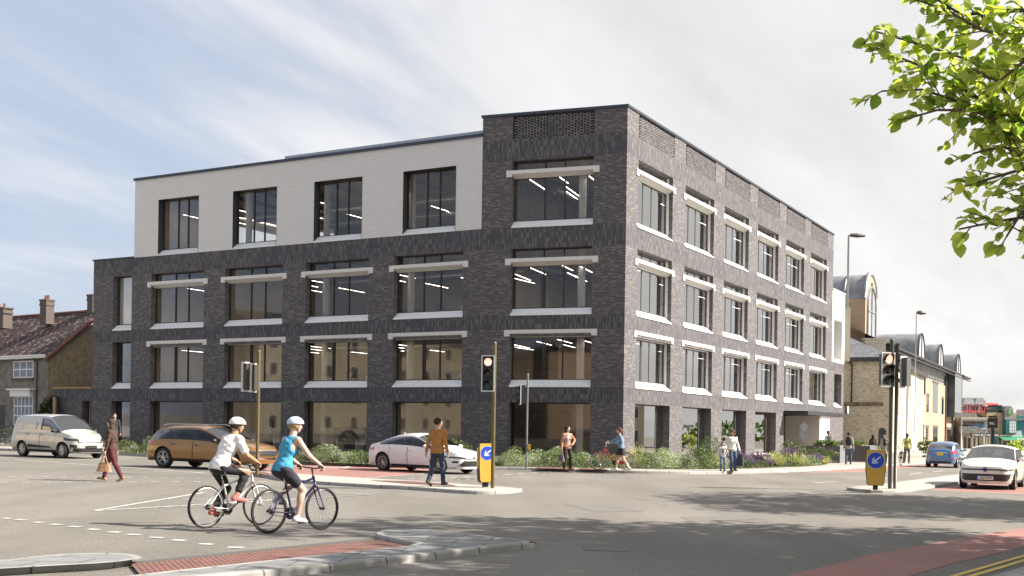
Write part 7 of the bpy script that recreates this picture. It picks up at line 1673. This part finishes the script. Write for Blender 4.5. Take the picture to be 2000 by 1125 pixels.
# off-frame neighbours across the streets: what the office windows reflect
def block(name, label, x, y, w_, d_, h_, rz, m, rows, cols_n, rh=2.5):
    t = thing(name, label, 'building', (x, y, G(x)-.4), rz); b = MB()
    for fx0, fy0, fx1, fy1, L_ in ((-w_/2, -d_/2, w_/2, -d_/2, w_), (w_/2, -d_/2, w_/2, d_/2, d_), (w_/2, d_/2, -w_/2, d_/2, w_), (-w_/2, d_/2, -w_/2, -d_/2, d_)): b.face([(fx0, fy0, 0), (fx1, fy1, 0), (fx1, fy1, h_), (fx0, fy0, h_)], 0, [(0, 0), (L_, 0), (L_, h_), (0, h_)])
    b.build('wall', m, t); b = MB(); o = .5; A_ = [(-w_/2-o, -d_/2-o, h_), (w_/2+o, -d_/2-o, h_), (w_/2+o, 0, h_+rh), (-w_/2-o, 0, h_+rh)]; slope_face(b, A_); slope_face(b, [(-p[0], -p[1], p[2]) for p in A_]); b.face([(-w_/2, -d_/2, h_), (-w_/2, d_/2, h_), (-w_/2, 0, h_+rh)], 0, [(0, 0)]*3); b.face([(w_/2, -d_/2, h_), (w_/2, d_/2, h_), (w_/2, 0, h_+rh)], 0, [(0, 0)]*3); b.build('roof', m_dslate, t)
    for sgn in (-1, 1):
        for r_ in range(rows):
            for c in range(cols_n):
                cxx = -w_/2+w_*(c+.5)/cols_n; zz0 = .9+r_*3.1; q = MB(); q.box(cxx-.6, cxx+.6, sgn*d_/2-.03, sgn*d_/2+.03, zz0, zz0+1.7); f = q.build('window', m_wpaint, t); q = MB(); q.box(cxx-.5, cxx+.5, sgn*d_/2-.04, sgn*d_/2+.04, zz0+.1, zz0+1.6); q.build('pane', m_dglass, f)
    return t
block('brick_terrace', 'buff brick terrace out of frame to the left, mirrored in the shaded windows', -84, 34, 44, 10, 12.5, R(75), m_buff, 4, 11)
block('brick_terrace', 'orange brick terrace behind the viewpoint to the left, out of frame', -58, -16, 46, 10, 11, R(40), m_orange, 3, 11)
block('brick_terrace', 'pale brick terrace behind the viewpoint, out of frame', -10, -34, 44, 10, 10, R(4), m_cream, 3, 10)
block('brick_terrace', 'buff brick houses across the right hand street, out of frame', 71, 100, 40, 9, 6.5, R(63), m_buff, 2, 8, 3)
# ------------------------------------------------------------------ street furniture
m_pole = mat('olive_pole', (.13, .10, .042), .5, .2, var=.15); m_galv = mat('galvanised_steel', (.42, .43, .44), .5, .6, var=.1); m_dpole = mat('dark_grey_pole', (.085, .075, .062), .5, .2, var=.1)
m_sig = mat('signal_black', (.012, .012, .013), .5, var=0); m_sigw = mat('signal_border', (.66, .66, .64), .5, var=0); m_siggrey = mat('signal_grey', (.10, .10, .10), .5, var=.05)
m_redlit = mat('red_lit_lamp', (.9, .3, .25), .4, var=0, emit=(1, .42, .32), estr=.75); m_off = mat('unlit_lens', (.03, .028, .025), .15, var=0); m_offg = mat('unlit_green_lens', (.02, .045, .038), .15, var=0)
def sighead(t, c, rz, w_=.34, h_=.95, lit=True, body=m_sig, back=True):
    T = Matrix.Translation(c) @ Matrix.Rotation(rz, 4, 'Z')    # faces local -y
    b = MB(); b.box(-w_/2, w_/2, -.005, .022, -h_/2, h_/2, 1, T); b.box(-w_/2+.03, w_/2-.03, -.012, -.004, -h_/2+.03, h_/2-.03, 0, T); b.box(-w_/2+.06, w_/2-.06, .022, .20, -h_/2+.05, h_/2-.05, 0, T)
    o = b.build('signal_head', [body, m_sigw], t)
    for k, m in enumerate((m_redlit if lit else m_off, m_off, m_offg)):
        z = h_*.31*(1-k); r_ = w_*.30; Tk = T @ Matrix.Translation((0, -.012, z)) @ Matrix.Rotation(R(90), 4, 'X')
        q = MB(); q.lathe([(.001, .03), (r_*.6, .022), (r_*.95, .004), (r_*.97, 0)], 20, 0, Tk); q.build('signal_lamp', m, o, smooth=True)
        q = MB(); rows = []
        for a in np.linspace(-.35, math.pi+.35, 17): rows.append([Tk @ Vector((r_*1.08*math.cos(a), r_*1.08*math.sin(a), 0)), Tk @ Vector((r_*1.02*math.cos(a), r_*1.02*math.sin(a), .17*(.35+.65*max(0, math.sin(a)))))])
        q.grid(rows); q.build('visor', m_sig, o, smooth=True)
    return o
def pole(nm, t, h_, r_, m, seg=14): b = MB(); b.tube([(0, 0, -.1), (0, 0, h_)], r_, seg); b.lathe([(r_, h_), (r_*.8, h_+.03), (.001, h_+.04)], seg); return b.build(nm, m, t, smooth=True, angle=50)
def hgt(u, v0, base): return EYE+ray(u, v0).z*base.y-base.z
g = gp(962, 951, .12); t = thing('traffic_light', 'traffic light with red lit and black head on the middle island, white bordered', 'traffic light', g); hh = hgt(962, 670, g); pole('pole', t, hh, .052, m_pole); zc_ = EYE+ray(951, 729.5).z*g.y-g.z; sighead(t, (-.165, -.08, zc_), R(-16)+.18, .35, .96)
b = MB(); b.box(-.12, .0, -.05, -.0, zc_-.40, zc_-.36); b.box(-.12, .0, -.05, -.0, zc_+.36, zc_+.40); b.build('bracket', m_sig, t)
g = gp(502, 924, .12); t = thing('traffic_light', 'olive traffic light pole with two heads seen from behind, left of the cyclists', 'traffic light', g); hh = hgt(502, 686, g); pole('pole', t, hh, .052, m_pole); zc_ = EYE+ray(484, 737).z*g.y-g.z
m_brn = mat('signal_back_brown', (.045, .035, .028), .6, var=.1)
sighead(t, (-.155, .06, zc_-.01), R(180+38), .27, .90, False, m_brn); sighead(t, (-.43, .10, zc_+.02), R(180+44), .28, .92, False, m_brn)
b = MB(); 
for dz in (-.34, .34): b.tube([(0, 0, zc_+dz), (-.42, .1, zc_+dz)], .018, 5)
b.build('bracket', m_sig, t)
g = gp(1028, 913.5, .12); t = thing('traffic_light', 'slim grey pole with a small side-on signal head and yellow push button box', 'traffic light', g); hh = hgt(1028, 731, g); pole('pole', t, hh, .040, MATS['worn_steel'] if 'worn_steel' in MATS else mat('worn_steel', (.20, .20, .20), .55, .4, var=.15)); zc_ = EYE+ray(1014, 771).z*g.y-g.z; sighead(t, (-.30, -.05, zc_), R(-78), .28, .80, False)
b = MB(); 
for dz in (-.36, .38): b.tube([(0, 0, zc_+dz), (-.24, -.02, zc_+dz*.95)], .014, 5)
b.build('bracket', m_sig, t); b = MB(); zb_ = EYE+ray(1031, 873).z*g.y-g.z; b.box(.03, .16, -.10, .0, zb_-.11, zb_+.11); b.build('push_button_box', mat('yellow_box', (.60, .36, .03), .5, var=.03), t)
g = gp(1738, 952.5, .12); t = thing('traffic_light', 'tall twin traffic light poles with a red lit grey head on the right island', 'traffic light', g); hh = hgt(1738, 664, g); pole('pole', t, hh, .062, m_dpole); zc_ = EYE+ray(1733, 722).z*g.y-g.z; sighead(t, (-.13, -.10, zc_), .40, .50, 1.05, True, m_siggrey)
b = MB(); b.tube([(.19, .10, -.1), (.19, .10, hh-.1)], .058, 12); b.build('second_pole', m_dpole, t, smooth=True); sighead(t, (.40, .14, zc_-.06), R(180+38), .34, .98, False, m_siggrey)
def bollard(px, label, wd, hh, rz, dep=.22):
    g = gp(px[0], px[1], .12); t = thing('keep_left_bollard', label, 'bollard', g, rz, 'keep left bollards on the islands'); w2 = wd/2
    pr = [(-w2*.72, .10), (w2*.72, .10), (w2*.86, .16), (w2*.96, hh*.45), (w2, hh-.06), (w2*.94, hh-.012), (w2*.8, hh), (-w2*.8, hh), (-w2*.94, hh-.012), (-w2, hh-.06), (-w2*.96, hh*.45), (-w2*.86, .16)]
    Tp = Matrix(((1, 0, 0, 0), (0, 0, 1, 0), (0, 1, 0, 0), (0, 0, 0, 1)))
    b = MB(); b.prism(pr, -dep/2+.03, dep/2-.03, 0, Tp); b.build('body', m_blk, t)
    s = [(x*.93, .115+(z-.1)*.985) for x, z in pr]; b = MB(); b.prism(s, -dep/2, -dep/2+.035, 0, Tp); b.build('front_panel', mat('amber_panel', (.62, .36, .06), .35, var=.06, coat=.4), t)
    b = MB(); b.prism(s, dep/2-.035, dep/2, 0, Tp); b.build('rear_panel', MATS['amber_panel'], t)
    for sx in (-1, 1):
        b = MB(); b.box(sx*w2*.975-.008, sx*w2*.975+.008, -dep/2+.055, dep/2-.055, hh*.42, hh*.90); b.build('side_reflector', MATS['amber_panel'], t)
    b = MB(); b.box(-.07, .07, -.05, .05, -.02, .12); b.build('foot', m_sig, t)
    Td = Matrix.Translation((0, -dep/2-.001, hh-.06-w2*.86)) @ Matrix.Rotation(R(90), 4, 'X'); rd = w2*.82; b = MB(); b.lathe([(.001, .004), (rd, .004), (rd, 0)], 32, 0, Td); dk_ = b.build('blue_disc', mat('sign_blue', (.02, .07, .50), .4, var=0), t); b = MB(); b.lathe([(rd, .0045), (rd*1.05, .0045), (rd*1.05, 0)], 32, 0, Td); b.build('disc_rim', m_sigw, dk_)
    ar = [(-.10, .72), (-.10, -.12), (-.42, .14), (-.42, -.12), (0, -.62), (.42, -.12), (.42, .14), (.10, -.12), (.10, .72)]; a = R(-50); ca, sa_ = math.cos(a), math.sin(a)
    b = MB(); b.face([Td @ Vector(((x*ca-y*sa_)*rd*-1*-1, (x*sa_+y*ca)*rd, .0075)) for x, y in ar]); b.build('arrow', mat('sign_white', (.55, .60, .68), .5, var=0), dk_)
    return t
bollard((947.5, 949.5), 'narrow yellow keep left bollard with blue arrow disc on the middle island', .46, 1.14, R(24)); bollard((1709.5, 955), 'yellow keep left bollard with blue arrow disc on the right island', .58, 1.16, R(-16))
def lamp(px_, dep, vtop, label, r_=.08, arm=1.5, m=m_galv, hd_=1):
    q = ray(px_, 800); x, y = q.x*dep, q.y*dep; t = thing('street_lamp', label, 'street lamp', (x, y, G(x)+.1)); h_ = EYE+ray(px_, vtop).z*dep-G(x)-.1; b = MB(); b.tube([(0, 0, 0), (0, 0, h_*.3), (0, 0, h_)], [r_*1.4, r_, r_*.6], 8); b.tube([(0, 0, h_), (arm*.3, 0, h_+.05)], r_*.4, 6); b.build('pole', m, t, smooth=True); b = MB(); b.tube([(arm*.1, 0, h_+.04), (arm*.5, 0, h_+.02), (arm, 0, h_-.02)], [.16, .22, .10], 8); b.build('lamp_head', m_dpole if hd_ else m, t); return t
lamp(1652.3, 112, 460, 'tall street lamp rising behind the right end of the office building', .15, 1.6); lamp(1787, 112, 611, 'thin grey street lamp in front of the pale brick house', .07, .9); lamp(1878.3, 160, 735, 'slim grey lamp column at the far end of the office range', .08, .5)
g = gp(1771, 889, .12); t = thing('white_post', 'thick white post on the pavement in front of the cream house wall', 'post', g); b = MB(); b.tube([(0, 0, 0), (0, 0, hgt(1771, 703, g))], .13, 10); b.build('pole', m_wpaint, t, smooth=True)
q = ray(1938, 850); dep = 120; g = Vector((q.x*dep, q.y*dep, G(q.x*dep))); t = thing('pub_sign', 'black hanging pub sign on a thick black post', 'sign', g); zt = EYE+ray(1938, 812).z*dep-g.z; zb_ = EYE+ray(1938, 836).z*dep-g.z; b = MB(); b.box(-.16, .16, -.12, .12, 0, zb_+.1); b.build('post', m_sig, t); b = MB(); b.box(-.52, .50, -.1, .1, zb_, zb_+(zt-zb_)*.82); b.box(-.45, .42, -.12, .12, zb_+(zt-zb_)*.85, zt); b.build('sign_board', m_sig, t)
Ts = Matrix(((1, 0, 0, 0), (0, 0, -1, -.13), (0, 1, 0, 0), (0, 0, 0, 1))); text_obj('sign_lettering', 'NEWTON ARMS', .13, m_sigw, Ts @ Matrix.Translation((0, zt-.11, 0)), t, .003, .003, .9) if False else None
for k, (yy, wd) in enumerate(((.55, .26), (.42, .34))): b = MB(); b.box(-.36, -.36+wd*1.6, -.106, -.101, zb_+yy-.03, zb_+yy+.03); b.build('sign_line', m_sigw, t)
g = gp(1921, 893, .1); t = thing('lantern_post', 'old style lantern on a slim cream post before the pub porch', 'street lamp', g); hl_ = hgt(1921, 836, g); b = MB(); b.tube([(0, 0, 0), (0, 0, hl_-.58)], .05, 6); b.build('pole', MATS['cream_render'], t); b = MB(); b.lathe([(.10, hl_-.6), (.24, hl_-.12), (.27, hl_-.08), (.04, hl_)], 6); b.build('lantern', MATS['pale_window_glass'], t)
# planter boxes by the entrance
for (u, v, wd, lab) in ((1612, 903.5, 2.0, 'dark planter box with a pale end, left of the man with the rucksack'), (1657, 901.5, 2.9, 'long dark planter box behind the man with the rucksack')):
    g = gp(u, v, .12); t = thing('planter_box', lab, 'planter', g); b = MB(); b.box(-wd/2, wd/2-.3, -.4, .4, 0, .95); b.build('box', mat('anthracite_planter', (.07, .06, .062), .6, var=.05), t); b = MB(); b.box(wd/2-.3, wd/2+.1, -.41, .41, 0, .97); b.build('end_panel', m_sill, t)
    c = MB(); crown(c, rr, (0, 0, 1.08), (wd*.38, .34, .26), 40, 22, .11); c.build('planting', m_leafd, t)
g = gp(1590, 905, .12); c = MB(); crown(c, rr, (0, 0, .5), (1.3, .45, .38), 44, 22, .10); o = c.build('laurel_hedge', m_leafd); o.location = g; tag(o, 'low laurel hedge in front of the white entrance panel', 'hedge')
g = gp(1690, 899, .12); c = MB(); crown(c, rr, (0, 0, .4), (1.6, .5, .5), 34, 22, .12); o = c.build('flowering_bush', m_silver); o.location = g; tag(o, 'loose pale flowering bush at the foot of the pale brick side wall', 'bush')
g = gp(1810, 893, .12); c = MB(); crown(c, rr, (0, 0, .8), (.9, .8, .8), 44, 26, .14); o = c.build('hedge', m_leafd); o.location = g; tag(o, 'clipped hedge at the foot of the office range behind the blue car', 'hedge')
g = gp(1985, 893, .1); c = MB(); crown(c, rr, (0, 0, .9), (1.0, .6, .7), 24, 22, .2); o = c.build('pot_plant', m_leaf); o.location = g; tag(o, 'bright green planting under the green awning', 'plant')
tq = ray(1632, 560); tree('distant_tree', 'thin tree top showing just above the white side block', tq.x*150, tq.y*150, 20.5, 3.0, 31, 60, 26, .35)
# far tree line closing the street ends
fw_ = MB(); rr2 = random.Random(9)
for k in range(70):
    a = -.80+1.75*k/69; y_ = 330; cxx = a*y_; P, Dn, Nn, A_, Bw = [], [], [], [], []
    hgt_ = rr2.uniform(5, 8)
    for _ in range(70): d = rv(rr2).normalized(); P.append(Vector((cxx+d.x*7, y_+d.y*5, G(cxx)+hgt_*.5+d.z*hgt_*.5))); Dn.append(rv(rr2)); Nn.append(rv(rr2)); l = rr2.uniform(1.2, 2.6); A_.append(l); Bw.append(l*.8)
    leaves(fw_, P, Dn, Nn, A_, Bw)
tag(fw_.build('far_trees', m_leafd), 'dark green band of far trees along the horizon', 'trees', kind='stuff')
# ------------------------------------------------------------------ furniture seen through the windows
def desk_set(pos, rz, z):
    t = thing('office_desk', '', 'desk', (pos.x, pos.y, z), rz, 'office desks seen through the windows'); b = MB(); b.box(-.8, .8, -.4, .4, .72, .75); b.build('desk_top', m_timber, t)
    for x in (-.75, .75):
        b = MB(); b.box(x-.025, x+.025, -.38, .38, 0, .72); b.build('leg', m_sill, t)
    return t
def chair0(pos, rz, z):
    t = thing('office_chair', '', 'chair', (pos.x, pos.y, z), rz, 'office chairs seen through the windows'); b = MB(); b.cbox((0, 0, .47), (.48, .46, .06)); b.build('seat', m_sill, t); b = MB(); b.tube([(-.2, .24, .5), (-.22, .30, .8), (-.16, .30, 1.02), (.16, .30, 1.02), (.22, .30, .8), (.2, .24, .5)], .022, 6); b.build('backrest', m_sill, t)
    b = MB(); b.tube([(0, 0, .08), (0, 0, .45)], .025, 6)
    for a in range(5): b.tube([(0, 0, .1), (.28*math.cos(a*1.257), .28*math.sin(a*1.257), .04)], .018, 5)
    b.build('base', m_sill, t); return t
def mon0(pos, rz, z):
    t = thing('monitor', '', 'monitor', (pos.x, pos.y, z), rz, 'computer monitors seen through the windows'); b = MB(); b.cbox((0, 0, 1.12), (.60, .04, .36)); b.build('screen', m_core, t); b = MB(); b.cbox((0, .03, .85), (.05, .04, .24)); b.cbox((0, .03, .756), (.24, .16, .012)); b.build('stand', m_core, t); return t
first = {}
def put(kind, fn, pos, rz, z, label):
    if kind not in first: o = first[kind] = fn(pos, rz, z)
    else: o = copy_tree(first[kind], None, Matrix.Translation((pos.x, pos.y, z)) @ Matrix.Rotation(rz, 4, 'Z'))
    o['label'] = label
az = math.atan2(dM.y, dM.x); nth = ('rightmost', 'second from the right', 'third from the right', 'fourth from the right')
for fl_, z in (('first floor', 3.76), ('second floor', 7.76), ('ground floor', .07)):
    for k in range(4):
        if fl_ == 'ground floor' and k in (0, 3): continue
        if k == 3: continue
        a0, a1 = main_ops[k]; p = wM.P((a0+a1)/2, 0, 1.9); dv = wM.d
        nm = f'{nth[k]} {fl_} window of the shaded side'
        put('d', desk_set, wM.P((a0+a1)/2+.4, 0, 2.1), az, z, 'timber desk, '+nm); put('c', chair0, wM.P((a0+a1)/2-1.0, 0, 1.5), az+2.6, z, 'white office chair, '+nm); put('m', mon0, wM.P((a0+a1)/2+.6, 0, 2.2), az, z, 'dark monitor, '+nm)
